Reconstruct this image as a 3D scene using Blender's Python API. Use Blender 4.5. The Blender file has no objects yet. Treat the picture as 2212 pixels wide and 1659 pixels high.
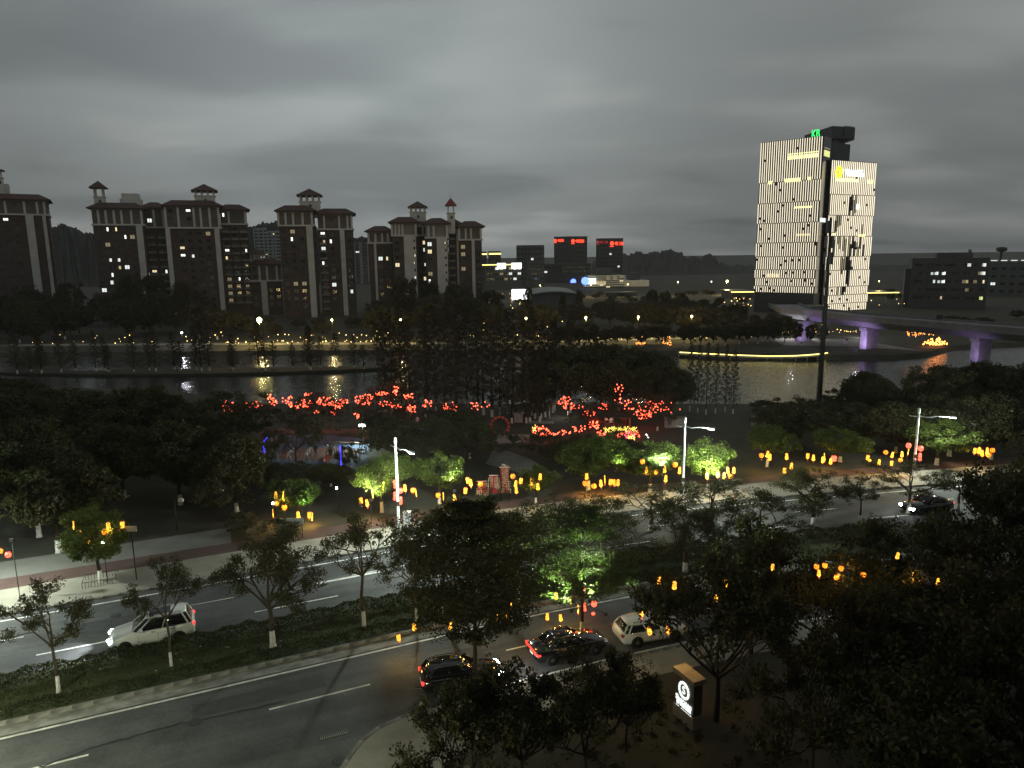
import bpy, math, random
import numpy as np
from mathutils import Vector, Matrix

# ------------------------------------------------------------------ camera
PX_W, PX_H = 2212.0, 1659.0          # the photograph as I measured it
K = 4096.0 / 2212.0
CAM_H, FPX = 24.0, 2840.0 / K
PITCH, ROLL = math.radians(10.2), math.radians(-0.7)
scn = bpy.context.scene
col = scn.collection
_fw = np.array([0, math.cos(PITCH), -math.sin(PITCH)])
_up0 = np.array([0, math.sin(PITCH), math.cos(PITCH)])
_rt0 = np.array([1.0, 0, 0])
_rt = _rt0 * math.cos(ROLL) + _up0 * math.sin(ROLL)
_up = -_rt0 * math.sin(ROLL) + _up0 * math.cos(ROLL)
cd = bpy.data.cameras.new('camera')
cam = bpy.data.objects.new('camera', cd)
col.objects.link(cam)
cam.matrix_world = Matrix(((_rt[0], _up[0], -_fw[0], 0), (_rt[1], _up[1], -_fw[1], 0),
                           (_rt[2], _up[2], -_fw[2], CAM_H), (0, 0, 0, 1)))
cd.sensor_width = 36.0
cd.lens = 36.0 * 2840.0 / 4096.0
cd.clip_end = 12000
cd.clip_start = 0.1
scn.camera = cam
# ------------------------------------------------------------------ world, exposure
scn.view_settings.view_transform = 'Standard'
scn.view_settings.look = 'None'
scn.view_settings.exposure = 0.0
scn.view_settings.gamma = 1.0
scn.cycles.use_denoising = True
scn.cycles.max_bounces = 5
scn.cycles.diffuse_bounces = 2
scn.cycles.glossy_bounces = 3
scn.cycles.transparent_max_bounces = 6
scn.cycles.sample_clamp_indirect = 3.0
scn.cycles.caustics_reflective = False
scn.cycles.caustics_refractive = False
world = bpy.data.worlds.new('World')
scn.world = world
world.use_nodes = True
wn, wl = world.node_tree.nodes, world.node_tree.links
wn.clear()
w_out = wn.new('ShaderNodeOutputWorld')
w_bg = wn.new('ShaderNodeBackground')
w_sky = wn.new('ShaderNodeTexSky')
w_sky.sky_type = 'NISHITA'
w_sky.sun_disc = False
w_sky.sun_elevation = math.radians(2.0)
w_sky.sun_rotation = math.radians(150)
w_tc = wn.new('ShaderNodeTexCoord')
w_sep = wn.new('ShaderNodeSeparateXYZ')
wl.new(w_tc.outputs['Generated'], w_sep.inputs[0])


def wmath(op, a, b=None):
    n = wn.new('ShaderNodeMath')
    n.operation = op
    for i, v in enumerate((a, b)):
        if v is None:
            continue
        if isinstance(v, (int, float)):
            n.inputs[i].default_value = v
        else:
            wl.new(v, n.inputs[i])
    return n.outputs[0]


# a cloud deck at one height: direction / (height + a little) gives its plan
_az = wmath('ADD', wmath('MAXIMUM', w_sep.outputs[2], 0.0), 0.16)
w_cmb = wn.new('ShaderNodeCombineXYZ')
wl.new(wmath('DIVIDE', w_sep.outputs[0], _az), w_cmb.inputs[0])
wl.new(wmath('DIVIDE', w_sep.outputs[1], _az), w_cmb.inputs[1])


def wnoise(scale, detail, rough, off, dist=0.0):
    m = wn.new('ShaderNodeMapping')
    m.inputs['Location'].default_value = off
    m.inputs['Scale'].default_value = (0.8, 1.15, 1)
    wl.new(w_cmb.outputs[0], m.inputs[0])
    n = wn.new('ShaderNodeTexNoise')
    n.inputs['Scale'].default_value = scale
    n.inputs['Detail'].default_value = detail
    n.inputs['Roughness'].default_value = rough
    n.inputs['Distortion'].default_value = dist
    wl.new(m.outputs[0], n.inputs['Vector'])
    return n.outputs['Fac']


n_big = wnoise(0.62, 2.0, 0.45, (3.1, 7.9, 0), 0.3)
n_mid = wnoise(1.5, 3.0, 0.5, (1.3, 2.2, 0), 0.4)
n_mix = wmath('ADD', wmath('MULTIPLY', n_big, 0.74), wmath('MULTIPLY', n_mid, 0.26))
w_ramp = wn.new('ShaderNodeValToRGB')
w_ramp.color_ramp.interpolation = 'EASE'
e = w_ramp.color_ramp.elements
e[0].position, e[0].color = 0.33, (0.117, 0.130, 0.134, 1)
e[1].position, e[1].color = 0.70, (0.325, 0.338, 0.325, 1)
m_ = e.new(0.5)
m_.color = (0.186, 0.205, 0.204, 1)
wl.new(n_mix, w_ramp.inputs[0])
# the cloud is thinner and brighter where the day has just gone, high left of the towers
_glow = _fw + _rt * ((800 - PX_W / 2) / FPX) - _up * ((200 - PX_H / 2) / FPX)
_glow = _glow / np.linalg.norm(_glow)
w_dot = wn.new('ShaderNodeVectorMath')
w_dot.operation = 'DOT_PRODUCT'
w_dot.inputs[1].default_value = tuple(_glow)
w_nrm = wn.new('ShaderNodeVectorMath')
w_nrm.operation = 'NORMALIZE'
wl.new(w_tc.outputs['Generated'], w_nrm.inputs[0])
wl.new(w_nrm.outputs[0], w_dot.inputs[0])
w_lobe = wmath('POWER', wmath('MAXIMUM', w_dot.outputs['Value'], 0.0), 18.0)
w_gain = wmath('ADD', wmath('MULTIPLY', w_lobe, 1.15), 0.98)
w_add = wn.new('ShaderNodeMixRGB')
w_add.blend_type = 'MIX'
w_add.inputs[0].default_value = 0.985
w_sc = wn.new('ShaderNodeMixRGB')
w_sc.blend_type = 'MULTIPLY'
w_sc.inputs[0].default_value = 1.0
w_sc.inputs[2].default_value = (0.1, 0.1, 0.1, 1)
wl.new(w_sky.outputs[0], w_sc.inputs[1])
wl.new(w_sc.outputs[0], w_add.inputs[1])
wl.new(w_ramp.outputs[0], w_add.inputs[2])
wl.new(w_add.outputs[0], w_bg.inputs[0])
w_el = wmath('ADD', wmath('MULTIPLY', wmath('MINIMUM', wmath('MAXIMUM', w_sep.outputs[2], 0.0), 0.2), 1.3), 0.76)
wl.new(wmath('MULTIPLY', w_gain, w_el), w_bg.inputs[1])
wl.new(w_bg.outputs[0], w_out.inputs[0])
# the sun is all but gone behind the overcast
sd = bpy.data.lights.new('sun', 'SUN')
sd.energy = 0.02
sd.angle = math.radians(30)
sd.color = (1.0, 0.94, 0.88)
sun = bpy.data.objects.new('sun', sd)
sun.rotation_euler = (math.radians(62), 0, math.radians(150))
col.objects.link(sun)


# ------------------------------------------------------------------ pixel -> place
def ray(px, py):
    return _fw + _rt * ((px - PX_W / 2) / FPX) - _up * ((py - PX_H / 2) / FPX)


def at(px, py, Y):
    d = ray(px, py)
    p = d * (Y / d[1])
    return Vector((p[0], p[1], p[2] + CAM_H))


def gnd(px, py, z=0.0):
    d = ray(px, py)
    p = d * ((z - CAM_H) / d[2])
    return Vector((p[0], p[1], z))


def proj(P):
    v = np.array(P, float) - np.array([0, 0, CAM_H])
    D = v @ _fw
    return PX_W / 2 + FPX * (v @ _rt) / D, PX_H / 2 - FPX * (v @ _up) / D


def Z(o, x, y, s=2212.0 / 1024.0):            # a point of an enlarged detail of the photo
    return (o[0] + x / s) / K, (o[1] + y / s) / K


# ------------------------------------------------------------------ helpers
R = random.Random(7)


def tag(o, label=None, cat=None, group=None, kind=None):
    if label: o['label'] = label
    if cat: o['category'] = cat
    if group: o['group'] = group
    if kind: o['kind'] = kind
    return o


def empty(name, loc, label=None, cat=None, group=None, rz=0.0):
    o = bpy.data.objects.new(name, None)
    o.empty_display_size = 0.2
    o.location = loc
    o.rotation_euler = (0, 0, rz)
    col.objects.link(o)
    return tag(o, label, cat, group)


def inst(name, me, parent=None, loc=(0, 0, 0), rot=(0, 0, 0), sc=(1, 1, 1)):
    o = bpy.data.objects.new(name, me)
    o.location, o.rotation_euler, o.scale = loc, rot, sc
    if parent is not None: o.parent = parent
    col.objects.link(o)
    return o


class MB:
    def __init__(s):
        s.v, s.f, s.m, s.sm = [], [], [], []

    def add(s, vs, fs, mi=0, smooth=False):
        b = len(s.v)
        s.v += [tuple(p) for p in vs]
        for q in fs:
            s.f.append(tuple(b + i for i in q))
            s.m.append(mi)
            s.sm.append(smooth)
        return s

    def box(s, x0, x1, y0, y1, z0, z1, mi=0):
        v = [(x0, y0, z0), (x1, y0, z0), (x1, y1, z0), (x0, y1, z0), (x0, y0, z1), (x1, y0, z1), (x1, y1, z1), (x0, y1, z1)]
        return s.add(v, [(0, 3, 2, 1), (4, 5, 6, 7), (0, 1, 5, 4), (1, 2, 6, 5), (2, 3, 7, 6), (3, 0, 4, 7)], mi)

    def tube(s, pts, rads, n=6, mi=0, caps=True):
        b, vs, fs = 0, [], []
        pts = [Vector(p) for p in pts]
        prev = None
        for i, p in enumerate(pts):
            d = (pts[min(i + 1, len(pts) - 1)] - pts[max(i - 1, 0)])
            d = d.normalized() if d.length > 1e-9 else Vector((0, 0, 1))
            a = prev if prev is not None else (Vector((1, 0, 0)) if abs(d.x) < 0.8 else Vector((0, 1, 0)))
            a = (a - d * a.dot(d)).normalized()
            prev = a
            c = d.cross(a)
            r = rads[i] if isinstance(rads, (list, tuple)) else rads
            for k in range(n):
                t = 2 * math.pi * k / n
                vs.append(p + (a * math.cos(t) + c * math.sin(t)) * r)
        for i in range(len(pts) - 1):
            for k in range(n):
                k2 = (k + 1) % n
                fs.append((i * n + k, i * n + k2, (i + 1) * n + k2, (i + 1) * n + k))
        if caps:
            fs.append(tuple(range(n - 1, -1, -1)))
            fs.append(tuple((len(pts) - 1) * n + k for k in range(n)))
        return s.add(vs, fs, mi, True)

    def lathe(s, prof, n=10, c=(0, 0, 0), mi=0, sx=1.0):
        vs, fs = [], []
        for r, z in prof:
            for k in range(n):
                t = 2 * math.pi * k / n
                vs.append((c[0] + r * math.cos(t) * sx, c[1] + r * math.sin(t), c[2] + z))
        for i in range(len(prof) - 1):
            for k in range(n):
                k2 = (k + 1) % n
                fs.append((i * n + k, i * n + k2, (i + 1) * n + k2, (i + 1) * n + k))
        fs.append(tuple(range(n - 1, -1, -1)))
        fs.append(tuple((len(prof) - 1) * n + k for k in range(n)))
        return s.add(vs, fs, mi, True)

    def prism(s, poly, z0, z1, mi=0):
        n = len(poly)
        vs = [(p[0], p[1], z0) for p in poly] + [(p[0], p[1], z1) for p in poly]
        fs = [tuple(range(n - 1, -1, -1)), tuple(range(n, 2 * n))]
        for i in range(n):
            j = (i + 1) % n
            fs.append((i, j, n + j, n + i))
        return s.add(vs, fs, mi)

    def hip(s, x0, x1, y0, y1, z, h, ins, mi=0, thick=0.35):
        s.box(x0, x1, y0, y1, z, z + thick, mi)
        z += thick
        ix = min(ins, (x1 - x0) / 2 - 0.01); iy = min(ins, (y1 - y0) / 2 - 0.01)
        v = [(x0, y0, z), (x1, y0, z), (x1, y1, z), (x0, y1, z), (x0 + ix, y0 + iy, z + h), (x1 - ix, y0 + iy, z + h),
             (x1 - ix, y1 - iy, z + h), (x0 + ix, y1 - iy, z + h)]
        return s.add(v, [(4, 5, 6, 7), (0, 1, 5, 4), (1, 2, 6, 5), (2, 3, 7, 6), (3, 0, 4, 7)], mi)

    def mesh(s, name, mats):
        me = bpy.data.meshes.new(name)
        me.from_pydata(s.v, [], s.f)
        for mt in mats if isinstance(mats, (list, tuple)) else [mats]:
            me.materials.append(mt)
        me.polygons.foreach_set('material_index', s.m)
        me.polygons.foreach_set('use_smooth', s.sm)
        me.update()
        return me

    def build(s, name, mats, parent=None, loc=(0, 0, 0), rot=(0, 0, 0)):
        return inst(name, s.mesh(name, mats), parent, loc, rot)


# ------------------------------------------------------------------ materials
def mat(name, base, rough=0.7, var=0.0, scale=3.0, bump=0.0, metal=0.0, spec=0.5, coat=0.0, detail=5.0, base2=None):
    m = bpy.data.materials.new(name)
    m.use_nodes = True
    nt = m.node_tree
    b = nt.nodes['Principled BSDF']
    b.inputs['Roughness'].default_value = rough
    b.inputs['Metallic'].default_value = metal
    b.inputs['Specular IOR Level'].default_value = spec
    b.inputs['Coat Weight'].default_value = coat
    b.inputs['Base Color'].default_value = (*base, 1)
    if var > 0 or bump > 0 or base2:
        tc = nt.nodes.new('ShaderNodeTexCoord')
        n = nt.nodes.new('ShaderNodeTexNoise')
        n.inputs['Scale'].default_value = scale
        n.inputs['Detail'].default_value = detail
        n.inputs['Roughness'].default_value = 0.62
        nt.links.new(tc.outputs['Object'], n.inputs['Vector'])
        r = nt.nodes.new('ShaderNodeValToRGB')
        lo = base2 if base2 else tuple(c * (1 - var) for c in base)
        hi = base if base2 else tuple(min(1, c * (1 + var)) for c in base)
        r.color_ramp.elements[0].position, r.color_ramp.elements[0].color = 0.32, (*lo, 1)
        r.color_ramp.elements[1].position, r.color_ramp.elements[1].color = 0.68, (*hi, 1)
        nt.links.new(n.outputs['Fac'], r.inputs[0])
        nt.links.new(r.outputs[0], b.inputs['Base Color'])
        if bump > 0:
            bp = nt.nodes.new('ShaderNodeBump')
            bp.inputs['Strength'].default_value = bump
            bp.inputs['Distance'].default_value = 0.05
            n2 = nt.nodes.new('ShaderNodeTexNoise')
            n2.inputs['Scale'].default_value = scale * 9
            n2.inputs['Detail'].default_value = 3
            nt.links.new(tc.outputs['Object'], n2.inputs['Vector'])
            nt.links.new(n2.outputs['Fac'], bp.inputs['Height'])
            nt.links.new(bp.outputs[0], b.inputs['Normal'])
    return m


def glow(name, colr, strength, sampled=False):
    m = bpy.data.materials.new(name)
    m.use_nodes = True
    nt = m.node_tree
    b = nt.nodes['Principled BSDF']
    b.inputs['Base Color'].default_value = (*[min(0.8, c) for c in colr], 1)
    b.inputs['Roughness'].default_value = 0.5
    b.inputs['Emission Color'].default_value = (*colr, 1)
    b.inputs['Emission Strength'].default_value = strength
    m.cycles.emission_sampling = 'FRONT' if sampled else 'NONE'
    return m


def mottled(name, lo, hi, s0, s1):
    """a lantern skin lit by the bulbs behind it: brighter by the bulbs, deeper between them"""
    m = glow(name, hi, 1.0, True)
    nt = m.node_tree
    b = nt.nodes['Principled BSDF']
    tc = nt.nodes.new('ShaderNodeTexCoord')
    vo = nt.nodes.new('ShaderNodeTexNoise')
    vo.inputs['Scale'].default_value = 9.0
    vo.inputs['Detail'].default_value = 1.0
    nt.links.new(tc.outputs['Object'], vo.inputs['Vector'])
    mr = nt.nodes.new('ShaderNodeMapRange')
    mr.inputs['From Min'].default_value = 0.36
    mr.inputs['From Max'].default_value = 0.62
    nt.links.new(vo.outputs['Fac'], mr.inputs['Value'])
    cr = nt.nodes.new('ShaderNodeValToRGB')
    cr.color_ramp.elements[0].color = (*lo, 1)
    cr.color_ramp.elements[1].color = (*hi, 1)
    nt.links.new(mr.outputs[0], cr.inputs[0])
    nt.links.new(cr.outputs[0], b.inputs['Emission Color'])
    ms = nt.nodes.new('ShaderNodeMapRange')
    ms.inputs['To Min'].default_value = s0
    ms.inputs['To Max'].default_value = s1
    nt.links.new(mr.outputs[0], ms.inputs['Value'])
    nt.links.new(ms.outputs[0], b.inputs['Emission Strength'])
    return m


def leafmat(name, c, var=0.45, trans=0.3):
    m = bpy.data.materials.new(name)
    m.use_nodes = True
    nt = m.node_tree
    nt.nodes.clear()
    out = nt.nodes.new('ShaderNodeOutputMaterial')
    df = nt.nodes.new('ShaderNodeBsdfDiffuse')
    tr = nt.nodes.new('ShaderNodeBsdfTranslucent')
    gl = nt.nodes.new('ShaderNodeBsdfGlossy')
    gl.inputs['Roughness'].default_value = 0.45
    gl.inputs['Color'].default_value = (0.5, 0.5, 0.5, 1)
    mx = nt.nodes.new('ShaderNodeMixShader')
    mx.inputs[0].default_value = trans
    mx2 = nt.nodes.new('ShaderNodeMixShader')
    mx2.inputs[0].default_value = 0.025
    g = nt.nodes.new('ShaderNodeNewGeometry')
    oi = nt.nodes.new('ShaderNodeObjectInfo')
    ad = nt.nodes.new('ShaderNodeMath')
    ad.operation = 'MULTIPLY_ADD'
    ad.inputs[1].default_value = 0.7
    nt.links.new(g.outputs['Random Per Island'], ad.inputs[0])
    m3 = nt.nodes.new('ShaderNodeMath')
    m3.operation = 'MULTIPLY'
    m3.inputs[1].default_value = 0.3
    nt.links.new(oi.outputs['Random'], m3.inputs[0])
    nt.links.new(m3.outputs[0], ad.inputs[2])
    r = nt.nodes.new('ShaderNodeValToRGB')
    r.color_ramp.elements[0].color = (c[0] * (1 - var), c[1] * (1 - var), c[2] * (1 - var), 1)
    r.color_ramp.elements[1].color = (c[0] * (1 + var) * 1.15, c[1] * (1 + var), c[2] * (1 + var) * 0.9, 1)
    nt.links.new(ad.outputs[0], r.inputs[0])
    for s in (df, tr):
        nt.links.new(r.outputs[0], s.inputs['Color'])
    nt.links.new(df.outputs[0], mx.inputs[1])
    nt.links.new(tr.outputs[0], mx.inputs[2])
    nt.links.new(mx.outputs[0], mx2.inputs[1])
    nt.links.new(gl.outputs[0], mx2.inputs[2])
    nt.links.new(mx2.outputs[0], out.inputs[0])
    return m


M = dict(
    asphalt=mat('asphalt', (0.066, 0.067, 0.066), 0.75, 0.28, 0.35, 0.35, spec=0.4),
    soil=mat('soil', (0.060, 0.050, 0.034), 0.95, 0.4, 0.22, 0.4, base2=(0.028, 0.030, 0.017)),
    lawn=mat('lawn', (0.050, 0.062, 0.018), 0.95, 0.5, 0.5, 0.5, base2=(0.026, 0.036, 0.010)),
    paving=mat('paving', (0.25, 0.235, 0.19), 0.85, 0.22, 0.45, 0.25),
    redpath=mat('red_paving', (0.085, 0.050, 0.042), 0.9, 0.2, 0.5, 0.2),
    greypath=mat('grey_paving', (0.15, 0.145, 0.13), 0.9, 0.15, 0.4, 0.2),
    kerb=mat('kerb_concrete', (0.24, 0.235, 0.205), 0.85, 0.25, 2.0, 0.3),
    paint=mat('road_paint', (0.62, 0.62, 0.56), 0.6, 0.18, 4.0),
    white=mat('white_plaster', (0.60, 0.575, 0.54), 0.8, 0.14, 0.25),
    limewash=mat('limewash', (0.62, 0.60, 0.54), 0.9, 0.2, 4.0),
    brick=mat('brick_wall', (0.085, 0.055, 0.048), 0.85, 0.3, 0.4),
    brick2=mat('brown_wall', (0.150, 0.115, 0.100), 0.85, 0.2, 0.4),
    tan=mat('tan_wall', (0.24, 0.22, 0.195), 0.85, 0.2, 0.3),
    roof=mat('roof_tile', (0.075, 0.036, 0.030), 0.7, 0.25, 1.2),
    redroof=mat('red_roof_tile', (0.24, 0.035, 0.03), 0.6, 0.2, 1.2),
    frame=mat('window_frame', (0.10, 0.095, 0.085), 0.6, 0.1, 4),
    glass=mat('dark_glass', (0.012, 0.013, 0.014), 0.12, 0.2, 2.0, spec=0.5),
    curtain=mat('curtained_glass', (0.06, 0.055, 0.05), 0.3, 0.2, 2.0),
    bark=mat('bark', (0.050, 0.038, 0.026), 0.9, 0.35, 6.0, 0.4),
    bark2=mat('pale_bark', (0.085, 0.068, 0.048), 0.9, 0.3, 6.0, 0.4),
    steel=mat('lamp_steel', (0.55, 0.56, 0.55), 0.45, 0.08, 3.0, metal=0.2),
    darksteel=mat('dark_steel', (0.045, 0.043, 0.038), 0.6, 0.2, 3.0, metal=0.3),
    concrete=mat('concrete', (0.33, 0.32, 0.32), 0.85, 0.15, 0.5),
    deckcon=mat('viaduct_concrete', (0.20, 0.195, 0.20), 0.9, 0.15, 0.5),
    darkcon=mat('dark_facade', (0.055, 0.057, 0.058), 0.5, 0.2, 0.3),
    midcon=mat('grey_facade', (0.10, 0.105, 0.105), 0.6, 0.2, 0.3),
    palecon=mat('pale_facade', (0.32, 0.325, 0.32), 0.8, 0.15, 0.2),
    whitepaint=mat('white_car_paint', (0.74, 0.75, 0.72), 0.25, 0.05, 2.0, coat=0.6),
    blackpaint=mat('black_car_paint', (0.012, 0.010, 0.011), 0.18, 0.1, 2.0, coat=0.8),
    rubber=mat('rubber', (0.012, 0.012, 0.012), 0.85, 0.2, 5),
    carglass=mat('car_glass', (0.008, 0.009, 0.010), 0.06, 0.1, 3, spec=0.6),
    rim=mat('wheel_rim', (0.35, 0.35, 0.35), 0.3, 0.1, 6, metal=0.8),
    chrome=mat('chrome_trim', (0.6, 0.6, 0.6), 0.15, 0.05, 6, metal=1.0),
    redcloth=mat('red_cloth', (0.20, 0.016, 0.014), 0.7, 0.2, 3),
    redpaint=mat('red_paint', (0.30, 0.025, 0.02), 0.5, 0.15, 3),
    orange=mat('orange_plastic', (0.55, 0.10, 0.06), 0.4, 0.1, 3),
    woodpaint=mat('pale_timber', (0.36, 0.30, 0.22), 0.7, 0.2, 4),
    blueplay=mat('blue_rubber_floor', (0.075, 0.105, 0.17), 0.9, 0.2, 0.5),
    brownplay=mat('brown_rubber_floor', (0.15, 0.065, 0.045), 0.9, 0.2, 0.5),
    iron=mat('cast_iron', (0.03, 0.03, 0.03), 0.7, 0.2, 8),
    blackwire=mat('black_wire', (0.02, 0.02, 0.02), 0.8, 0.1, 8),
    signgrey=mat('sign_panel', (0.10, 0.085, 0.06), 0.5, 0.1, 1.5),
    stone=mat('sign_stone', (0.34, 0.30, 0.25), 0.8, 0.15, 2),
    skin=mat('skin', (0.45, 0.28, 0.20), 0.6, 0.05, 4),
    patch=mat('asphalt_patch', (0.046, 0.046, 0.047), 0.8, 0.25, 1.5, 0.3),
    tar=mat('tar_seam', (0.018, 0.018, 0.018), 0.6, 0.3, 6),
    tent=mat('white_canvas', (0.6, 0.6, 0.57), 0.8, 0.05, 2),
)


def wear(m, scale, rot, stretch, lo, hi, pos=(.4, .6)):
    """multiply the base colour by streaky wear that lies along the road"""
    nt = m.node_tree
    b = nt.nodes['Principled BSDF']
    src = b.inputs['Base Color'].links[0].from_socket
    tc = nt.nodes.new('ShaderNodeTexCoord')
    mp = nt.nodes.new('ShaderNodeMapping')
    mp.vector_type = 'TEXTURE'
    mp.inputs['Rotation'].default_value = (0, 0, rot)
    mp.inputs['Scale'].default_value = (stretch, 1, 1)
    nt.links.new(tc.outputs['Object'], mp.inputs[0])
    n = nt.nodes.new('ShaderNodeTexNoise')
    n.inputs['Scale'].default_value = scale
    n.inputs['Detail'].default_value = 4
    nt.links.new(mp.outputs[0], n.inputs['Vector'])
    r = nt.nodes.new('ShaderNodeValToRGB')
    r.color_ramp.elements[0].position, r.color_ramp.elements[0].color = pos[0], (lo, lo, lo, 1)
    r.color_ramp.elements[1].position, r.color_ramp.elements[1].color = pos[1], (hi, hi, hi, 1)
    nt.links.new(n.outputs['Fac'], r.inputs[0])
    mx = nt.nodes.new('ShaderNodeMixRGB')
    mx.blend_type = 'MULTIPLY'
    mx.inputs[0].default_value = 1.0
    nt.links.new(src, mx.inputs[1])
    nt.links.new(r.outputs[0], mx.inputs[2])
    nt.links.new(mx.outputs[0], b.inputs['Base Color'])


wear(M['asphalt'], .75, math.radians(22), 14, .84, 1.30)
wear(M['asphalt'], 5.0, 0, 1, .82, 1.12, (.3, .7))
wear(M['paint'], 2.6, math.radians(22), 3, .45, 1.05, (.30, .52))
wear(M['kerb'], 1.3, math.radians(22), 2, .6, 1.1)
wear(M['concrete'], .5, 0, .4, .86, 1.06)
LEAF = dict(
    median=leafmat('leaf_olive', (0.072, 0.080, 0.034)),
    layer=leafmat('leaf_bright_green', (0.070, 0.105, 0.032)),
    round=leafmat('leaf_green', (0.075, 0.110, 0.026)),
    dark=leafmat('leaf_dark', (0.056, 0.058, 0.026)),
    far=leafmat('leaf_far', (0.062, 0.060, 0.032)),
    conif=leafmat('leaf_rusty', (0.066, 0.052, 0.032)),
    hedge=leafmat('leaf_hedge', (0.038, 0.050, 0.018)),
    grass=leafmat('grass_blade', (0.052, 0.066, 0.018), trans=0.2),
)
G = dict(
    yellow=mottled('lantern_yellow', (1.0, 0.20, 0.01), (1.0, 0.60, 0.06), 1.0, 3.3),
    amber=mottled('lantern_amber', (1.0, 0.12, 0.01), (1.0, 0.42, 0.03), 0.85, 2.1),
    red=mottled('lantern_red', (0.9, 0.03, 0.02), (1.0, 0.13, 0.07), 1.0, 5.0),
    redsmall=glow('small_lantern_red', (1.0, 0.09, 0.04), 9.0, True),
    lampw=glow('lamp_white', (0.86, 1.0, 0.90), 40.0),
    lampy=glow('lamp_yellow', (1.0, 0.83, 0.33), 8.0),
    lampw2=glow('park_lamp_white', (0.86, 0.95, 1.0), 8.0),
    strip=glow('led_strip', (1.0, 0.88, 0.66), 1.2),
    stripdim=glow('led_strip_dim', (1.0, 0.85, 0.54), 0.35),
    warmwin=glow('window_warm', (1.0, 0.82, 0.48), 0.95),
    coolwin=glow('window_cool', (0.92, 1.0, 0.95), 0.95),
    warmwin2=glow('window_warm_low', (1.0, 0.76, 0.40), 0.5),
    coolwin2=glow('window_cool_high', (0.95, 1.0, 0.90), 1.5),
    dimwin=glow('window_dim', (1.0, 0.75, 0.45), 0.16),
    yelwin=glow('window_yellow', (0.95, 1.0, 0.35), 0.85),
    whitesign=glow('sign_white', (0.95, 1.0, 1.0), 3.0),
    redsign=glow('sign_red', (1.0, 0.07, 0.03), 2.2),
    dimred=glow('sign_dim_red', (1.0, 0.07, 0.10), 0.35),
    greensign=glow('sign_green', (0.04, 1.0, 0.18), 1.4),
    yelsign=glow('sign_yellow', (1.0, 0.90, 0.03), 1.6),
    bluesign=glow('sign_blue', (0.10, 0.18, 1.0), 4.0),
    bluepole=glow('led_blue', (0.05, 0.04, 1.0), 3.5, True),
    tail=glow('tail_light', (1.0, 0.05, 0.04), 1.8, True),
    hotel=glow('hotel_sign_white', (0.92, 1.0, 0.95), 1.15),
    head=glow('head_light', (0.9, 1.0, 1.0), 25.0, True),
    fairy=glow('fairy_light', (1.0, 0.66, 0.2), 6.0),
    fairyor=glow('fairy_orange', (1.0, 0.32, 0.06), 6.0),
    edge=glow('edge_light', (1.0, 0.80, 0.22), 3.0),
    pinkfl=glow('flower_pink', (1.0, 0.16, 0.28), 3.0, True),
    yelfl=glow('flower_yellow', (1.0, 0.85, 0.14), 3.0, True),
    board=glow('info_board', (0.9, 0.95, 0.9), 0.25),
)


def light(kind, loc, energy, colr, parent=None, size=0.2, spot=None, to=None, name='bulb'):
    d = bpy.data.lights.new(name, kind)
    d.energy, d.color = energy, colr
    if kind == 'SPOT':
        d.spot_size, d.spot_blend = math.radians(spot), 1.0
    if kind in ('SPOT', 'POINT'):
        d.shadow_soft_size = size
    o = bpy.data.objects.new(name, d)
    o.location = loc
    if to is not None:
        o.rotation_euler = (Vector(to) - Vector(loc)).to_track_quat('-Z', 'Y').to_euler()
    if parent is not None: o.parent = parent
    col.objects.link(o)
    return o


# ------------------------------------------------------------------ the road's own line: arc length and offset
_hd = lambda x: math.radians(23.6 - 13.0 * min(1, max(0, (x + 4) / 30.0)))
REFP = [Vector((-26.4, 32.6))]
while REFP[-1].x < 190:
    a = _hd(REFP[-1].x)
    REFP.append(REFP[-1] + Vector((math.cos(a), math.sin(a))) * 1.0)
_b = [Vector((-26.4, 32.6))]
while _b[-1].x > -150:
    a = _hd(_b[-1].x)
    _b.append(_b[-1] - Vector((math.cos(a), math.sin(a))) * 1.0)
S0 = len(_b) - 1
REFP = _b[:0:-1] + REFP


def road(s, d, z=0.0):              # s metres along from the reference point, d metres towards the park
    f = s + S0
    i = max(0, min(len(REFP) - 2, int(math.floor(f))))
    p = REFP[i].lerp(REFP[i + 1], f - i)
    t = (REFP[i + 1] - REFP[i]).normalized()
    q = p + Vector((-t.y, t.x)) * d
    return Vector((q.x, q.y, z))


def road_dir(s):
    p, q = road(s - 0.5, 0), road(s + 0.5, 0)
    return math.atan2(q.y - p.y, q.x - p.x)


def strip(mb, s0, s1, d0, d1, z, step=3.0, mi=0, zfun=None):
    n = max(1, int((s1 - s0) / step))
    vs, fs = [], []
    for i in range(n + 1):
        s = s0 + (s1 - s0) * i / n
        vs += [road(s, d0, z), road(s, d1, z)]
    for i in range(n):
        fs.append((2 * i, 2 * i + 2, 2 * i + 3, 2 * i + 1))
    return mb.add(vs, fs, mi)


def strip_solid(mb, s0, s1, d0, d1, z0, z1, step=3.0, mi=0):
    n = max(1, int((s1 - s0) / step))
    vs, fs = [], []
    for i in range(n + 1):
        s = s0 + (s1 - s0) * i / n
        vs += [road(s, d0, z0), road(s, d1, z0), road(s, d1, z1), road(s, d0, z1)]
    for i in range(n):
        a, b = 4 * i, 4 * i + 4
        for k in range(4):
            k2 = (k + 1) % 4
            fs.append((a + k, b + k, b + k2, a + k2))
    fs += [(0, 1, 2, 3), (4 * n + 3, 4 * n + 2, 4 * n + 1, 4 * n)]
    return mb.add(vs, fs, mi)
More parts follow.
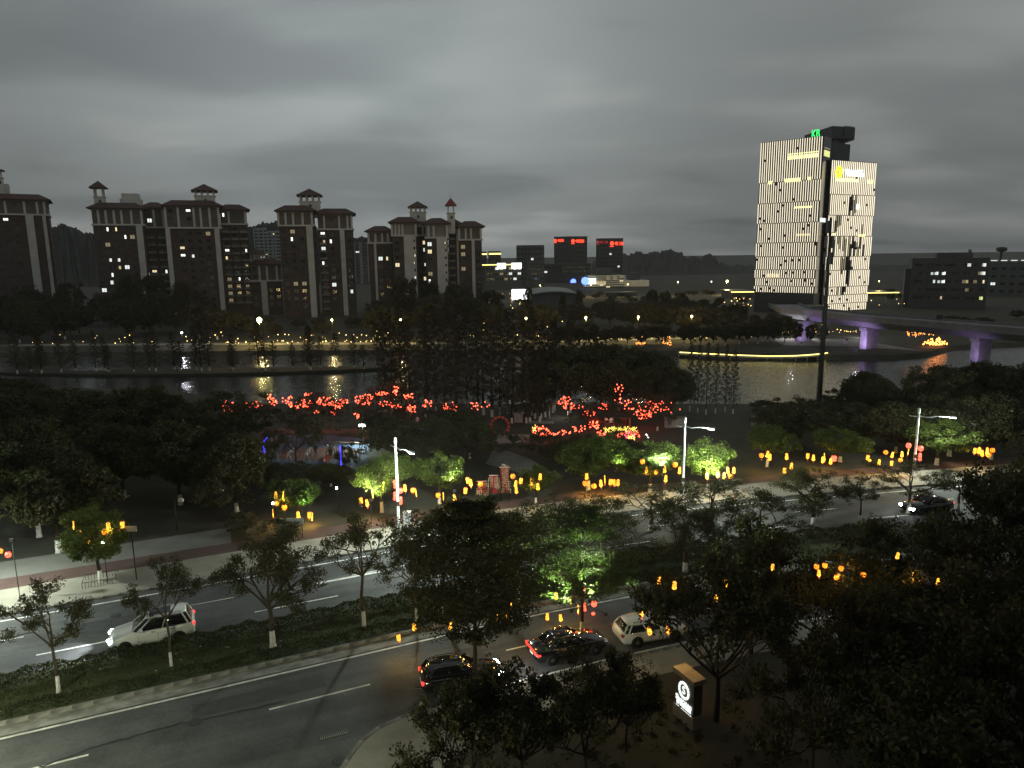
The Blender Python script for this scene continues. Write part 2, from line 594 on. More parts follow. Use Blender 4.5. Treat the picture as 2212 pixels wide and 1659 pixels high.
# ------------------------------------------------------------------ haze over the river and town
hz = bpy.data.materials.new('evening_haze')
hz.use_nodes = True
hz.node_tree.nodes.clear()
_o = hz.node_tree.nodes.new('ShaderNodeOutputMaterial')
_v = hz.node_tree.nodes.new('ShaderNodeVolumePrincipled')
_v.inputs['Color'].default_value = (0.9, 0.9, 0.88, 1)
_v.inputs['Density'].default_value = 0.00014
_v.inputs['Anisotropy'].default_value = 0.1
hz.node_tree.links.new(_v.outputs[0], _o.inputs['Volume'])
tag(MB().box(-2600, 2600, -200, 1500, -4, 190).build('haze', hz), kind='stuff')
# ------------------------------------------------------------------ ground, river
NEAR_E = [(-400, 150), (-160, 146), (-100, 140), (-62, 132), (-48, 119.6), (6.5, 116), (37.7, 114.6), (43.6, 107), (52.6, 113.6), (73, 128), (112, 140), (400, 175)]
FAR_E = [(-400, 196), (-100, 188), (-58, 186), (-24, 184), (20, 180), (42, 176), (75, 166), (90, 164), (100, 168), (113, 180), (150, 190), (400, 215)]


def lerp_tab(tab, x):
    return float(np.interp(x, [t[0] for t in tab], [t[1] for t in tab]))


xs = sorted(set([-9000, -4000, -1500, -700, -400, -250, -160, 160, 250, 400, 700, 1500, 4000, 9000] + list(range(-130, 131, 4))))
gm = MB()
rows = []
for x in xs:
    ne, fe = lerp_tab(NEAR_E, x), lerp_tab(FAR_E, x)
    rows.append([(x, -120, -.03), (x, 10, -.03), (x, 70, -.03), (x, ne - 8, -.03), (x, ne - 1.5, -.05), (x, ne + .6, -1.5), (x, ne + 2, -2.2), (x, fe - 2, -2.2), (x, fe - .6, -1.5),
                 (x, fe + 2, -.05), (x, fe + 25, -.03), (x, 420, -.03), (x, 1100, -.03), (x, 4000, -.03), (x, 10500, -.03)])
nr = len(rows[0])
gm.add([p for r_ in rows for p in r_], [(i * nr + j, (i + 1) * nr + j, (i + 1) * nr + j + 1, i * nr + j + 1) for i in range(len(xs) - 1) for j in range(nr - 1)])
tag(gm.build('ground', M['soil']), kind='structure')

wm = bpy.data.materials.new('river_water')
wm.use_nodes = True
nt = wm.node_tree
b = nt.nodes['Principled BSDF']
b.inputs['Base Color'].default_value = (0.020, 0.022, 0.016, 1)
b.inputs['Roughness'].default_value = 0.16
b.inputs['IOR'].default_value = 1.42
tc = nt.nodes.new('ShaderNodeTexCoord')
mp = nt.nodes.new('ShaderNodeMapping')
mp.inputs['Scale'].default_value = (0.35, 0.9, 1)
mp.inputs['Rotation'].default_value = (0, 0, 0.25)
nt.links.new(tc.outputs['Object'], mp.inputs[0])
n1 = nt.nodes.new('ShaderNodeTexNoise')
n1.inputs['Scale'].default_value = 1.1
n1.inputs['Detail'].default_value = 4
n1.inputs['Distortion'].default_value = 0.6
nt.links.new(mp.outputs[0], n1.inputs['Vector'])
bp = nt.nodes.new('ShaderNodeBump')
bp.inputs['Strength'].default_value = 0.42
bp.inputs['Distance'].default_value = 0.45
nt.links.new(n1.outputs['Fac'], bp.inputs['Height'])
nt.links.new(bp.outputs[0], b.inputs['Normal'])
wv = []
for x in xs:
    wv += [(x, lerp_tab(NEAR_E, x) + .1, -1.1), (x, lerp_tab(FAR_E, x) - .1, -1.1)]
tag(MB().add(wv, [(2 * i, 2 * i + 2, 2 * i + 3, 2 * i + 1) for i in range(len(xs) - 1)]).build('river_water', wm), kind='structure')

# small wooded islet near the far side of the river, on the left
isl = MB()
ip = []
for k in range(26):
    t = 2 * math.pi * k / 26
    ip.append((-72 + 46 * math.cos(t), 158.6 + 3.2 * math.sin(t) + 1.6 * math.sin(2.3 * t)))
isl.prism(ip, -1.6, -0.5)
tag(isl.build('islet', M['soil']), kind='structure')

# ------------------------------------------------------------------ road and pavements
r_near = MB()
strip(r_near, -60, 110, -45, 1.2, 0.0)
tag(r_near.build('near_road', M['asphalt']), kind='structure')
r_far = MB()
strip(r_far, -60, 140, 6.2, 15.25, 0.0)
tag(r_far.build('far_road', M['asphalt']), kind='structure')
med = MB()
strip_solid(med, -60, 120, 1.47, 6.2, -0.05, 0.13)
median = tag(med.build('median_strip', M['lawn']), kind='structure')
pav = MB()
strip_solid(pav, -60, 130, 15.5, 19.8, -0.04, 0.14)
pavement = tag(pav.build('far_pavement', M['paving']), kind='structure')
mbx = MB()
strip_solid(mbx, -60, 130, 19.8, 22.0, -0.04, 0.135)
tag(mbx.build('red_cycle_path', M['redpath']), kind='structure')
mbx = MB()
strip_solid(mbx, -60, 12, 22.0, 25.8, -0.04, 0.128)
tag(mbx.build('grey_park_path', M['greypath']), kind='structure')
poly = [(-9.3, 18), (-9.0, 26), (-8.5, 29.2), (-8.2, 30.6), (-7.8, 32), (-7.1, 33.0), (-6.1, 33.75)]
poly += [tuple(road(s, -7.0)[:2]) for s in np.arange(23.0, 100, 3)]
poly_in = poly + [(100, 20), (40, 8), (0, 8)]
nearpav = tag(MB().prism(poly_in, -0.05, 0.12).build('near_pavement', M['paving']), kind='structure')
# planted ground of the hotel front behind that pavement
lp = [(-5.6, 14), (-5.2, 26), (-3.2, 30.6), (-.8, 32.6)] + [tuple(road(s, -9.3)[:2]) for s in np.arange(29.0, 95, 3)] + [(95, 14)]
tag(MB().prism(lp, 0.05, 0.16).build('hotel_garden', M['soil']), kind='structure')
# kerb stones, one by one
ks = MB().box(-.492, .492, -.125, .125, -.05, .165).mesh('kerb_stone', M['kerb'])
for i in range(-22, 48):
    s = i + .5
    p = road(s, 1.34)
    inst('kerb_stone', ks, median, p + Vector((0, 0, R.uniform(-.006, .006))), (0, 0, road_dir(s) + R.uniform(-.008, .008)))
for i in range(-12, 60):
    s = i + .5
    inst('kerb_stone', ks, pavement, road(s, 15.37, R.uniform(-.006, .006)), (0, 0, road_dir(s)))
gut = MB()
strip(gut, -60, 110, 0.25, 1.2, 0.006)
tag(gut.build('road_gutter', M['kerb']), kind='structure')
for i in range(len(poly) - 1):
    a, c = Vector(poly[i]), Vector(poly[i + 1])
    n = max(1, round((c - a).length))
    for k in range(n):
        p = a.lerp(c, (k + .5) / n)
        if p.y < 22 or p.x > 34: continue
        inst('kerb_stone', ks, nearpav, (p.x, p.y, 0.0), (0, 0, math.atan2(c.y - a.y, c.x - a.x)), ((c - a).length / n, .9, .95))
# painted lines
ln = MB()
strip(ln, -60, 110, -.085, .085, .012)
strip(ln, -60, 130, 14.42, 14.58, .008)
strip(ln, 24, 100, -6.66, -6.5, .008)
tag(ln.build('edge_lines', M['paint']), kind='structure')
dl = MB()
for k in range(-3, 6):
    e_ = 18.3 + 14.0 * k
    strip(dl, e_ - 5.5, e_, -3.33, -3.19, .009)
for k in range(-3, 8):
    a = 0.1 + 12.8 * k
    strip(dl, a, a + 5.7, 8.42, 8.56, .009)
    strip(dl, a - 5.5, a - 1.2, 11.4, 11.5, .009)
strip(dl, 17.5, 23.3, 11.0, 11.28, .013)
tag(dl.build('lane_dashes', M['paint']), kind='structure')
# tar seam wandering along the near road
zs = [(330, 1655), (560, 1575), (800, 1482), (960, 1440), (1100, 1402), (1300, 1345), (1550, 1275), (1700, 1250), (1900, 1205), (2212, 1140), (2500, 1075)]
sp_ = [gnd(*Z((0, 2304), *p), 0.012) for p in zs]
fine = []
for a, c in zip(sp_, sp_[1:]):
    for k in range(5):
        fine.append(a.lerp(c, k / 5) + Vector((R.uniform(-.05, .05), R.uniform(-.07, .07), 0)))
sv = []
for p in fine:
    w = R.uniform(.045, .075)
    sv += [p + Vector((.4 * w, -w, 0)), p + Vector((-.4 * w, w, 0))]
tag(MB().add(sv, [(2 * i, 2 * i + 2, 2 * i + 3, 2 * i + 1) for i in range(len(fine) - 1)]).build('tar_seam', M['tar']), kind='structure')
# drain grate and manhole by the driveway mouth
g0 = gnd(722, 1587)
dr = empty('drain_grate', (g0.x, g0.y, 0.0), 'black slotted drain grate set in the near road', 'drain grate', rz=math.radians(22))
MB().box(-.75, .75, -.2, .2, -.02, .008).build('frame', M['iron'], dr)
bar = MB().box(-.022, .022, -.17, .17, .008, .022).mesh('bar', M['kerb'])
for k in range(16):
    inst('bar', bar, dr, (-.68 + k * .09, 0, 0))
g1 = gnd(733, 1643)
tag(MB().lathe([(.35, -.02), (.35, .012), (.30, .018), (.05, .02)], 18).build('manhole_cover', M['iron'], None, (g1.x, g1.y, .008 if g1.x < -8.6 else .125)), 'round black manhole cover near the driveway kerb', 'manhole')


for i, (px, py, s_) in enumerate([(420, 1560, 1), (905, 1478, 1), (250, 1330, 1), (640, 1262, 1)]):
    q = gnd(px, py)
    tag(MB().lathe([(.36, -.02), (.36, .014), (.30, .02), (.05, .022)], 18).build('manhole_cover', M['iron'], None, (q.x, q.y, .002)), ['round manhole cover in the left lane of the near road', 'round manhole cover in the near road by the median kerb', 'round manhole cover in the far road ahead of the white car', 'round manhole cover in the far road beyond the forked median tree'][i], 'manhole')
pm = MB()
for s_, d_, l_, w_ in [(-4, -5.2, 5.5, 2.2), (9, -2.4, 7.0, 1.3), (22, -4.6, 3.4, 2.6), (2, 9.8, 6.0, 2.0), (15, 12.6, 4.5, 1.6), (31, 9.6, 7.5, 2.2)]:
    strip(pm, s_, s_ + l_, d_, d_ + w_, .005, 1.5)
tag(pm.build('road_patches', M['patch']), kind='structure')
# ------------------------------------------------------------------ foliage
def leaf_mesh(name, pts, size, mt, rng, flat=0.35, aspect=0.5, mats_extra=None):
    pts = np.asarray(pts)
    n = len(pts)
    nrm = rng.normal(size=(n, 3))
    nrm[:, 2] = nrm[:, 2] * (1 - flat) + flat * 2.2
    nrm /= np.linalg.norm(nrm, axis=1)[:, None]
    t = rng.normal(size=(n, 3))
    t -= nrm * (t * nrm).sum(1)[:, None]
    t /= np.linalg.norm(t, axis=1)[:, None]
    b_ = np.cross(nrm, t)
    sz = size * rng.uniform(.65, 1.4, n)[:, None]
    v = np.stack([pts - t * sz * .5, pts + b_ * sz * .5 * aspect - t * sz * .05, pts + t * sz * .5, pts - b_ * sz * .5 * aspect - t * sz * .05], 1).reshape(-1, 3)
    me = bpy.data.meshes.new(name)
    me.from_pydata(v.tolist(), [], np.arange(4 * n).reshape(-1, 4).tolist())
    me.materials.append(mt)
    me.update()
    return me


def clump(rng, c, n, r, flat=1.0):
    d = rng.normal(size=(n, 3))
    d /= np.linalg.norm(d, axis=1)[:, None]
    d *= (rng.uniform(0.15, 1, n) ** .6)[:, None] * r
    d[:, 2] *= flat
    return np.asarray(c) + d


def make_tree(seed, trunk_h, limbs, length, levels, elev, bark, leaf, lsize, per, cr, wash=1.1, r0=.16, droop=0.0, flat=.8, kids=3, fork=False, ratio=.66, aspect=.5):
    """open crowned street tree: a forking skeleton with leaves round the twigs -> (trunk, wash, crown) meshes"""
    rr, rng = random.Random(seed), np.random.default_rng(seed)
    tb, tips, mids = MB(), [], []
    top = Vector((rr.uniform(-.12, .12), rr.uniform(-.12, .12), trunk_h))
    pts = [Vector((0, 0, -.1)), Vector((rr.uniform(-.04, .04), 0, wash)), Vector((rr.uniform(-.1, .1), rr.uniform(-.1, .1), trunk_h * .6)), top]
    tb.tube([pts[1]] + pts[2:], [r0 * .86, r0 * .75, r0 * .68], 8)
    wb = MB().tube([Vector((0, 0, -.1)), Vector((0, 0, .12)), pts[1]], [r0 * 1.5, r0 * 1.05, r0 * .865], 8)

    def grow(p, d, L, r, lev):
        n, q = 3, [p]
        for i in range(n):
            d = (d + Vector((rr.uniform(-.22, .22), rr.uniform(-.22, .22), rr.uniform(-.1, .22) - droop * (levels - lev) * .1))).normalized()
            q.append(q[-1] + d * (L / n))
        tb.tube(q, [r, r * .85, r * .7, r * .55], 5 if lev > 1 else 4, caps=False)
        if lev <= 1:
            tips.append(q[-1]); tips.append(q[2])
            return
        if lev == 2: mids.append(q[-1])
        for k in range(kids):
            a = q[-1] if k < 2 else q[2]
            ax = Vector((rr.uniform(-1, 1), rr.uniform(-1, 1), rr.uniform(-.35, .5))).normalized()
            grow(a, (d * .75 + ax * .75).normalized(), L * ratio * rr.uniform(.8, 1.15), r * .55, lev - 1)

    for k in range(limbs):
        a = 2 * math.pi * (k + rr.uniform(-.3, .3)) / limbs
        el = math.radians(elev + rr.uniform(-14, 14))
        base = top if k % 2 == 0 or not fork else top.lerp(pts[2], .35)
        grow(base, Vector((math.cos(a) * math.cos(el), math.sin(a) * math.cos(el), math.sin(el))), length * rr.uniform(.8, 1.2), r0 * .5, levels)
    grow(top, Vector((0, 0, 1)), length * 1.1, r0 * .55, levels)
    pl = [clump(rng, t, per, cr * rng.uniform(.6, 1.3), flat) for t in tips if rng.uniform() < .9]
    pl += [clump(rng, t, per // 2, cr, flat) for t in mids]
    pl = np.concatenate(pl)
    return tb.mesh('trunk', bark), wb.mesh('whitewash', M['limewash']), leaf_mesh('crown', pl, lsize, leaf, rng, .3, aspect)


def make_layered(seed, h, spread, tiers, bark, leaf, lsize, per, z0=3.0, r0=.17):
    """tall straight trunk with tiers of near-level branches and flat pads of small leaves"""
    rr, rng = random.Random(seed), np.random.default_rng(seed)
    tb, pl = MB(), []
    tb.tube([(0, 0, 1.1), (.05, .02, h * .4), (.02, .06, h * .75), (0, 0, h)], [r0 * .9, r0 * .7, r0 * .4, .03], 8)
    wb = MB().tube([(0, 0, -.1), (0, 0, .12), (0, 0, 1.1)], [r0 * 1.5, r0 * 1.05, r0 * .905], 8)
    for ti in range(tiers):
        f = ti / (tiers - 1)
        z = z0 + (h - z0 - .5) * f
        R_ = spread * (.74 + .32 * math.sin(math.pi * min(1, f * 1.2))) * (1 - .62 * f ** 3.5) * rr.uniform(.8, 1.12)
        nb = 6 if ti < tiers - 2 else 5
        for k in range(nb):
            a = 2 * math.pi * (k + .5 * (ti % 2) + rr.uniform(-.25, .25)) / nb
            L = R_ * rr.uniform(.72, 1.12)
            rise = rr.uniform(.2, .55) * L * (1 + .3 * f) * (1 if f < .8 else .5)
            e_ = Vector((math.cos(a) * L, math.sin(a) * L, z + rise))
            p0 = Vector((0, 0, z))
            q = [p0.lerp(e_, t) + Vector((rr.uniform(-.1, .1), rr.uniform(-.1, .1), rr.uniform(-.06, .06) + .25 * math.sin(t * 3.1))) for t in (0, .25, .5, .75, 1)]
            tb.tube(q, [r0 * .38, r0 * .3, r0 * .22, r0 * .14, r0 * .07], 5, caps=False)
            for j in range(8):
                t = .28 + .72 * j / 7
                w = L * .34 * (1.15 - abs(t - .6))
                sd_ = 1 if j % 2 else -1
                c0 = p0.lerp(e_, t)
                c1 = c0 + Vector((-math.sin(a) * sd_ * w + math.cos(a) * w * .5, math.cos(a) * sd_ * w + math.sin(a) * w * .5, rr.uniform(.0, .3)))
                tb.tube([c0, c0.lerp(c1, .5) + Vector((0, 0, .08)), c1], [.028, .018, .008], 4, caps=False)
                for u in (.5, 1.0):
                    pl.append(clump(rng, c0.lerp(c1, u), per, .42 * w + .28, .28))
    return tb.mesh('trunk', bark), wb.mesh('whitewash', M['limewash']), leaf_mesh('crown', np.concatenate(pl), lsize, leaf, rng, .5)


def make_round(seed, h, spread, trunk_h, nclump, per, bark, leaf, lsize, wash=1.1, r0=.2, squash=.75, crr=.24):
    """full rounded crown built of many leaf clumps with gaps between them"""
    rr, rng = random.Random(seed), np.random.default_rng(seed)
    tb = MB()
    cz = trunk_h + (h - trunk_h) * .5
    vz = (h - trunk_h) * .5
    tb.tube([(0, 0, wash), (.06, .03, trunk_h * .7), (.02, -.05, trunk_h), (0, 0, cz)], [r0 * .88, r0 * .72, r0 * .62, r0 * .35], 7)
    wb = MB().tube([(0, 0, -.1), (0, 0, .15), (0, 0, wash)], [r0 * 1.4, r0 * 1.05, r0 * .885], 7)
    pl = []
    lob = [rng.normal(size=3) for _ in range(5)]
    for i in range(nclump):
        d = rng.normal(size=3)
        d /= np.linalg.norm(d)
        rad = rng.uniform(.3, 1) ** .45
        bump = 1 + .42 * sum(max(0, float(d @ (l / np.linalg.norm(l)))) ** 4 for l in lob) - .2
        c = np.array([d[0] * spread * rad * bump, d[1] * spread * rad * bump, cz + d[2] * vz * rad * bump])
        if c[2] < trunk_h * .8: c[2] = trunk_h * .8 + abs(rng.normal()) * .3
        pl.append(clump(rng, c, per, spread * crr * rng.uniform(.6, 1.3), squash))
        if i % 3 == 0:
            m0 = Vector((0, 0, trunk_h * .9)); e_ = Vector(c)
            tb.tube([m0, m0.lerp(e_, .5) + Vector((0, 0, .12 * vz)), e_], [r0 * .3, r0 * .17, r0 * .05], 4, caps=False)
    return tb.mesh('trunk', bark), wb.mesh('whitewash', M['limewash']), leaf_mesh('crown', np.concatenate(pl), lsize, leaf, rng, .3)


def make_conifer(seed, h, spread, bark, leaf, lsize, per, wash=1.2, r0=.2, z0=.14):
    rr, rng = random.Random(seed), np.random.default_rng(seed)
    tb, pl = MB(), []
    tb.tube([(0, 0, wash), (.05, 0, h * .5), (0, 0, h)], [r0 * .85, r0 * .5, .02], 6)
    wb = MB().tube([(0, 0, -.1), (0, 0, .15), (0, 0, wash)], [r0 * 1.4, r0 * 1.05, r0 * .855], 6)
    nb = 46
    for i in range(nb):
        f = i / nb
        z = h * (z0 + (1 - z0) * f)
        L = spread * (1 - f) ** .7 * rr.uniform(.55, 1.1) + .15
        a = i * 2.4 + rr.uniform(-.4, .4)
        e_ = Vector((math.cos(a) * L, math.sin(a) * L, z + L * .18))
        p0 = Vector((0, 0, z))
        tb.tube([p0, e_], [.035, .008], 3, caps=False)
        for t in (.45, .75, 1.0):
            pl.append(clump(rng, p0.lerp(e_, t), per, .26 * L + .15, .8))
    return tb.mesh('trunk', bark), wb.mesh('whitewash', M['limewash']), leaf_mesh('crown', np.concatenate(pl), lsize, leaf, rng, .1, .4)


def plant(var, x, y, label, group=None, sc=1.0, rz=None, name='street_tree', z=0.0, zs=None, cat='tree', wash=True):
    t = empty(name, (x, y, z), label, cat, group, rz if rz is not None else R.uniform(0, 6.28))
    t.scale = (sc, sc, zs if zs else sc)
    inst('trunk', var[0], t)
    if wash: inst('whitewash', var[1], t)
    inst('crown', var[2], t)
    return t


V_MED = [make_tree(11 + i, [3.0, 3.2, 3.4][i], 5, 1.9, 3, 38, M['bark2'], LEAF['median'], .18, 52, .48, r0=.15, droop=.5, kids=3, aspect=.34) for i in range(3)]
V_MEDF = make_tree(31, 2.9, 6, 2.2, 3, 40, M['bark2'], LEAF['median'], .19, 80, .56, r0=.19, droop=.7, kids=3, fork=True, aspect=.34)
V_LAY = [make_layered(41, 9.6, 4.5, 8, M['bark'], LEAF['layer'], .14, 34, 3.0), make_layered(42, 10.5, 4.7, 9, M['bark'], LEAF['dark'], .18, 40, 3.6)]
V_ROUND = [make_round(51 + i, 6.0, 3.0, 2.5, 90, 190, M['bark'], LEAF['round'], .21, crr=.27) for i in range(3)]
V_SHRUB = [make_round(61 + i, 3.0, 1.9, .5, 70, 60, M['bark'], LEAF['dark'], .17, wash=.2, r0=.07) for i in range(2)]
V_DARK = [make_round(71 + i, 9.0, 4.6, 2.4, 150, 110, M['bark'], LEAF['dark'], .34, r0=.26, crr=.2) for i in range(3)]
V_NEAR = [make_tree(81 + i, 3.4, 6, 2.6, 4, 36, M['bark'], LEAF['dark'], .27, 26, .62, r0=.2, kids=3, ratio=.68) for i in range(2)]
V_FLAT = make_tree(91, 3.0, 7, 3.1, 4, 24, M['bark'], LEAF['far'], .3, 12, .5, r0=.22, kids=3, droop=.6, ratio=.7)
V_FAR = [make_round(101 + i, 10.0, 4.6, 2.4, 90, 42, M['bark'], LEAF['far'], .62, r0=.28, crr=.23) for i in range(4)]
V_CON = [make_conifer(111 + i, 15.0, 2.3, M['bark'], LEAF['conif'], .34, 16) for i in range(3)]
# ------------------------------------------------------------------ buildings
def win_mesh(pane, part=None):
    m = MB()
    m.add([(-.5, -.07, -.5), (.5, -.07, -.5), (.5, -.07, .5), (-.5, -.07, .5), (-.42, -.03, -.43), (.42, -.03, -.43), (.42, -.03, .43), (-.42, -.03, .43)],
          [(0, 1, 5, 4), (1, 2, 6, 5), (2, 3, 7, 6), (3, 0, 4, 7)], 0)
    if part is None:
        m.add([(-.42, -.03, -.43), (.42, -.03, -.43), (.42, -.03, .43), (-.42, -.03, .43)], [(0, 1, 2, 3)], 1)
    else:                              # a curtain or a wall hides the rest of the lit room
        xa, xb, za, zb = part
        for i, x in enumerate((-.42, xa, xb)):
            x2 = (xa, xb, .42)[i]
            for j, z in enumerate((-.43, za, zb)):
                z2 = (za, zb, .43)[j]
                if x2 - x > .01 and z2 - z > .01:
                    m.add([(x, -.03, z), (x2, -.03, z), (x2, -.03, z2), (x, -.03, z2)], [(0, 1, 2, 3)], 1 if i == 1 and j == 1 else 2)
    m.box(-.035, .035, -.065, -.03, -.43, .43, 0)
    m.add([(-.5, -.07, -.5), (.5, -.07, -.5), (.5, -.07, .5), (-.5, -.07, .5), (-.5, .02, -.5), (.5, .02, -.5), (.5, .02, .5), (-.5, .02, .5)],
          [(0, 4, 5, 1), (1, 5, 6, 2), (2, 6, 7, 3), (3, 7, 4, 0)], 0)
    return m.mesh('window', [M['frame'], pane, M['curtain']])


WIN = {k: win_mesh(p) for k, p in dict(dark=M['glass'], curtain=M['curtain'], warm=G['warmwin'], cool=G['coolwin'], dim=G['dimwin'], yellow=G['yelwin']).items()}

_v = 0
for kd, ms in (('warm', (G['warmwin'], G['warmwin2'])), ('cool', (G['coolwin'], G['coolwin2']))):
    for part in ((-.42, .02, -.43, .43), (-.06, .42, -.43, .30), (-.42, .42, -.1, .43), (-.25, .25, -.43, .43), (.1, .42, -.43, .43)):
        WIN['%s_%d' % (kd, _v)] = win_mesh(ms[_v % 2], part)
        _v += 1
LITS = {k: [w for w in WIN if w.startswith(k)] for k in ('warm', 'cool')}


class Bld:
    def __init__(s, name, label, cx, Y, cat='building', group=None, rz=0.0, face=False):
        if face: rz = math.atan2(-cx, Y) * .86
        s.o = empty(name, (cx, Y, 0), label, cat, group, rz)
        s.cx, s.Y, s.wins = cx, Y, []
        s.inv = Matrix.Translation((-cx, -Y, 0)) if not rz else Matrix.Rotation(-rz, 4, 'Z') @ Matrix.Translation((-cx, -Y, 0))
        s.mw = s.inv.inverted()

    def L(s, v):
        return s.inv @ Vector(v)

    def at(s, p, Y):                 # the photo point p on the plane that lies Y - s.Y behind the building's front line
        o = s.inv @ Vector((0, 0, CAM_H))
        d = s.inv.to_3x3() @ Vector(ray(*p))
        return o + d * ((Y - s.Y - o.y) / d.y)

    def part(s, name, mb, mats):
        return mb.build(name, mats, s.o)

    def window(s, x, y, z, w, h, rz=0.0, kind=None):          # local coordinates
        k = kind or ('curtain' if R.random() < .3 else 'dark')
        o = inst('window', WIN[k], s.o, (x, y, z), (0, 0, rz), (w, 1, h))
        s.wins.append((o, s.mw @ Vector((x, y, z))))
        return o

    def light_at(s, pts, kinds=('cool', 'warm', 'cool')):
        done = set()
        for i, (px, py) in enumerate(pts):
            best, bd = None, 1e9
            for o, w in s.wins:
                if o.name in done: continue
                a, b_ = proj(w)
                d = abs(a - px) + abs(b_ - py)
                if d < bd: bd, best = d, o
            if best is not None and bd < 16:
                done.add(best.name)
                kd = kinds[i % len(kinds)]
                best.data = WIN[R.choice(LITS[kd]) if kd in LITS else kd]


def wing(B, o, x0, x1, eave, Y, depth, band=None, broad=(), thin=(), wall='brick', upper='brick2', roofh=2.2, side=True, cols=None, balc=()):
    """one wing of an apartment house, given by its outline in an enlarged detail of the photograph"""
    a, c = Z(o, x0, eave), Z(o, x1, eave)
    pA, pC = B.at(a, Y), B.at(c, Y)
    X0, X1 = pA.x, pC.x
    H = (pA.z + pC.z) / 2
    y0, y1 = Y - B.Y, Y - B.Y + depth
    zb = B.at(Z(o, (x0 + x1) / 2, band), Y).z if band else H - 8
    B.part('wall', MB().box(X0, X1, y0, y1, 0, zb), M[wall])
    B.part('upper_wall', MB().box(X0 + .06, X1 - .06, y0 + .06, y1 - .06, zb, H), M[upper])
    B.part('cornice', MB().box(X0 - .45, X1 + .45, y0 - .45, y1 + .45, zb - .35, zb + .3), M['white'])
    B.part('eave_band', MB().box(X0 - .2, X1 + .2, y0 - .2, y1 + .2, H - .55, H - .02), M['tan'])
    B.part('roof', MB().hip(X0 - 1.5, X1 + 1.5, y0 - 1.5, y1 + 1.5, H, roofh, 4.0), M['roof'])
    occ = []
    for bx0, bx1 in broad:
        p, q = B.at(Z(o, bx0, band), Y).x, B.at(Z(o, bx1, band), Y).x
        B.part('pilaster', MB().box(p, q, y0 - .5, y0 + .9, 0, zb - .36), M['white'])
        occ.append((p, q))
        if q - p > 3.2:
            for i in range(14):
                z = zb - 2.2 - 3 * i
                if z > 4: B.window(q - .75, y0 - .5, z, .7, 1.0)
    tocc = []
    for tx in thin:
        p = B.at(Z(o, tx, (eave + band) / 2), Y).x
        B.part('pilaster', MB().box(p - .42, p + .42, y0 - .3, y0 + .7, zb + .31, H - .56), M['white'])
        tocc.append((p - .5, p + .5))
    n = cols or max(2, int((X1 - X0) / 3.0))
    xs_ = [X0 + (X1 - X0) * (i + .5) / n for i in range(n)]
    wn_ = []
    nf = int((H - 3) / 3.0)
    slab = MB()
    for f in range(nf):
        z = H - 2.0 - 3.0 * f
        if z < 4: break
        top = z > zb
        for i, x in enumerate(xs_):
            if any(p - .9 < x < q + .9 for p, q in (tocc if top else occ)): continue
            if abs(z - zb) < 1.1: continue
            if i in balc and not top:
                slab.box(x - 1.5, x + 1.5, y0 - .95, y0, z - 1.5, z - 1.32)
                slab.box(x - 1.5, x + 1.5, y0 - .95, y0 - .88, z - 1.32, z - .55)
            B.window(x, y0 + (.06 if top else 0), z, min(1.9, (X1 - X0) / n * .62), 1.7)
        if side:
            for k in range(max(1, int(depth / 4.0))):
                if abs(z - zb) < 1.1: continue
                B.window(X1 - (.06 if top else 0), y0 + 2.6 + 4.0 * k, z, 1.5, 1.5, math.pi / 2)
    if slab.v: B.part('balconies', slab, M['tan'])['kind'] = 'stuff'
    return X0, X1, H


def turret(B, o, cx, cw, top, bot, colbot, bw, basebot, Y, rf='roof', wn_=True):
    k = lambda x, y: B.at(Z(o, x, y), Y)
    c = k(cx, bot)
    hw = (k(cx + cw, bot).x - k(cx - cw, bot).x) / 2
    bwh = (k(cx + bw, bot).x - k(cx - bw, bot).x) / 2
    zt, zb, zc, zz = k(cx, top).z, c.z, k(cx, colbot).z, k(cx, basebot).z - 2.5
    x, y = c.x, Y - B.Y + bwh
    m = MB()
    m.box(x - hw, x + hw, y - hw, y + hw, zb, zb + .3)
    m.add([(x - hw, y - hw, zb + .3), (x + hw, y - hw, zb + .3), (x + hw, y + hw, zb + .3), (x - hw, y + hw, zb + .3), (x, y, zt)], [(0, 1, 4), (1, 2, 4), (2, 3, 4), (3, 0, 4)])
    B.part('turret_roof', m, M[rf])
    for sx in (-1, -.34, .34, 1):
        for sy in (-1, 1):
            if abs(sx) < 1 and bwh < 2.2: continue
            q = .34 if bwh > 1.6 else .24
            px_, py_ = x + sx * (bwh - .45), y + sy * (bwh - .45)
            B.part('turret_column', MB().box(px_ - q, px_ + q, py_ - q, py_ + q, zc, zb - .25).box(px_ - q - .15, px_ + q + .15, py_ - q - .15, py_ + q + .15, zb - .25, zb - .002), M['white'])
    B.part('turret_base', MB().box(x - bwh, x + bwh, y - bwh, y + bwh, zz, zc - .3).box(x - bwh - .3, x + bwh + .3, y - bwh - .3, y + bwh + .3, zc - .3, zc), M['white'])
    if wn_: B.window(x + .2, y - bwh, zc - 2.0, .9, 1.1)


o1, o2, o3, o5 = (0, 600), (1024, 600), (1900, 800), (3072, 900)
AP = 'brown apartment towers with tiled roofs across the river'
B = Bld('apartment_building', 'brown apartment tower cut off by the left edge of the photo', at(0, 450, 292).x, 292, 'apartment building', AP, face=True)
wing(B, o1, -190, 400, 430, 292, 18, 555, broad=[(215, 285), (362, 392)], thin=[45, 210, 320, 382])
turret(B, o1, -20, 58, 155, 180, 235, 34, 370, 297)
B.part('roof_box', MB().box(B.at(Z(o1, 10, 300), 298).x, B.at(Z(o1, 70, 300), 298).x, 6, 12, B.at(Z(o1, 40, 400), 298).z - 2, B.at(Z(o1, 40, 292), 298).z), M['white'])
B.light_at([Z(o1, 38, 640)])
B.light_at([Z(o1, 250, 930)], ('dim',))

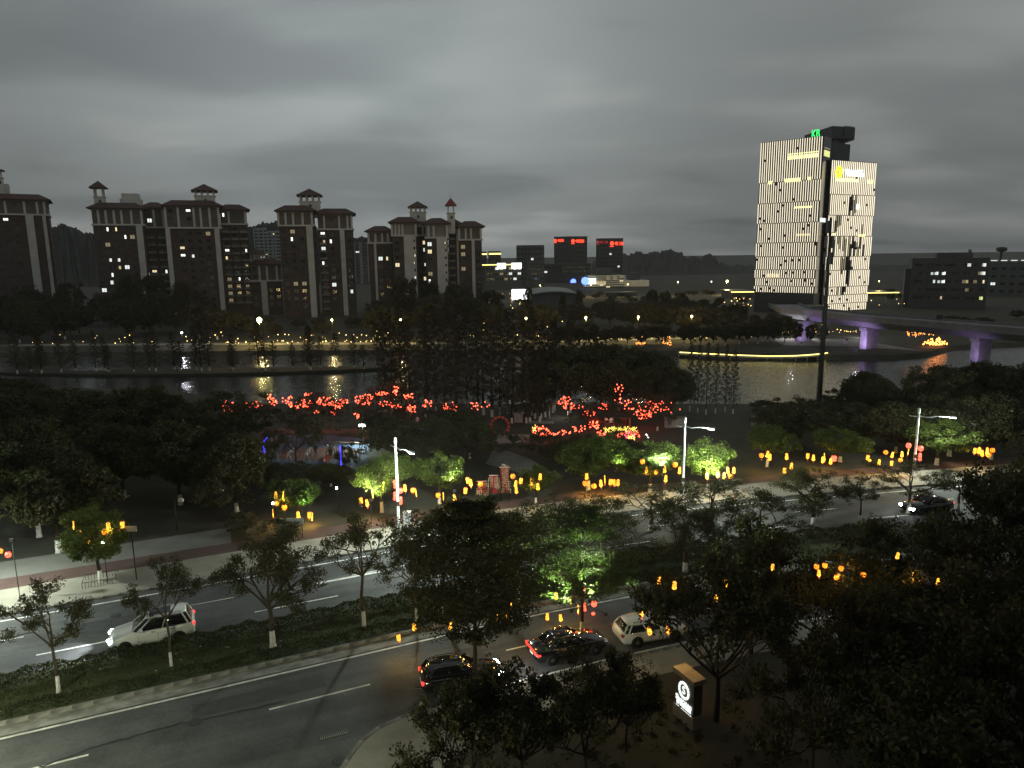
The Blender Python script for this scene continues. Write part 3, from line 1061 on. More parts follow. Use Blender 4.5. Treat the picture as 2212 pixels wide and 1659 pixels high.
B = Bld('apartment_building', 'long twin apartment block with two turrets of different size, second from the left', at(360, 450, 300).x, 300, 'apartment building', AP, face=True)
wing(B, o1, 785, 1228, 508, 298, 16, 645, broad=[(1172, 1228)], thin=[850, 915, 985, 1050, 1135, 1222])
wing(B, o1, 1235, 1420, 502, 304, 14, 668, thin=[1330, 1410], side=False, balc=(0, 1, 2))
wing(B, o1, 1424, 1892, 486, 296, 16, 672, broad=[(1426, 1466), (1850, 1892)], thin=[1430, 1540, 1675, 1735, 1812, 1888])
wing(B, o1, 1896, 2128, 520, 301, 14, 640, broad=(), thin=[1975, 2118], balc=(0, 1, 2))
turret(B, o1, 846, 78, 262, 330, 400, 46, 460, 302)
turret(B, o1, 1765, 116, 285, 355, 392, 88, 450, 300)
k = lambda x, y, Y: B.at(Z(o1, x, y), Y)
B.part('roof_box', MB().box(k(1030, 420, 303).x, k(1212, 420, 303).x, 4, 13, k(1100, 490, 303).z - 2, k(1100, 418, 303).z).box(
    k(1045, 420, 303).x, k(1195, 420, 303).x, 5, 12, k(1100, 418, 303).z, k(1100, 372, 303).z), M['white'])
B.light_at([Z(o1, *p) for p in [(972, 545), (970, 600), (1003, 600), (910, 675), (978, 675), (1050, 735), (925, 980), (992, 985), (1025, 980), (1068, 985), (840, 1040), (998, 1100), (970, 1170), (1005, 1168),
                                (935, 1230), (1292, 630), (1300, 632), (1392, 640), (1257, 1048), (1325, 1055), (1418, 1055), (1583, 518), (1600, 880), (1672, 882), (1600, 940), (1555, 1238),
                                (1942, 550), (1948, 885), (1948, 950), (1950, 1010), (2110, 900), (2112, 1015), (2043, 1125), (2178, 1240)]])
B.light_at([Z(o1, *p) for p in [(1955, 1120), (1960, 1180), (1970, 1245), (1975, 1300), (925, 850), (1800, 745), (1120, 745), (1120, 775)]], ('dim',))

B = Bld('apartment_building', 'low turreted house squeezed between the second and third apartment towers', at(570, 560, 312).x, 312, 'apartment building', AP, face=True)
wing(B, o2, -50, 212, 990, 312, 12, 1130, broad=[(40, 92)], thin=[30, 95, 180], side=False)
turret(B, o2, 0, 95, 850, 900, 945, 62, 985, 314)
B.light_at([Z(o2, 140, 1100), Z(o2, 205, 1100)])

B = Bld('apartment_building', 'apartment tower with one large open turret in the middle, third from the left', at(680, 460, 300).x, 300, 'apartment building', AP, face=True)
wing(B, o2, 190, 492, 530, 297, 15, 652, broad=[(432, 486)], thin=[192, 255, 320, 402, 482])
wing(B, o2, 528, 832, 556, 302, 15, 684, broad=[(722, 762)], thin=[588, 718, 790, 826], balc=(0, 4, 5))
turret(B, o2, 460, 112, 325, 395, 440, 88, 525, 303)
B.light_at([Z(o2, *p) for p in [(293, 735), (300, 738), (572, 755), (575, 808), (575, 868), (640, 760), (700, 760), (578, 978), (572, 1150), (578, 1200), (705, 1150), (792, 1210), (570, 1310)]], ('warm', 'cool', 'cool'))
B.light_at([Z(o2, *p) for p in [(300, 670), (322, 1140), (430, 1145), (520, 1150)]], ('dim',))

B = Bld('apartment_building', 'stepped apartment block with a dull turret and a small bright red capped turret', at(920, 500, 300).x, 300, 'apartment building', AP, face=True)
wing(B, o2, 968, 1165, 708, 306, 13, 802, broad=[(1018, 1038)], thin=[972, 1032, 1090, 1140])
wing(B, o2, 1172, 1388, 630, 300, 15, 738, broad=[(1275, 1380)], thin=[1174, 1205, 1235, 1265, 1380], upper='tan')
wing(B, o2, 1392, 1462, 632, 305, 13, 738, thin=[1440], side=False, cols=2)
wing(B, o2, 1462, 1655, 640, 296, 15, 756, broad=[(1560, 1652)], thin=[1490, 1535, 1650], upper='tan')
wing(B, o2, 1662, 1752, 640, 301, 12, 690, broad=[(1730, 1748)], thin=[], side=False, cols=2, balc=(0,))
wing(B, o2, 1752, 1948, 666, 299, 15, 774, broad=[(1862, 1888)], thin=[1755, 1812, 1858, 1942])
turret(B, o2, 1396, 86, 437, 497, 533, 68, 612, 304)
turret(B, o2, 1683, 50, 410, 482, 540, 33, 668, 298, 'redroof')
B.part('spire', MB().tube([B.at(Z(o2, 1683, 412), 300), B.at(Z(o2, 1683, 385), 300)], .07, 4), M['darksteel'])
B.light_at([Z(o2, *p) for p in [(1055, 735), (1110, 730), (1122, 922), (1072, 925), (1450, 755), (1515, 800), (1520, 855), (1452, 857), (1635, 775), (1453, 958), (1358, 1005), (1318, 905), (1250, 1005), (1325, 1108), (1450, 1110), (1480, 1110)]], ('warm', 'cool'))
B.light_at([Z(o2, *p) for p in [(1780, 695), (1782, 800), (1780, 852), (1780, 1000), (1545, 1050), (1900, 690)]], ('dim',))


def poly_on(o, pts, Y, s=2212 / 1024):
    return [at(*Z(o, x, y, s), Y) for x, y in pts]


def text(name, body, h, mt, parent, loc, rz=0.0, ext=.05, width=None, tilt=math.pi / 2):
    cu = bpy.data.curves.new(name, 'FONT')
    cu.body, cu.size, cu.extrude = body, h, ext
    cu.align_x, cu.align_y = 'CENTER', 'CENTER'
    cu.resolution_u = 3
    t = bpy.data.objects.new(name, cu)
    me = bpy.data.meshes.new_from_object(t)
    bpy.data.objects.remove(t)
    me.materials.clear()
    me.materials.append(mt)
    o = inst(name, me, parent, loc, (tilt, 0, rz))
    if width and len(me.vertices):
        xs_ = [v.co.x for v in me.vertices]
        o.scale[0] = width / max(.01, max(xs_) - min(xs_))
    return o


def office(name, label, o, x0, xc, x1, ytop, ybot_z, Y, cat='office tower', skew=.35, wall='darkcon', floors=3.6, winw=2.4, lit=.03, kinds=('cool',), s=2212 / 1024, fins=False, litrow=None, group=None):
    """a slab with its corner at xc turned to the camera; x0, x1 the two visible ends"""
    pc = at(*Z(o, xc, ytop, s), Y)
    H = pc.z
    ends = []
    for x in (x0, x1):
        d = abs(at(*Z(o, x, ytop, s), Y).x - pc.x)
        Ye = Y + d * skew
        q = at(*Z(o, x, ytop, s), Ye)
        ends.append(q)
    B = Bld(name, label, pc.x, Y, cat, group)
    a, c, e_ = B.L(ends[0]), Vector((0, 0, H)), B.L(ends[1])
    back = Vector((a.x + e_.x, a.y + e_.y, 0))
    B.part('wall', MB().prism([(a.x, a.y), (c.x, c.y), (e_.x, e_.y), (back.x, back.y)], ybot_z, H), M[wall])
    B.part('parapet', MB().prism([(a.x * 1.01, a.y), (c.x, c.y - .3), (e_.x * 1.01, e_.y), (back.x, back.y + .3)], H + .003, H + .9), M[wall])
    B.faces = []
    for p, q in ((a, c), (c, e_)):
        d = Vector((q.x - p.x, q.y - p.y, 0))
        L = d.length
        if L < 1: continue
        u = d / L
        n_ = Vector((u.y, -u.x, 0))
        rz = math.atan2(u.y, u.x)
        B.faces.append((p, u, n_, L, rz))
        nx = max(1, int(L / winw))
        rws = int((H - 4) / floors)
        for f in range(rws):
            z = H - 2.2 - floors * f
            if z < max(6, ybot_z + 2): break
            rowlit = litrow and f in litrow
            if fins:
                rest = R.random() < .25
            for i in range(nx):
                t = (i + .5) * L / nx
                pr = .75 if rowlit else lit
                kd = R.choice(kinds) if R.random() < pr else 'dark'
                if kd == 'dark' and len(B.wins) > 280: continue
                pos = Vector((p.x, p.y, 0)) + u * t + n_ * .02
                B.window(pos.x, pos.y, z, L / nx * .82, floors * .5, rz, kd)
        if fins:
            fb = MB().box(-.12, .12, -.45, 0, 0, 1).mesh('fin', M['midcon'])
            for i in range(nx + 1):
                pos = Vector((p.x, p.y, 0)) + u * (i * L / nx)
                inst('fin', fb, B.o, (pos.x, pos.y, ybot_z), (0, 0, rz), (1, 1, H - ybot_z))
    B.H = H
    return B


OF = 'offices far beyond the park'
# pale housing slabs behind the brown towers
for (x0, xc, x1, yt, Y, lab) in [(-20, 60, 90, 680, 720, 'far pale apartment slab just left of the third brown tower'),
                                 (100, 160, 205, 705, 700, 'far pale apartment slab half hidden behind the third brown tower'),
                                 (850, 905, 970, 800, 680, 'far slab with pale ribs in the gap left of the stepped apartment block')]:
    B = office('apartment_building', lab, o2, x0, xc, x1, yt, 0, Y, 'apartment building', .5, 'palecon' if yt < 800 else 'midcon', 3.2, 4.0, .05, ('warm', 'cool'), group='pale housing slabs behind the brown towers')
    rib = MB().box(-.5, .5, -.7, 0, 0, 1).mesh('rib', M['palecon'])
    for p, u, n_, L, rz in B.faces:
        for i in range(int(L / 6) + 1):
            q = Vector((p.x, p.y, 0)) + u * min(L, i * 6.0)
            inst('rib', rib, B.o, (q.x, q.y, 0), (0, 0, rz), (1, 1, B.H))

B = office('office_building', 'office with two white roof signs and a glowing roof edge, right of the apartment blocks', o3, 50, 90, 402, 568, 0, 520, 'office', .3, 'midcon', 3.8, 3.2, .30, ('cool', 'cool', 'dim'), litrow=(6,), group=OF)
p, u, n_, L, rz = B.faces[-1]
for t0, t1 in ((.32, .55), (.72, .99)):
    q = Vector((p.x, p.y, 0)) + u * (L * (t0 + t1) / 2) + n_ * .6
    MB().box(-L * (t1 - t0) / 2, L * (t1 - t0) / 2, -.3, .3, -2.0, 2.0).build('roof_sign', G['whitesign'], B.o, (q.x, q.y, B.H - .3), (0, 0, rz))
for p, u, n_, L, rz in B.faces:
    MB().box(0, L, -.5, -.1, -.3, .3).build('edge_light', G['edge'], B.o, (p.x, p.y, B.H + .6), (0, 0, rz))
for (x0, xc, x1, yt, lab) in [(50, 60, 100, 455, 'narrow office block with a thin gold roof line beside the apartment block'), (114, 120, 222, 452, 'wider office block with a bright gold roof line behind the white roof signs')]:
    B = office('office_building', lab, o3, x0, xc, x1, yt, 0, 580, 'office', .3, 'darkcon', 3.8, 3.4, .06, ('warm', 'cool'), group=OF)
    for p, u, n_, L, rz in B.faces:
        MB().box(0, L, -.5, -.1, -.5, .5).build('edge_light', G['edge'], B.o, (p.x, p.y, B.H - 1.2), (0, 0, rz))
office('office_tower', 'plain dark tower with upright fins, no roof sign', o3, 360, 450, 595, 400, 0, 560, 'office tower', .5, 'midcon', 3.8, 2.6, .02, ('cool',), fins=True, group=OF)


def redsign(B, face, t0, t1, txt, mt, h):
    p, u, n_, L, rz = B.faces[face]
    q = Vector((p.x, p.y, 0)) + u * (L * (t0 + t1) / 2) + n_ * .8
    w = L * (t1 - t0)
    lg = inst('sign_emblem', MB().lathe([(h * .52, 0), (h * .52, .4)], 16).mesh('sign_emblem', mt), B.o, (q - u * (w / 2 - h * .45)).xyz + Vector((0, 0, B.H - h * 1.05)), (math.pi / 2, 0, rz))
    inst('sign_emblem', MB().box(-h * .5, h * .5, -.2, .2, -h * .1, h * .1).mesh('sign_emblem', mt), B.o, (q - u * (w / 2 - h * .45)).xyz + Vector((0, 0, B.H - h * 1.78)), (0, 0, rz))
    text('sign_lettering', txt, h, mt, B.o, (q + u * h * .62).xyz + Vector((0, 0, B.H - h * 1.15)), rz, .2, w - h * 1.35)


B = office('office_tower', 'dark tower with two red roof signs, taller of the red signed pair', o3, 683, 815, 970, 322, 0, 700, 'office tower', .4, 'darkcon', 4.0, 3.0, .015, ('cool', 'warm'), group=OF)
redsign(B, 0, .03, .66, '中铁建设集团', G['redsign'], 2.7)
redsign(B, 1, .10, .80, '中铁建设集团', G['redsign'], 3.4)
B = office('office_tower', 'dark tower with one blazing red sign and one dim pink sign', o3, 1047, 1160, 1280, 338, 0, 700, 'office tower', .4, 'darkcon', 4.0, 3.0, .015, ('cool',), group=OF)
redsign(B, 0, .06, .92, '中铁二十五局', G['dimred'], 2.6)
redsign(B, 1, .05, .98, '中铁二十五局', G['redsign'], 3.9)
B = office('office_building', 'wide dark podium block under the red signed towers', o3, 595, 760, 1000, 560, 0, 640, 'office', .3, 'darkcon', 4.0, 3.4, .03, ('cool',), litrow=(8,), group=OF)
p, u, n_, L, rz = B.faces[1]
q = Vector((p.x, p.y, 0)) + u * (L * .36) + n_ * .6
inst('blue_emblem', MB().lathe([(2.6, 0), (2.6, .5), (1.6, .5), (1.6, 0)], 14).mesh('blue_emblem', G['bluesign']), B.o, (q.x, q.y, at(*Z(o3, 838, 707), 640).z), (math.pi / 2, 0, rz))

# terraced mall with lit ledges
for (x0, x1, yt, yb, Y, lab, sgn) in [(945, 1290, 655, 800, 540, 'low terraced building with lit ledges and a white and blue sign', True), (1275, 1492, 695, 800, 550, 'smaller terraced building with dim ledges at the foot of the hill', False)]:
    a, c = at(*Z(o3, x0, yt), Y), at(*Z(o3, x1, yt), Y)
    B = Bld('terraced_building', lab, (a.x + c.x) / 2, Y, 'building')
    w = (c.x - a.x) / 2
    n = 6
    for i in range(n):
        z1 = a.z * (n - i) / n
        z0 = a.z * (n - i - 1) / n
        sh = .0 if i else .22
        B.part('storey_wall', MB().box(-w * (1 - sh), w, 0, 22, z0, z1 - .6), M['midcon'])
        B.part('ledge', MB().box(-w * (1 - sh) - .8, w + .8, -1.6, 22.4, z1 - .6, z1), M['palecon'])
        B.part('ledge_light', MB().box(-w * (1 - sh) - .8, w + .8, -1.75, -1.6, z1 - .42, z1 - .2), G['stripdim'])
        for j in range(int(2 * w / 5)):
            if R.random() < .55:
                B.window(-w + 3 + 5 * j, -.02, (z0 + z1) / 2 - .3, 3.2, 1.6, 0, R.choice(['cool', 'warm', 'dim', 'dark', 'dark']) if i > 1 else 'dim')
    B.part('plant_room', MB().box(-w * .35, w * .45, 4, 14, a.z + .003, a.z + 5.5), M['midcon'])
    if sgn:
        zc = at(*Z(o3, 980, 700), Y).z
        q = B.L(at(*Z(o3, 953, 700), Y - 3))
        inst('blue_emblem', MB().lathe([(3.0, 0), (3.0, .5)], 14).mesh('blue_emblem', G['bluesign']), B.o, q, (math.pi / 2, 0, 0))
        q = B.L(at(*Z(o3, 990, 700), Y - 3))
        MB().box(-4.6, 4.6, -.3, .3, -1.9, 1.9).build('white_sign', G['whitesign'], B.o, q)
        q = B.L(at(*Z(o3, 1050, 718), Y - 3))
        for i in range(6):
            MB().box(-.9, .9, -.2, .2, -1.3, 1.3).build('sign_lettering', G['warmwin2'] if i > 1 else G['stripdim'], B.o, q + Vector((-5.5 + 2.3 * i, 0, 0)))
# long low hall with a pale curved roof
a, c = at(*Z(o3, 490, 800), 310), at(*Z(o3, 875, 800), 310)
B = Bld('exhibition_hall', 'long low hall with a pale curved roof behind the park trees', (a.x + c.x) / 2, 310, 'hall')
w = (c.x - a.x) / 2
pr = [(-w, 0)] + [(-w + 2 * w * i / 12, 6.6 + 1.9 * math.sin(math.pi * (i + 2) / 16) ** .8) for i in range(13)] + [(w, 0)]
m = MB()
n = len(pr)
m.add([(x, 0, z) for x, z in pr] + [(x, 40, z) for x, z in pr], [tuple(range(n - 1, -1, -1)), tuple(range(n, 2 * n))] + [(i, (i + 1) % n, n + (i + 1) % n, n + i) for i in range(n)])
B.part('hall_wall', m, M['midcon'])
m = MB()
m.add([(x, y, z + dz) for y in (-2, 42) for dz in (.05, .5) for x, z in pr[1:-1]],
      [(i, i + 1, 13 + i + 1, 13 + i) for i in range(12)] + [(26 + i + 1, 26 + i, 39 + i, 39 + i + 1) for i in range(12)] + [(13 + i, 13 + i + 1, 39 + i + 1, 39 + i) for i in range(12)] + [(i + 1, i, 26 + i, 26 + i + 1) for i in range(12)])
B.part('curved_roof', m, M['palecon'])
a, c = at(*Z(o3, 1130, 805), 420), at(*Z(o3, 1395, 805), 420)
tag(MB().box(a.x, c.x, 420, 426, 0, a.z).box(a.x - .3, c.x + .3, 419.7, 426.3, a.z, a.z + .5).build('boundary_wall', M['midcon']), 'pale blank wall standing below the terraced buildings', 'wall')
bb = at(*Z(o3, 389, 852), 400)
B = Bld('billboard', 'brilliant white billboard shining among the far trees', bb.x, 400, 'billboard')
w = 4.6
MB().box(-w, w, -.1, .1, -5.2, 5.2).build('screen', G['whitesign'], B.o, (0, -.35, bb.z))
MB().box(-w - .4, w + .4, -.2, .3, -5.6, 5.6).build('frame', M['darksteel'], B.o, (0, 0, bb.z))
MB().box(-.4, .4, .35, 1.0, 0, bb.z - 4).build('post', M['darksteel'], B.o)

# ---------------- the lit twin slab tower
oK, sK = (2900, 450), 1475 / 800.0
kb = lambda x, y, Y: at(*Z(oK, x, y, sK), Y)


def solve_Y(px, zt, lo=200, hi=420):
    for _ in range(50):
        mid = (lo + hi) / 2
        if at(*px, mid).z < zt: lo = mid
        else: hi = mid
    return (lo + hi) / 2


TW = Bld('office_tower', 'tall twin slab tower striped with warm white light bars', kb(735, 168, 282).x, 282, 'office tower')
pC = kb(733, 170, 282)
YA = solve_Y(Z(oK, 267, 222, sK), pC.z)
pA = kb(267, 222, YA)
pD = kb(786, 347, 287)
YE = solve_Y(Z(oK, 1120, 371, sK), pD.z)
pE = kb(1120, 371, YE)
bars = 0


def bar_face(P, Q, ztab, n, z0, holes):
    """tiers of upright light bars on the face P-Q; every second tier is shifted half a bay"""
    global bars
    P, Q = TW.L(P), TW.L(Q)
    u = Vector((Q.x - P.x, Q.y - P.y, 0))
    L = u.length
    u /= L
    n_ = Vector((u.y, -u.x, 0))
    rz = math.atan2(u.y, u.x)
    rest, faint = MB(), MB()
    for t in range(len(ztab) - 1):
        zt, zb = ztab[t], ztab[t + 1]
        for i in range(n):
            x = (i + .25 + .5 * (t % 2)) * L / n
            segs = [(zb + .12, zt - .12)]
            if R.random() < .12:
                g = R.uniform(zb + .8, zt - .8) if zt - zb > 2 else None
                if g: segs = [(zb + .12, g - .5), (g + .5, zt - .12)]
            for s0_, s1_ in segs:
                for hx0, hx1, hz0, hz1, pr in holes:
                    if hx0 < x / L < hx1 and s1_ > hz0 and s0_ < hz1 and R.random() < pr:
                        if R.random() < .6:
                            q = Vector((P.x, P.y, 0)) + u * x + n_ * .3
                            faint.box(q.x - .09, q.x + .09, q.y - .09, q.y + .09, s0_, s1_)
                        if R.random() < .5: s1_ = min(s1_, max(s0_, hz0 + (s1_ - s0_) * R.uniform(-.2, .4)))
                        else: s0_ = max(s0_, min(s1_, hz1 - (s1_ - s0_) * R.uniform(-.2, .4)))
                if s1_ - s0_ < .3: continue
                q = Vector((P.x, P.y, 0)) + u * x + n_ * .35
                if bars < 290:
                    inst('light_bar', BAR, TW.o, (q.x, q.y, s0_), (0, 0, rz), (1, 1, s1_ - s0_))
                    bars += 1
                else:
                    c_, s_ = math.cos(rz), math.sin(rz)
                    vs = [(q.x + a * c_ - b_ * s_, q.y + a * s_ + b_ * c_, z) for z in (s0_, s1_) for a, b_ in ((-.10, -.15), (.10, -.15), (.10, .15), (-.10, .15))]
                    rest.add(vs, [(0, 3, 2, 1), (4, 5, 6, 7), (0, 1, 5, 4), (1, 2, 6, 5), (2, 3, 7, 6), (3, 0, 4, 7)])
    if rest.v: TW.part('light_bars', rest, G['strip'])['kind'] = 'stuff'
    if faint.v: TW.part('faint_light_bars', faint, G['stripdim'])['kind'] = 'stuff'
    return P, u, n_, L, rz


BAR = MB().box(-.10, .10, -.15, .15, 0, 1).mesh('light_bar', G['strip'])
zC = [kb(733 - (y - 170) * .066, y, 282).z for y in (172, 490, 650, 805, 955, 1060, 1160, 1225, 1285, 1335)]
zD = [kb(786 - (y - 347) * .045, y, 287).z for y in (350, 602, 757, 912, 1064, 1166, 1290, 1352, 1415, 1472)]
a, c, d_, e_ = TW.L(pA), TW.L(pC), TW.L(pD), TW.L(pE)
dep = Vector((-(c.y - a.y), c.x - a.x, 0)).normalized()
zpod = zC[-1]
TW.part('left_slab', MB().prism([(a.x, a.y), (c.x, c.y), (c.x + dep.x * 9, c.y + dep.y * 9), (a.x + dep.x * 9, a.y + dep.y * 9)], zpod, pC.z), M['glass'])
TW.part('podium', MB().prism([(a.x + .6 * dep.x, a.y + .6 * dep.y), (c.x - .4 + dep.x * .6, c.y + dep.y * .6), (c.x + dep.x * 9, c.y + dep.y * 9), (a.x + dep.x * 9, a.y + dep.y * 9)], 0, zpod - .01), M['darkcon'])
de2 = Vector((-(e_.y - d_.y), e_.x - d_.x, 0)).normalized()
TW.part('right_slab', MB().prism([(d_.x, d_.y), (e_.x, e_.y), (e_.x + de2.x * 14, e_.y + de2.y * 14), (d_.x + de2.x * 14, d_.y + de2.y * 14)], 0, pD.z), M['glass'])
q0, q1 = TW.L(kb(700, 200, 300)), TW.L(kb(946, 200, 300))
zc0, zc1, zc2 = kb(820, 118, 300).z, kb(920, 206, 300).z, kb(920, 236, 300).z
TW.part('core', MB().prism([(q0.x + 3, q0.y - 6), (q1.x - 1.0, q1.y), (q1.x - 1.0, q1.y + 16), (q0.x, q0.y + 16)], 0, zc2), M['darkcon'])
TW.part('core_neck', MB().prism([(q0.x + 4, q0.y - 5), (q1.x - 3, q1.y + .6), (q1.x - 3, q1.y + 15), (q0.x + 1, q0.y + 15)], zc2, zc1), M['darkcon'])
TW.part('core_crown', MB().prism([(q0.x + 2, q0.y - 6), (q0.x + 7, q0.y - 4.5), (q1.x, q1.y - 1), (q1.x, q1.y + 16), (q0.x, q0.y + 16)], zc1, zc0), M['darkcon'])
lou = MB().box(0, 1, -.25, 0, -.12, .12).mesh('louvre', M['midcon'])
for i in range(14):
    inst('louvre', lou, TW.o, (q0.x + 7.5, q0.y - 4.4, zc1 + .5 + (zc0 - zc1) * i / 14), (0, 0, math.atan2(q1.y - 1 - q0.y + 4.5, q1.x - q0.x - 7)), (q1.x - q0.x - 7.4, 1, 1))
zA_ = kb(0, 0, 282)
F1 = bar_face(pA, pC, zC, 27, 0, [])
F2 = bar_face(pD, pE, zD, 24, 0, [(.44, .60, zD[2] + 2, zD[1] - 1, .9), (.1, .9, zD[4] + 3, zD[3] - 1, .6), (.34, .56, zD[6] + 1, zD[4], .75), (.12, .28, zD[3] + 1, zD[2] - 2, .6), (.74, .88, zD[3], zD[2] - 2, .7), (.3, .5, zD[7], zD[6], .3)])


def lit_band(F, t0, t1, z, h, mt, n, name='lit_floor'):
    P, u, n_, L, rz = F
    for i in range(n):
        q = Vector((P.x, P.y, z)) + u * (L * (t0 + (t1 - t0) * (i + .5) / n)) + n_ * .06
        w = L * (t1 - t0) / n
        MB().box(-w * .44, w * .44, -.05, .05, -h / 2, h / 2).build(name, mt, TW.o, q, (0, 0, rz))


def zz(x, y, Y=284): return kb(x, y, Y).z


lit_band(F1, .45, .94, zz(600, 318), 1.3, G['yelwin'], 6)
lit_band(F1, .45, .94, zz(600, 290), .35, G['yelwin'], 6)
lit_band(F1, .45, .94, zz(600, 302), .25, G['dimwin'], 6)
lit_band(F1, .15, .22, zz(350, 512, 292), 1.2, G['yelwin'], 2)
lit_band(F1, .42, .68, zz(510, 496, 288), 1.4, G['yelwin'], 6)
lit_band(F1, .78, .84, zz(625, 486, 285), 1.2, G['yelwin'], 1)
lit_band(F1, .60, .88, zz(600, 695), .7, G['yelwin'], 5)
lit_band(F1, .65, .88, zz(610, 900), .8, G['dimwin'], 5)
lit_band(F1, .2, .42, zz(350, 1203, 292), 1.5, G['dimwin'], 3)
lit_band(F2, .10, .60, zz(900, 494, 289), 1.2, G['yelwin'], 8)
lit_band(F2, .80, .95, zz(1070, 502, 293), 1.4, G['yelwin'], 2)
lit_band(F2, .05, .2, zz(810, 895, 287), 1.0, G['yelwin'], 2)
lit_band(F2, .70, .85, zz(1010, 905, 292), 1.0, G['yelwin'], 2)
lit_band(F2, .60, .68, zz(1000, 690, 291), 2.2, G['coolwin'], 1)
side = MB()
cs = c + dep * .4
for i, (z, h, mt) in enumerate([(zz(770, 300), 2.2, G['yelwin']), (zz(770, 262), .5, G['dimwin']), (zz(745, 792), 1.6, G['coolwin'])]):
    MB().box(-.05, .05, -3.4, 3.4, -h / 2, h / 2).build('lit_floor', mt, TW.o, Vector((c.x + .12, c.y, z)) + dep * 4.2, (0, 0, math.atan2(dep.y, dep.x) - math.pi / 2))
P, u, n_, L, rz = F2
q = Vector((P.x, P.y, zz(825, 440, 288))) + u * (L * .13) + n_ * .9
for i in range(8):
    a_ = i * math.pi / 4
    inst('sign_petal', MB().lathe([(.72, 0), (.72, .3)], 8).mesh('sign_petal', G['yelsign']), TW.o, q + u * (math.cos(a_) * 1.25) + Vector((0, 0, math.sin(a_) * 1.7)), (math.pi / 2, 0, rz))
q = Vector((P.x, P.y, zz(930, 447, 290))) + u * (L * .44) + n_ * .9
text('sign_lettering', '广州农商银行', 3.0, G['hotel'], TW.o, q, rz, .15, L * .50)
P, u, n_, L, rz = F1
q = Vector((P.x, P.y, pC.z + 1.0)) + u * (L * .86)
text('roof_letters', 'KB', 4.2, G['greensign'], TW.o, q - n_ * .4 + Vector((0, 0, .0)), rz, .2, 2.9)
lit_base = [(540, 665, 1500, G['dimwin']), (925, 1000, 1512, G['dimwin'])]
B = Bld('podium_building', 'low lit entrance block at the foot of the striped tower', kb(600, 1500, 275).x, 275, 'building')
B.part('wall', MB().box(-7, 7, 0, 7, 0, 3.2), M['darkcon'])
for i in range(8):
    B.window(-6.0 + 1.7 * i, -.02, 2.0, 1.5, 1.2, 0, 'yellow' if i % 3 else 'dim')
B.part('roof', MB().box(-8, 8, -1.5, 8, 3.2, 3.7), M['midcon'])

# the hotel the photograph was taken from: it stands behind and shades the garden below
HB = Bld('hotel_tower', 'tall dark hotel block standing behind the viewpoint', 6, -3, 'building')
HB.part('wall', MB().box(-48, 60, -22, 0, 0, 78), M['midcon'])
HB.part('parapet', MB().box(-48.4, 60.4, -22.4, .4, 78, 79.2), M['palecon'])
for f in range(2, 20):
    for i in range(12):
        HB.window(-44 + 8.6 * i, .0, 3.9 * f + 2, 4.5, 2.2, math.pi, 'curtain')

# low lit buildings either side of the tower
for (x0, x1, y0_, Y, lab) in [(55, 212, 1322, 390, 'low building with a gold roof line left of the striped tower'), (1046, 1262, 1328, 390, 'low building with a gold roof line right of the striped tower')]:
    a, c = kb(x0, y0_, Y), kb(x1, y0_, Y)
    B = Bld('low_building', lab, (a.x + c.x) / 2, Y, 'building')
    w = (c.x - a.x) / 2
    B.part('wall', MB().box(-w, w, 0, 20, 0, a.z - .3), M['darkcon'])
    B.part('roof', MB().box(-w - 1, w + 1, -1, 21, a.z - .3, a.z + .3), M['darkcon'])
    B.part('edge_light', MB().box(-w - 1, w + 1, -1.3, -1.0, a.z - .35, a.z + .1), G['edge'])
    for r_ in range(2):
        for i in range(int(2 * w / 2.4)):
            B.window(-w + 1.4 + 2.4 * i, -.02, a.z - 3.5 - 4 * r_, 2.0, 1.3, 0, R.choice(['warm', 'dark', 'dim', 'yellow']) if R.random() < .75 else 'dark')

# dark institutional building on the right
B = Bld('institution_building', 'big dark flat roofed building on the right with a few bright rooms', at(*Z(o5, 1590, 300), 300).x, 300, 'building', face=True)
k5 = lambda x, y, Y: at(*Z(o5, x, y), Y)
x0, x1, x2, x3 = [B.at(Z(o5, x, 300), 300).x for x in (1250, 1465, 1780, 1920)]
zt, zu = B.at(Z(o5, 1350, 285), 300).z, B.at(Z(o5, 1600, 238), 305).z
B.part('wall', MB().box(x0, x3, 0, 24, 0, zt), M['darkcon'])
B.part('upper_block', MB().box(x1, x2, 5, 18, zt, zu).box(x1 + 12, x2 - .5, 7, 15, zu, zu + 1.2), M['darkcon'])
B.part('side_wing', MB().box(x0 - 2.2, x0, 6, 20, 0, k5(1240, 380, 305).z), M['midcon'])
for f in range(11):
    z = zt - 3 - 3.4 * f
    if z < 3: break
    for i in range(19):
        B.window(x0 + 2 + (x3 - x0 - 4) * i / 18, 0, z, 1.9, 1.5)
B.light_at([Z(o5, *p) for p in [(1415, 440), (1445, 440), (1475, 440), (1500, 440), (1525, 440), (1440, 490), (1465, 490), (1495, 490), (1520, 490), (1868, 382), (1740, 375), (1865, 438)]], ('cool',))
B.light_at([Z(o5, *p) for p in [(1690, 488), (1725, 488), (1770, 490), (1840, 490), (1715, 548), (1490, 597), (1810, 440)]], ('dim', 'warm'))
B.light_at([Z(o5, x, 695) for x in range(1260, 1860, 36) if x % 5], ('cool', 'warm', 'yellow', 'dim', 'dark'))
B = Bld('institution_building', 'dim building cut off by the right edge beyond the dark flat roofed one', k5(2120, 300, 380).x, 380, 'building', face=True)
a, c = B.at(Z(o5, 1915, 312), 380) + Vector((B.cx, 0, 0)), B.at(Z(o5, 2420, 312), 380) + Vector((B.cx, 0, 0))
B.part('wall', MB().box(a.x - B.cx, c.x - B.cx, 0, 24, 0, a.z), M['midcon'])
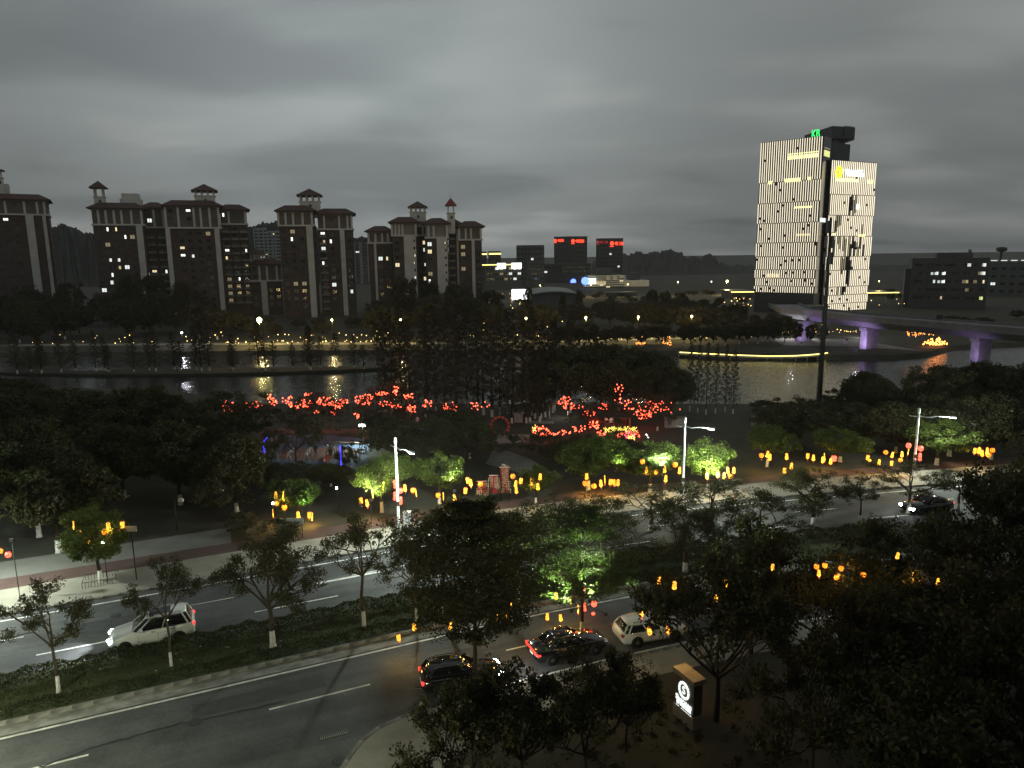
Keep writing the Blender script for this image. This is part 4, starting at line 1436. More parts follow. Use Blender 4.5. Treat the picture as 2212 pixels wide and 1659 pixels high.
for i in range(6):
    MB().box(-1.4, 1.4, -.2, .2, -.2, .2).build('roof_light', G['coolwin'], B.o, (a.x - B.cx + 2 + 4.4 * i, -.3, a.z + .3))
for f in range(6):
    for i in range(14):
        B.window(a.x - B.cx + 2.5 + 4.2 * i, 0, a.z - 4 - 4 * f, 2.4, 1.6, 0, 'cool' if R.random() < .04 else 'dark')
p = k5(2020, 205, 400)
tm = empty('lattice_mast', (p.x, 400, 0), 'thin mast with a round head behind the right edge buildings', 'mast')
MB().tube([(0, 0, 0), (0, 0, p.z)], [1.1, .5], 6).build('mast', M['darksteel'], tm)
MB().lathe([(.6, p.z - 2), (2.6, p.z - 1), (2.6, p.z + .6), (.6, p.z + 1)], 10).build('head', M['darksteel'], tm)
# ------------------------------------------------------------------ hills
def hill(name, pts, Y, depth, seed):
    rr = random.Random(seed)
    x0, x1 = pts[0][0], pts[-1][0]
    n = int((x1 - x0) / 3.0)
    m = MB()
    ph = [rr.uniform(0, 6) for _ in range(4)]
    jj = [rr.random() for _ in range(n + 5)]
    for i in range(n + 1):
        px = x0 + (x1 - x0) * i / n
        py = float(np.interp(px, [p[0] for p in pts], [p[1] for p in pts]))
        top = at(px, py, Y)
        jit = .0032 * Y * (.6 * math.sin(i * .23 + ph[0]) + .5 * math.sin(i * .61 + ph[1]) + .5 * (jj[i] + jj[i + 1] - 1))
        z = max(1.0, top.z + jit)
        for f, zf in ((-.9, 0), (-.6, .3), (-.3, .68), (-.1, .93), (0, 1.0), (.4, .6), (1, 0)):
            m.v.append((top.x * (1 + f * depth / Y) + rr.uniform(-2, 2), Y + f * depth, -0.5 if zf == 0 else z * zf + (rr.uniform(-1.5, 1.5) if zf == 1.0 else rr.uniform(-.09, .09) * z)))
    for i in range(n):
        for j in range(6):
            a = i * 7 + j
            m.f.append((a, a + 7, a + 8, a + 1))
            m.m.append(0)
            m.sm.append(False)
    return tag(m.build(name, M['hill']), kind='structure')


M['hill'] = mat('wooded_hill', (0.017, 0.018, 0.014), 1.0, 0.5, 0.03, 0.0)
hill('wooded_hill', [(-260, 520), (-60, 505), (60, 500), (97, 490), (130, 484), (160, 494), (197, 503), (300, 515), (450, 508), (530, 495), (558, 487), (600, 477), (650, 484), (700, 495), (793, 516), (900, 540), (1040, 562)], 900, 250, 3)
hill('wooded_hill', [(1280, 572), (1325, 562), (1346, 550), (1372, 551), (1400, 543), (1420, 540), (1437, 545), (1450, 540), (1475, 549), (1500, 556), (1515, 560), (1520, 554), (1545, 553), (1550, 564), (1600, 575), (1680, 580), (1780, 576), (1880, 580), (1955, 586), (2060, 590), (2300, 596)], 1100, 300, 4)

# ------------------------------------------------------------------ viaduct on the right
P0, P1, P2, P3 = Vector((82.5, 206)), Vector((90.5, 178.5)), Vector((104, 152)), Vector((136, 98))
zt1 = at(1875, 684, 178.5).z
zb1 = at(1875, 706, 178.5).z
vd = empty('viaduct', (90.5, 178.5, 0), 'pale concrete road viaduct lit purple from below on three piers', 'bridge')


def vpt(p, off, z, d):
    n_ = Vector((-d.y, d.x))
    q = p + n_ * off - Vector((90.5, 178.5))
    return (q.x, q.y, z)


path = [Vector((86.5, 226)), P0, P1, P2, Vector((118, 126)), P3]
m = MB()
prof = [(-4.5, zt1 - .1), (-4.5, zt1 - 1.0), (-2.6, zb1), (2.6, zb1), (4.5, zt1 - 1.0), (4.5, zt1 - .1)]
vs = []
for i, p in enumerate(path):
    d = (path[min(i + 1, len(path) - 1)] - path[max(0, i - 1)]).normalized()
    vs += [vpt(p, o_, z, d) for o_, z in prof]
fs = []
for i in range(len(path) - 1):
    for k in range(6):
        a, b_ = i * 6 + k, i * 6 + (k + 1) % 6
        fs.append((a, b_, b_ + 6, a + 6))
m.add(vs, fs)
m.build('deck', M['deckcon'], vd)
for off, nm in ((-4.6, 'parapet'), (4.35, 'parapet')):
    m = MB()
    vs = []
    for i, p in enumerate(path):
        d = (path[min(i + 1, len(path) - 1)] - path[max(0, i - 1)]).normalized()
        vs += [vpt(p, o_, z, d) for o_, z in ((off, zt1 - .095), (off + .25, zt1 - .095), (off + .25, zt1 + .45), (off, zt1 + .45))]
    m.add(vs, [(i * 4 + k, i * 4 + (k + 1) % 4, i * 4 + 4 + (k + 1) % 4, i * 4 + 4 + k) for i in range(len(path) - 1) for k in range(4)])
    m.build(nm, M['deckcon'], vd)
for p in (Vector((81, 196)), P1, Vector((103, 154.5)), Vector((119, 124.5))):
    q = p - Vector((90.5, 178.5))
    a_ = math.atan2(P2.y - P1.y, P2.x - P1.x)
    MB().box(-.9, .9, -2.3, 2.3, -.5, zb1 - .9).build('pier', M['concrete'], vd, (q.x, q.y, 0), (0, 0, a_))
    MB().box(-1.0, 1.0, -2.8, 2.8, zb1 - .9, zb1 - .003).build('pier_cap', M['concrete'], vd, (q.x, q.y, 0), (0, 0, a_))
for (x, y, e_) in ((78, 190, 1900), (86, 174, 2200), (99, 150, 600)):
    fl = empty('floodlight', (x, y, 0), 'small purple ground floodlight at the foot of the %s viaduct pier' % {78: 'farthest', 86: 'middle', 99: 'nearest'}[x], 'floodlight', 'purple floodlights under the viaduct')
    MB().box(-.2, .2, -.15, .15, 0, .3).build('housing', M['darksteel'], fl)
    light('SPOT', (0, 0, .5), e_, (.62, .42, 1.0), fl, .15, 135, to=(3.5, 6, 6.5))
b_ = at(*Z(o5, 1473, 880), 160)
tag(MB().box(-.7, .7, -.1, .1, 0, 1.0).box(-.06, .06, -.06, .06, -1.4, 0).build('direction_sign', M['darksteel'], None, (b_.x, 160, zt1 + .9)), 'small dark sign board standing on the viaduct parapet', 'sign')
pl = MB().add([(72, 186, .0), (86, 183, .0), (101, 172, .0), (96, 196, .0), (74, 204, .0)], [(0, 1, 2, 3, 4)])
tag(pl.build('riverside_plaza', M['paving']), kind='structure')
pth = MB()
pth.add([(x, y0 + dy, .0) for dy in (0, 5) for x, y0 in ((-150, 206), (-80, 202), (-20, 198), (20, 200), (60, 204), (70, 205))], [(i, i + 1, 7 + i, 6 + i) for i in range(5)])
tag(pth.build('riverside_path', M['paving']), kind='structure')

# ------------------------------------------------------------------ telecom mast
mp_ = gnd(1768, 892)
top = at(1780, 470, mp_.y)
cm = empty('telecom_mast', (mp_.x, mp_.y, 0), 'tall dark telecom pole with panel antennas rising over the river', 'mast')
MB().tube([(0, 0, 0), (0, 0, top.z * .55), (0, 0, top.z)], [.36, .28, .15], 10).build('pole', M['darksteel'], cm)
MB().tube([(-.5, -.1, .0), (-.42, -.1, top.z * .55), (-.3, -.05, top.z * .8)], .05, 5).build('cable', M['blackwire'], cm)
for j, zf in enumerate((.80, .88, .955)):
    z = top.z * zf
    MB().lathe([(.75, 0), (.75, .06), (.25, .06)], 10).build('platform', M['darksteel'], cm, (0, 0, z - .9))
    for k in range(3):
        a_ = k * 2.09 + j * .5 + .4
        MB().box(-.17, .17, -.09, .09, -.85, .85).build('antenna', M['midcon'], cm, (.62 * math.cos(a_), .62 * math.sin(a_), z), (0, 0, a_ + math.pi / 2))
MB().tube([(0, 0, 2.1), (1.2, .2, 1.0), (2.9, -.2, -.0)], .07, 5).build('stay', M['darksteel'], cm)

# ------------------------------------------------------------------ trees: the median row
ORD = ['first', 'second', 'third', 'fourth', 'fifth', 'sixth', 'seventh', 'eighth', 'ninth', 'tenth', 'eleventh', 'twelfth', 'thirteenth', 'fourteenth']
MT = 'young trees on the grass median'


def hscale(px, py, p, h): return at(px, py, p.y).z / h


def bounds_h(var): return max(v.co.z for v in var[2].vertices)


def widen(var): return max(abs(v.co.x) for v in var[2].vertices)


def named(var, bx, by, top, wpx, label, group, rz=None, cat='tree', name='street_tree', wash=True, z=0.13):
    p = gnd(bx, by, z)
    h = at(bx, top, p.y).z
    zs = (h - z) / bounds_h(var)
    w = wpx / FPX * math.hypot(p.y, 15) / 2 / widen(var)
    t = plant(var, p.x, p.y, label, group, w, rz, name, z, zs, cat, wash)
    return t


named(V_MED[0], 127, 1495, 1252, 205, 'bare branched young tree on the median nearest the left edge', MT, 1.0)
named(V_MED[1], 371, 1445, 1192, 172, 'slender young tree on the median standing in front of the white car', MT, 2.2)
named(V_MEDF, 590, 1397, 1142, 236, 'bushy median tree with forked trunk right of the white car', MT, .7)
named(V_MED[2], 787, 1355, 1082, 205, 'median tree with ragged trunk base standing left of the big dark layered tree', MT, 4.0)
named(V_LAY[1], 1028, 1505, 1080, 410, 'big dark layered tree spreading over the black crossover', 'layered trees on the hotel side', .3, wash=False)
for o_ in [o for o in bpy.data.objects if o.get('label', '').startswith('big dark layered')]: o_.location.z = .12
named(V_LAY[0], 1257, 1372, 1092, 340, 'tall layered tree on the median with leaves lit bright green from within', MT, .9)
named(V_MEDF, 1035, 1292, 1078, 270, 'dim bushy median tree right behind the big dark layered tree', MT)
named(V_MED[2], 1215, 1258, 1068, 240, 'dim median tree behind the left side of the green lit tree', MT)
named(V_MEDF, 1480, 1235, 1085, 230, 'dense dark median tree right of the bright green layered tree', MT)
named(V_MED[0], 1640, 1205, 1058, 235, 'dense dark median tree left of the twin stemmed one', MT)
named(V_MED[1], 900, 1340, 1150, 190, 'dim median tree behind the left side of the big dark layered tree', MT)
for i, (bx, by, tp, w) in enumerate([(960, 1330, 1100, 260), (1120, 1298, 1080, 260), (1405, 1146, 1045, 240), (1536, 1160, 1035, 270), (1756, 1134, 1010, 190), (1857, 1128, 1015, 120), (1962, 1108, 1000, 200), (2070, 1100, 1010, 160), (1300, 1190, 1060, 190)]):
    named(V_MED[i % 3] if i != 4 else V_MEDF, bx, by, tp, w, ['dim median tree behind the big dark layered tree', 'dim median tree just left of the bright green layered tree', 'dark median tree under the second street lamp',
          'dark median tree right of the second street lamp', 'twin stemmed median tree before the open stretch of far road', 'thin tall median tree alone before the open stretch of far road',
          'dark median tree left of the dark car with headlights on', 'farthest dark median tree at the right near the car headlights', 'dim median tree behind the top of the green lit tree'][i], MT)

# far pavement trees with lanterns
FT = 'round lantern hung trees beside the far pavement'
ftrees = {}
for key, x, y, px0, px1, tp, lab in [
    ('F0', -44.5, 49.0, -60, 38, 1130, 'green lit tree cut by the left edge beside the far pavement'),
    ('F1', -31.3, 50.3, 128, 276, 1090, 'solitary lantern tree with tall white based trunk on the far pavement at left'),
    ('F2', -20.2, 63.5, 585, 705, 1030, 'dull green lantern tree left of the first street lamp'),
    ('F3', -12.6, 64.8, 765, 912, 985, 'brightly lit lantern tree right behind the first street lamp'),
    ('F4', -7.3, 67.0, 930, 1045, 972, 'green lantern tree left of the red banners'),
    ('F5', 2.2, 66.5, 1095, 1190, 1005, 'small dim lantern tree right of the red banners'),
    ('F6', 7.8, 70.5, 1190, 1358, 945, 'wide dark lantern tree with bright right side in the middle of the row'),
    ('F7', 14.0, 69.6, 1360, 1495, 950, 'bright mint lit lantern tree under the second street lamp'),
    ('F8', 19.8, 69.2, 1490, 1602, 945, 'bright green round lantern tree right of the second street lamp'),
    ('F9', 29.0, 78.0, 1625, 1745, 920, 'dim lantern tree in front of the tall mast foot'),
    ('F10', 38.0, 79.5, 1760, 1880, 925, 'dim lantern tree between the mast and the third street lamp'),
    ('F11', 48.0, 77.5, 1885, 2040, 905, 'dim lantern tree behind the third street lamp'),
    ('F12', 64.0, 78.0, 2060, 2190, 900, 'dark lantern tree nearest the right edge in the far row')]:
    v = V_ROUND[len(ftrees) % 3]
    h = at((px0 + px1) / 2, tp, y).z
    w = 1.16 * (px1 - px0) / FPX * math.hypot(y, 20) / 2 / widen(v)
    ftrees[key] = plant(v, x, y, lab, FT, w, None, 'lantern_tree', .1, (h - .1) / bounds_h(v))
# the trunk of F1 leans out onto the pavement; shrubs at the back of the pavement
for i, (bx, by, tp, w, lab) in enumerate([(530, 1152, 1105, 95, 'dark reddish shrub clump on the end of the grey path'), (610, 1165, 1118, 110, 'low green shrub clump in front of the dull green lantern tree'),
                                          (1180, 985, 940, 160, 'dark shrub clump below the heart sculpture'), (1050, 968, 925, 100, 'dark shrub clump left of the heart sculpture'),
                                          (745, 1010, 962, 70, 'shrub at the front edge of the playground'), (820, 975, 890, 95, 'round dark shrub tree right of the playground'),
                                          (1310, 985, 962, 110, 'dark shrub in front of the glowing flower bed'), (1660, 905, 862, 110, 'dark shrub on the river bank left of the mast')]):
    named(V_SHRUB[i % 2], bx, by, tp, w, lab, 'shrubs in the park', cat='shrub', name='shrub', wash=False, z=0)

# ------------------------------------------------------------------ dark park trees
PK = 'dark park trees'
for i, (bx, by, tp, w, lab) in enumerate([
    (128, 1193, 940, 260, 'dark park tree with wide white trunk base left of the grey path'),
    (85, 1160, 900, 240, 'dark park tree with white trunk base nearest the left edge'),
    (235, 1010, 880, 230, 'dark park tree far back in the left wood with pale trunk foot'),
    (268, 1075, 900, 220, 'dark park tree with pale trunk foot behind the solitary lantern tree'),
    (390, 1090, 905, 220, 'dark park tree beside the thin park post on the left'),
    (512, 1105, 940, 190, 'leaning park tree with bright white trunk base near the shrub clump'),
    (440, 1000, 850, 210, 'dark park tree left of the playground'),
    (40, 1020, 850, 260, 'dark park tree in the left wood by the edge'),
    (330, 985, 835, 240, 'dark park tree above the thin park post'),
    (150, 960, 830, 260, 'dark park tree at the back of the left wood'),
    (20, 935, 815, 240, 'dark park tree by the water at the left edge'),
    (640, 1012, 880, 200, 'spreading dark tree with forked trunk standing in the playground'),
    (505, 985, 880, 130, 'dark tree beside the left blue lit pole'),
    (855, 1010, 895, 120, 'rounded dark tree right of the playground lamp'),
    (975, 985, 880, 130, 'dense dark tree left of the red ring arch'),
    (1260, 1000, 948, 170, 'dark tree in front of the red lantern strings'),
    (1300, 905, 735, 250, 'biggest dark round tree above the red lantern strings'),
    (1405, 900, 752, 170, 'dark round tree right of the red lantern strings'),
    (1450, 905, 775, 120, 'dark tree left of the cypress row'),
    (1860, 905, 800, 130, 'bushy dark tree on the right bank beside the mast'),
    (1905, 925, 815, 120, 'low bushy dark tree right of the mast foot'),
    (1815, 915, 845, 110, 'bush with bare twigs at the mast foot'),
    (2030, 935, 785, 180, 'dark bank tree right of the third street lamp head'),
    (2110, 925, 775, 190, 'dark bank tree under the near end of the viaduct'),
    (2190, 930, 770, 190, 'dark bank tree at the right edge under the viaduct'),
    (945, 1005, 898, 150, 'dark tree behind the green lantern tree left of the banners'),
    (1015, 990, 888, 130, 'dark tree left of the low pale stage'),
    (1240, 995, 952, 130, 'dark tree behind the left of the wide dark lantern tree'),
    (1350, 995, 950, 110, 'dark tree behind the right of the wide dark lantern tree'),
    (1695, 965, 866, 150, 'dark tree behind the lanterns before the mast foot'),
    (1765, 958, 860, 140, 'dark tree behind the lanterns right of the mast'),
    (1850, 965, 868, 160, 'dark tree left behind the third street lamp'),
    (1935, 978, 866, 150, 'dark tree right behind the third street lamp'),
    (2050, 985, 858, 180, 'dark tree right of the third street lamp pole'),
    (2140, 995, 848, 190, 'dark tree behind the lantern cluster nearest the right edge'),
    (565, 1055, 1002, 130, 'dark tree in front of the left blue lit pole'),
    (480, 1060, 945, 170, 'dark tree behind the shrub clump at the grey path'),
    (625, 1062, 1002, 150, 'dark low tree behind the dull green lantern tree'),
    (715, 1050, 1000, 110, 'dark low tree in front of the playground floor')]):
    v = V_FLAT if i in (11, 12) else V_DARK[i % 3]
    named(v, bx, by, tp, w, lab, PK, name='park_tree', z=-.03)
for i, (bx, by, tp, w, lab) in enumerate([(530, 962, 858, 190, 'flat topped tree under the leftmost red lantern clusters'), (690, 950, 846, 200, 'flat topped tree carrying red lanterns above the playground'),
                                          (835, 945, 822, 210, 'widest flat topped tree with red lanterns over the playground lamp'), (960, 942, 858, 150, 'flat topped tree with few red lanterns left of the ring arch'),
                                          (1300, 945, 850, 170, 'flat topped tree hung with red strings by the pavilion'), (1420, 930, 850, 150, 'flat topped tree with red strings right of the pavilion')]):
    named(V_FLAT, bx, by, tp, w, lab, 'flat topped trees hung with red lanterns', name='park_tree', z=-.03)
# bald cypress groves on the near bank: the trunks stand in rows
gi = 0
for i in range(26):
    x = -20 + 1.18 * i + R.uniform(-.5, .5)
    y = lerp_tab(NEAR_E, x) - R.uniform(3, 13)
    if abs(x - 8) < 2: y -= 2
    plant(V_CON[i % 3], x, y, 'tall thin bald cypress in the dark grove on the bank in the middle', 'bald cypress grove by the river', R.uniform(.9, 1.2), None, 'cypress_tree', -.03, R.uniform(.95, 1.12))
for i, (px, py, tp) in enumerate([(1490, 888, 735), (1507, 892, 742), (1525, 896, 738), (1545, 893, 740), (1566, 890, 742), (1583, 894, 752)]):
    named(V_CON[i % 3], px, py, tp, 38, '%s from the left in the bare cypress row standing against the right river reach' % ORD[i], 'cypress row at the water on the right', name='cypress_tree', z=-.03)
for i in range(30):
    x = -112 + 2.8 * i + R.uniform(-2.2, 2.2)
    plant(V_CON[i % 3], x, 158.6 + R.uniform(-1.8, 1.8), 'thin cypress with white trunk foot standing on the islet in the river', 'cypresses on the islet', R.uniform(.6, 1.15), None, 'cypress_tree', -.5, R.uniform(.36, .8))
# far bank wood
fb = [('leafy dark tree in the wood on the far bank below the apartment towers', -210, 10, 209, 282, 74), ('dark tree in the wood on the far bank below the offices and the hill', 10, 108, 196, 330, 60),
      ('dark tree behind the viaduct at the right', 108, 210, 205, 280, 26)]
fb += [('dark tree in the low wood in front of the far offices', 0, 150, 335, 430, 46)]
TOPL = ([-300, 100, 200, 260, 420, 480, 530, 780, 840, 1000, 1045, 1130, 1400, 1600, 1660, 1900, 1960, 2300], [632, 632, 640, 606, 622, 660, 684, 684, 632, 628, 648, 656, 640, 652, 690, 690, 676, 672])
for lab, xa, xb, ya, yb, n in fb:
    for i in range(n):
        y = ya + (yb - ya) * (i + R.random()) / n
        x = R.uniform(xa, xb) * (y / 240 if xb < 100 else (y / 260))
        if 196 < y < 212 or (x > 112 and 268 < y < 320) or (x > 66 and x < 105 and y < 212): y += 16
        if x > 112 and 260 < y < 325: continue
        sc = R.uniform(.8, 1.25) * (1.25 if y > 240 else 1)
        px = proj((x, y, 5))[0]
        hmax = at(px, float(np.interp(px, TOPL[0], TOPL[1])) + R.uniform(0, 22), y).z
        zs = min(sc * R.uniform(.9, 1.25), max(.32, hmax / bounds_h(V_FAR[i % 4])))
        plant(V_FAR[i % 4], x, y, lab, lab.replace('leafy dark tree', 'trees').replace('dark tree', 'trees'), min(sc, zs * 1.5), None, 'park_tree', -.03, zs, wash=y < 225)
for i in range(24):
    x, y = 12 + 2.75 * i + R.uniform(-1, 1), R.uniform(187, 196)
    if x > 74: continue
    s_ = R.uniform(.45, .62)
    plant(V_FAR[i % 4], x, y, 'small dark tree between the lit river walkway and the far riverside path', 'small trees behind the lit river walkway', s_, None, 'park_tree', -.03, s_ * R.uniform(.9, 1.15))
for i, (px, tp, w, Y) in enumerate([(1640, 690, 50, 193), (1668, 682, 52, 196), (1698, 678, 54, 193), (1722, 690, 40, 189), (1612, 694, 44, 198), (1752, 700, 26, 187), (1780, 702, 24, 190)]):
    v = V_FAR[i % 4]
    plant(v, at(px, tp, Y).x, Y, '%s from the left of the trees hiding the far end of the viaduct' % ORD[i], 'trees at the far end of the viaduct', w / FPX * Y / 2 / widen(v), None, 'park_tree', -.03, at(px, tp, Y).z / bounds_h(v))
for i, (px, tp, w) in enumerate([(270, 588, 60), (320, 592, 60), (390, 600, 55), (60, 612, 90), (140, 606, 80), (870, 598, 70), (930, 605, 60), (975, 602, 50), (1000, 620, 50), (1060, 625, 60), (1410, 622, 40), (1440, 624, 40), (1475, 630, 45), (1140, 618, 20), (1250, 622, 24), (1215, 628, 20)]):
    Y = 272 - (i % 3) * 8
    h = at(px, tp, Y).z
    plant(V_FAR[i % 4], at(px, tp, Y).x, Y, 'tall dark tree rising above the far bank wood', 'tall trees above the far bank wood', w / FPX * Y / 2 / widen(V_FAR[i % 4]), None, 'park_tree', 0, h / bounds_h(V_FAR[i % 4]), wash=False)

# ------------------------------------------------------------------ trees on the hotel side, close to the camera
HT = 'dark trees in the hotel garden'
for i, (x, y, h, w, vi, lab) in enumerate([
    (-2.4, 25.3, 7.3, 2.9, 0, 'low dark tree on the corner of the driveway in the foreground'),
    (0.2, 27.0, 7.5, 2.7, 1, 'low dark tree in front of the second black car'),
    (3.0, 27.8, 7.0, 2.9, 0, 'low dark tree right of the driveway corner trees'),
    (5.2, 30.0, 6.0, 1.8, 1, 'low dark tree left of the illuminated hotel sign'),
    (9.9, 31.6, 10.6, 4.6, 0, 'tall dark tree with bare trunk beside the illuminated hotel sign'),
    (13.6, 37.5, 9.2, 4.2, 1, 'tall dark tree over the white car'),
    (17.5, 34.5, 9.5, 4.2, 0, 'tall dark tree right of the illuminated hotel sign'),
    (22.8, 34.5, 10.0, 4.6, 1, 'huge black tree left in the mass at the right edge'),
    (28.0, 38.0, 12.5, 4.4, 0, 'huge black tree at the top of the mass at the right edge'),
    (24.0, 28.5, 12.0, 5.2, 0, 'huge black tree low in the mass at the right edge'),
    (34.5, 44.0, 12.0, 4.8, 1, 'black tree at the back of the mass at the right edge'),
    (30.5, 31.5, 14.0, 5.4, 1, 'huge black tree cut off by the right edge'),
    (17.0, 23.0, 8.5, 4.6, 1, 'black tree in the lower right corner'),
    (12.9, 27.6, 8.6, 3.4, 0, 'black tree in the foreground right of the hotel sign'),
    (16.6, 27.2, 10.0, 3.9, 1, 'black tree at the bottom edge left of the lower right corner'),
    (20.8, 26.0, 11.0, 4.2, 0, 'black tree filling the lower right corner'),
    (18.5, 31.0, 9.0, 3.8, 1, 'black tree between the pale near pavement and the lower right corner'),
    (7.6, 23.4, 3.6, 2.6, 1, 'low dark bush tree in the foreground below the hotel sign'),
    (26.0, 45.0, 6.5, 3.4, 1, 'dark tree over the near road at the right'),
    (42.5, 51.0, 11.0, 4.8, 0, 'dark tree over the far end of the near road')]):
    v = V_NEAR[vi]
    plant(v, x, y, lab, HT, w / widen(v), None, 'garden_tree', .14, (h - .14) / bounds_h(v), wash=False)
# broad leaved shrub right of the sign: big drooping leaves
bl = empty('broadleaf_plant', (19.5, 29.5, .15), 'plant with big drooping leaves before the pale near pavement', 'plant')
lf = MB()
for k in range(7):
    t0, t1 = k / 7, (k + 1) / 7
    w0, w1 = .14 * math.sin(math.pi * min(.98, t0 + .02)), .14 * math.sin(math.pi * min(.98, t1))
    f = lambda t: (t * .75, -.45 * t * t)
    lf.add([(f(t0)[0], -w0, f(t0)[1]), (f(t1)[0], -w1, f(t1)[1]), (f(t1)[0], w1, f(t1)[1]), (f(t0)[0], w0, f(t0)[1])], [(0, 1, 2, 3)])
lfm = lf.mesh('leaf', M['lawn'])
MB().tube([(0, 0, 0), (.2, .1, 3.0), (.1, 0, 6.2)], [.12, .09, .05], 6).build('stem', M['bark'], bl)
for c_ in range(7):
    hx, hy, hz = R.uniform(-1.0, 1.0), R.uniform(-.8, .8), R.uniform(4.4, 6.4)
    MB().tube([(.1, 0, hz - 1.2), (hx, hy, hz)], [.04, .02], 4).build('twig', M['bark'], bl)
    for k in range(9):
        inst('leaf', lfm, bl, (hx, hy, hz), (0, R.uniform(-.2, .5), k * .7 + R.uniform(-.2, .2)), (R.uniform(.8, 1.2),) * 3)

# hedge, ground cover and grass on the median
rng = np.random.default_rng(5)


def along(n, s0, s1, d0, d1, z0, z1, dens=None):
    out = []
    for i in range(n):
        s, d = rng.uniform(s0, s1), rng.uniform(d0, d1)
        p = road(s, d)
        q = (d - (d0 + d1) / 2) / ((d1 - d0) / 2)
        wob = .12 * math.sin(s * 1.7) + .1 * math.sin(s * 4.1 + 1)
        h = (z1 + wob) * math.sqrt(max(.05, 1 - q * q * .8))
        out.append((p.x, p.y, z0 + h * rng.uniform(.3, 1) ** .5))
    return np.array(out)


hgp = []
for _ in range(900):
    x_, y_ = rng.uniform(-5, 34), rng.uniform(18, 41)
    if x_ > 5 and y_ > 40.5 + .2 * (x_ - 5): continue
    if x_ < -4.6 + max(0, y_ - 26) * .45: continue
    if y_ > 33 + .33 * x_: continue
    hgp.append(clump(rng, (x_, y_, .2), 26, rng.uniform(.2, .6), .5))
tag(inst('garden_cover', leaf_mesh('garden_cover', np.concatenate(hgp), .17, LEAF['hedge'], rng, .3)), 'low leafy cover on the dark ground of the hotel garden', 'ground cover', kind='stuff')
hd = inst('hedge', leaf_mesh('hedge', along(30000, -16, 62, 4.5, 6.1, .12, .75), .15, LEAF['hedge'], rng, .3))
tag(hd, 'low clipped hedge running along the far edge of the grass median', 'hedge')
gc_ = inst('ground_cover', leaf_mesh('ground_cover', along(17000, -16, 50, 1.55, 2.9, .10, .28), .12, LEAF['hedge'], rng, .3))
tag(gc_, 'dark ground cover band along the near kerb of the median', 'ground cover', kind='stuff')
gp = along(26000, -16, 55, 2.6, 4.7, .12, .02)
gv = []
for p in gp:
    a_ = rng.uniform(0, 6.28)
    h, w = rng.uniform(.06, .2), .018
    dx, dy = math.cos(a_) * w, math.sin(a_) * w
    lx, ly = rng.normal() * .05, rng.normal() * .05
    gv += [(p[0] - dx, p[1] - dy, .12), (p[0] + dx, p[1] + dy, .12), (p[0] + lx, p[1] + ly, .12 + h)]
me = bpy.data.meshes.new('grass')
me.from_pydata(gv, [], np.arange(len(gv)).reshape(-1, 3).tolist())
me.materials.append(LEAF['grass'])
tag(inst('grass', me), 'rough grass growing on the median between the trees', 'grass', kind='stuff')
lit_ = [road(rng.uniform(-14, 40), rng.uniform(2, 6), .16) for _ in range(70)]
lm = MB()
for p in lit_:
    a_ = rng.uniform(0, 3)
    lm.add([p + Vector((-.06, -.03, 0)), p + Vector((.06, -.02, .01)), p + Vector((.05, .04, .02)), p + Vector((-.05, .03, .0))], [(0, 1, 2, 3)])
tag(lm.build('fallen_leaves', M['limewash']), 'pale fallen leaves scattered in the median grass', 'fallen leaves', kind='stuff')
# ------------------------------------------------------------------ street lamps
POLE_H = 8.9


def street_lamp(x, y, label, top=POLE_H, armdir=None, arm=2.3, energy=3000, box=False, group='tall street lamps on the far pavement', colr=(.86, 1.0, .88), hood=False):
    t = empty('street_lamp', (x, y, .14), label, 'street lamp', group)
    a_ = armdir
    ux, uy = math.cos(a_), math.sin(a_)
    MB().lathe([(.22, 0), (.22, .25), (.135, .3), (.12, top * .75), (.10, top)], 10).build('pole', M['steel'], t)
    MB().lathe([(.13, top), (.13, top + .55), (.03, top + .6)], 8).build('pole_cap', M['steel'], t)
    z = top - .25
    MB().tube([(0, 0, z), (ux * arm * .3, uy * arm * .3, z - .12), (ux * arm * .6, uy * arm * .6, z + .05), (ux * arm, uy * arm, z + .06)], [.06, .05, .045, .04], 6).build('arm', M['steel'], t)
    MB().tube([(0, 0, z - .1), (-ux * .9, -uy * .9, z - .05)], [.04, .03], 5).build('short_arm', M['steel'], t)
    h = MB().box(-.1, .62, -.16, .16, -.06, .06).build('lamp_head', M['steel'], t, (ux * arm, uy * arm, z + .06), (0, 0, a_))
    inst('lens', MB().box(.0, .58, -.13, .13, -.10, -.055).mesh('lens', G['lampw']), h)
    MB().box(-.13, .13, -.13, .13, 2.2, 2.6).box(-.16, .16, -.06, .06, 4.3, 4.45).build('clamp', M['darksteel'], t)
    if hood:
        light('SPOT', (ux * (arm + .3), uy * (arm + .3), z - .14), energy, colr, t, .2, 160, to=(ux * (arm + 1.0), uy * (arm + 1.0), -3))
    else:
        light('POINT', (ux * (arm + .3), uy * (arm + .3), z - .22), energy, colr, t, .4)
    if box:
        MB().box(-.3, .3, -.25, .25, -.01, 1.5).box(-.33, .33, -.28, .28, 1.5, 1.58).build('control_box', M['steel'], t, (.75, .1, 0))
    return t


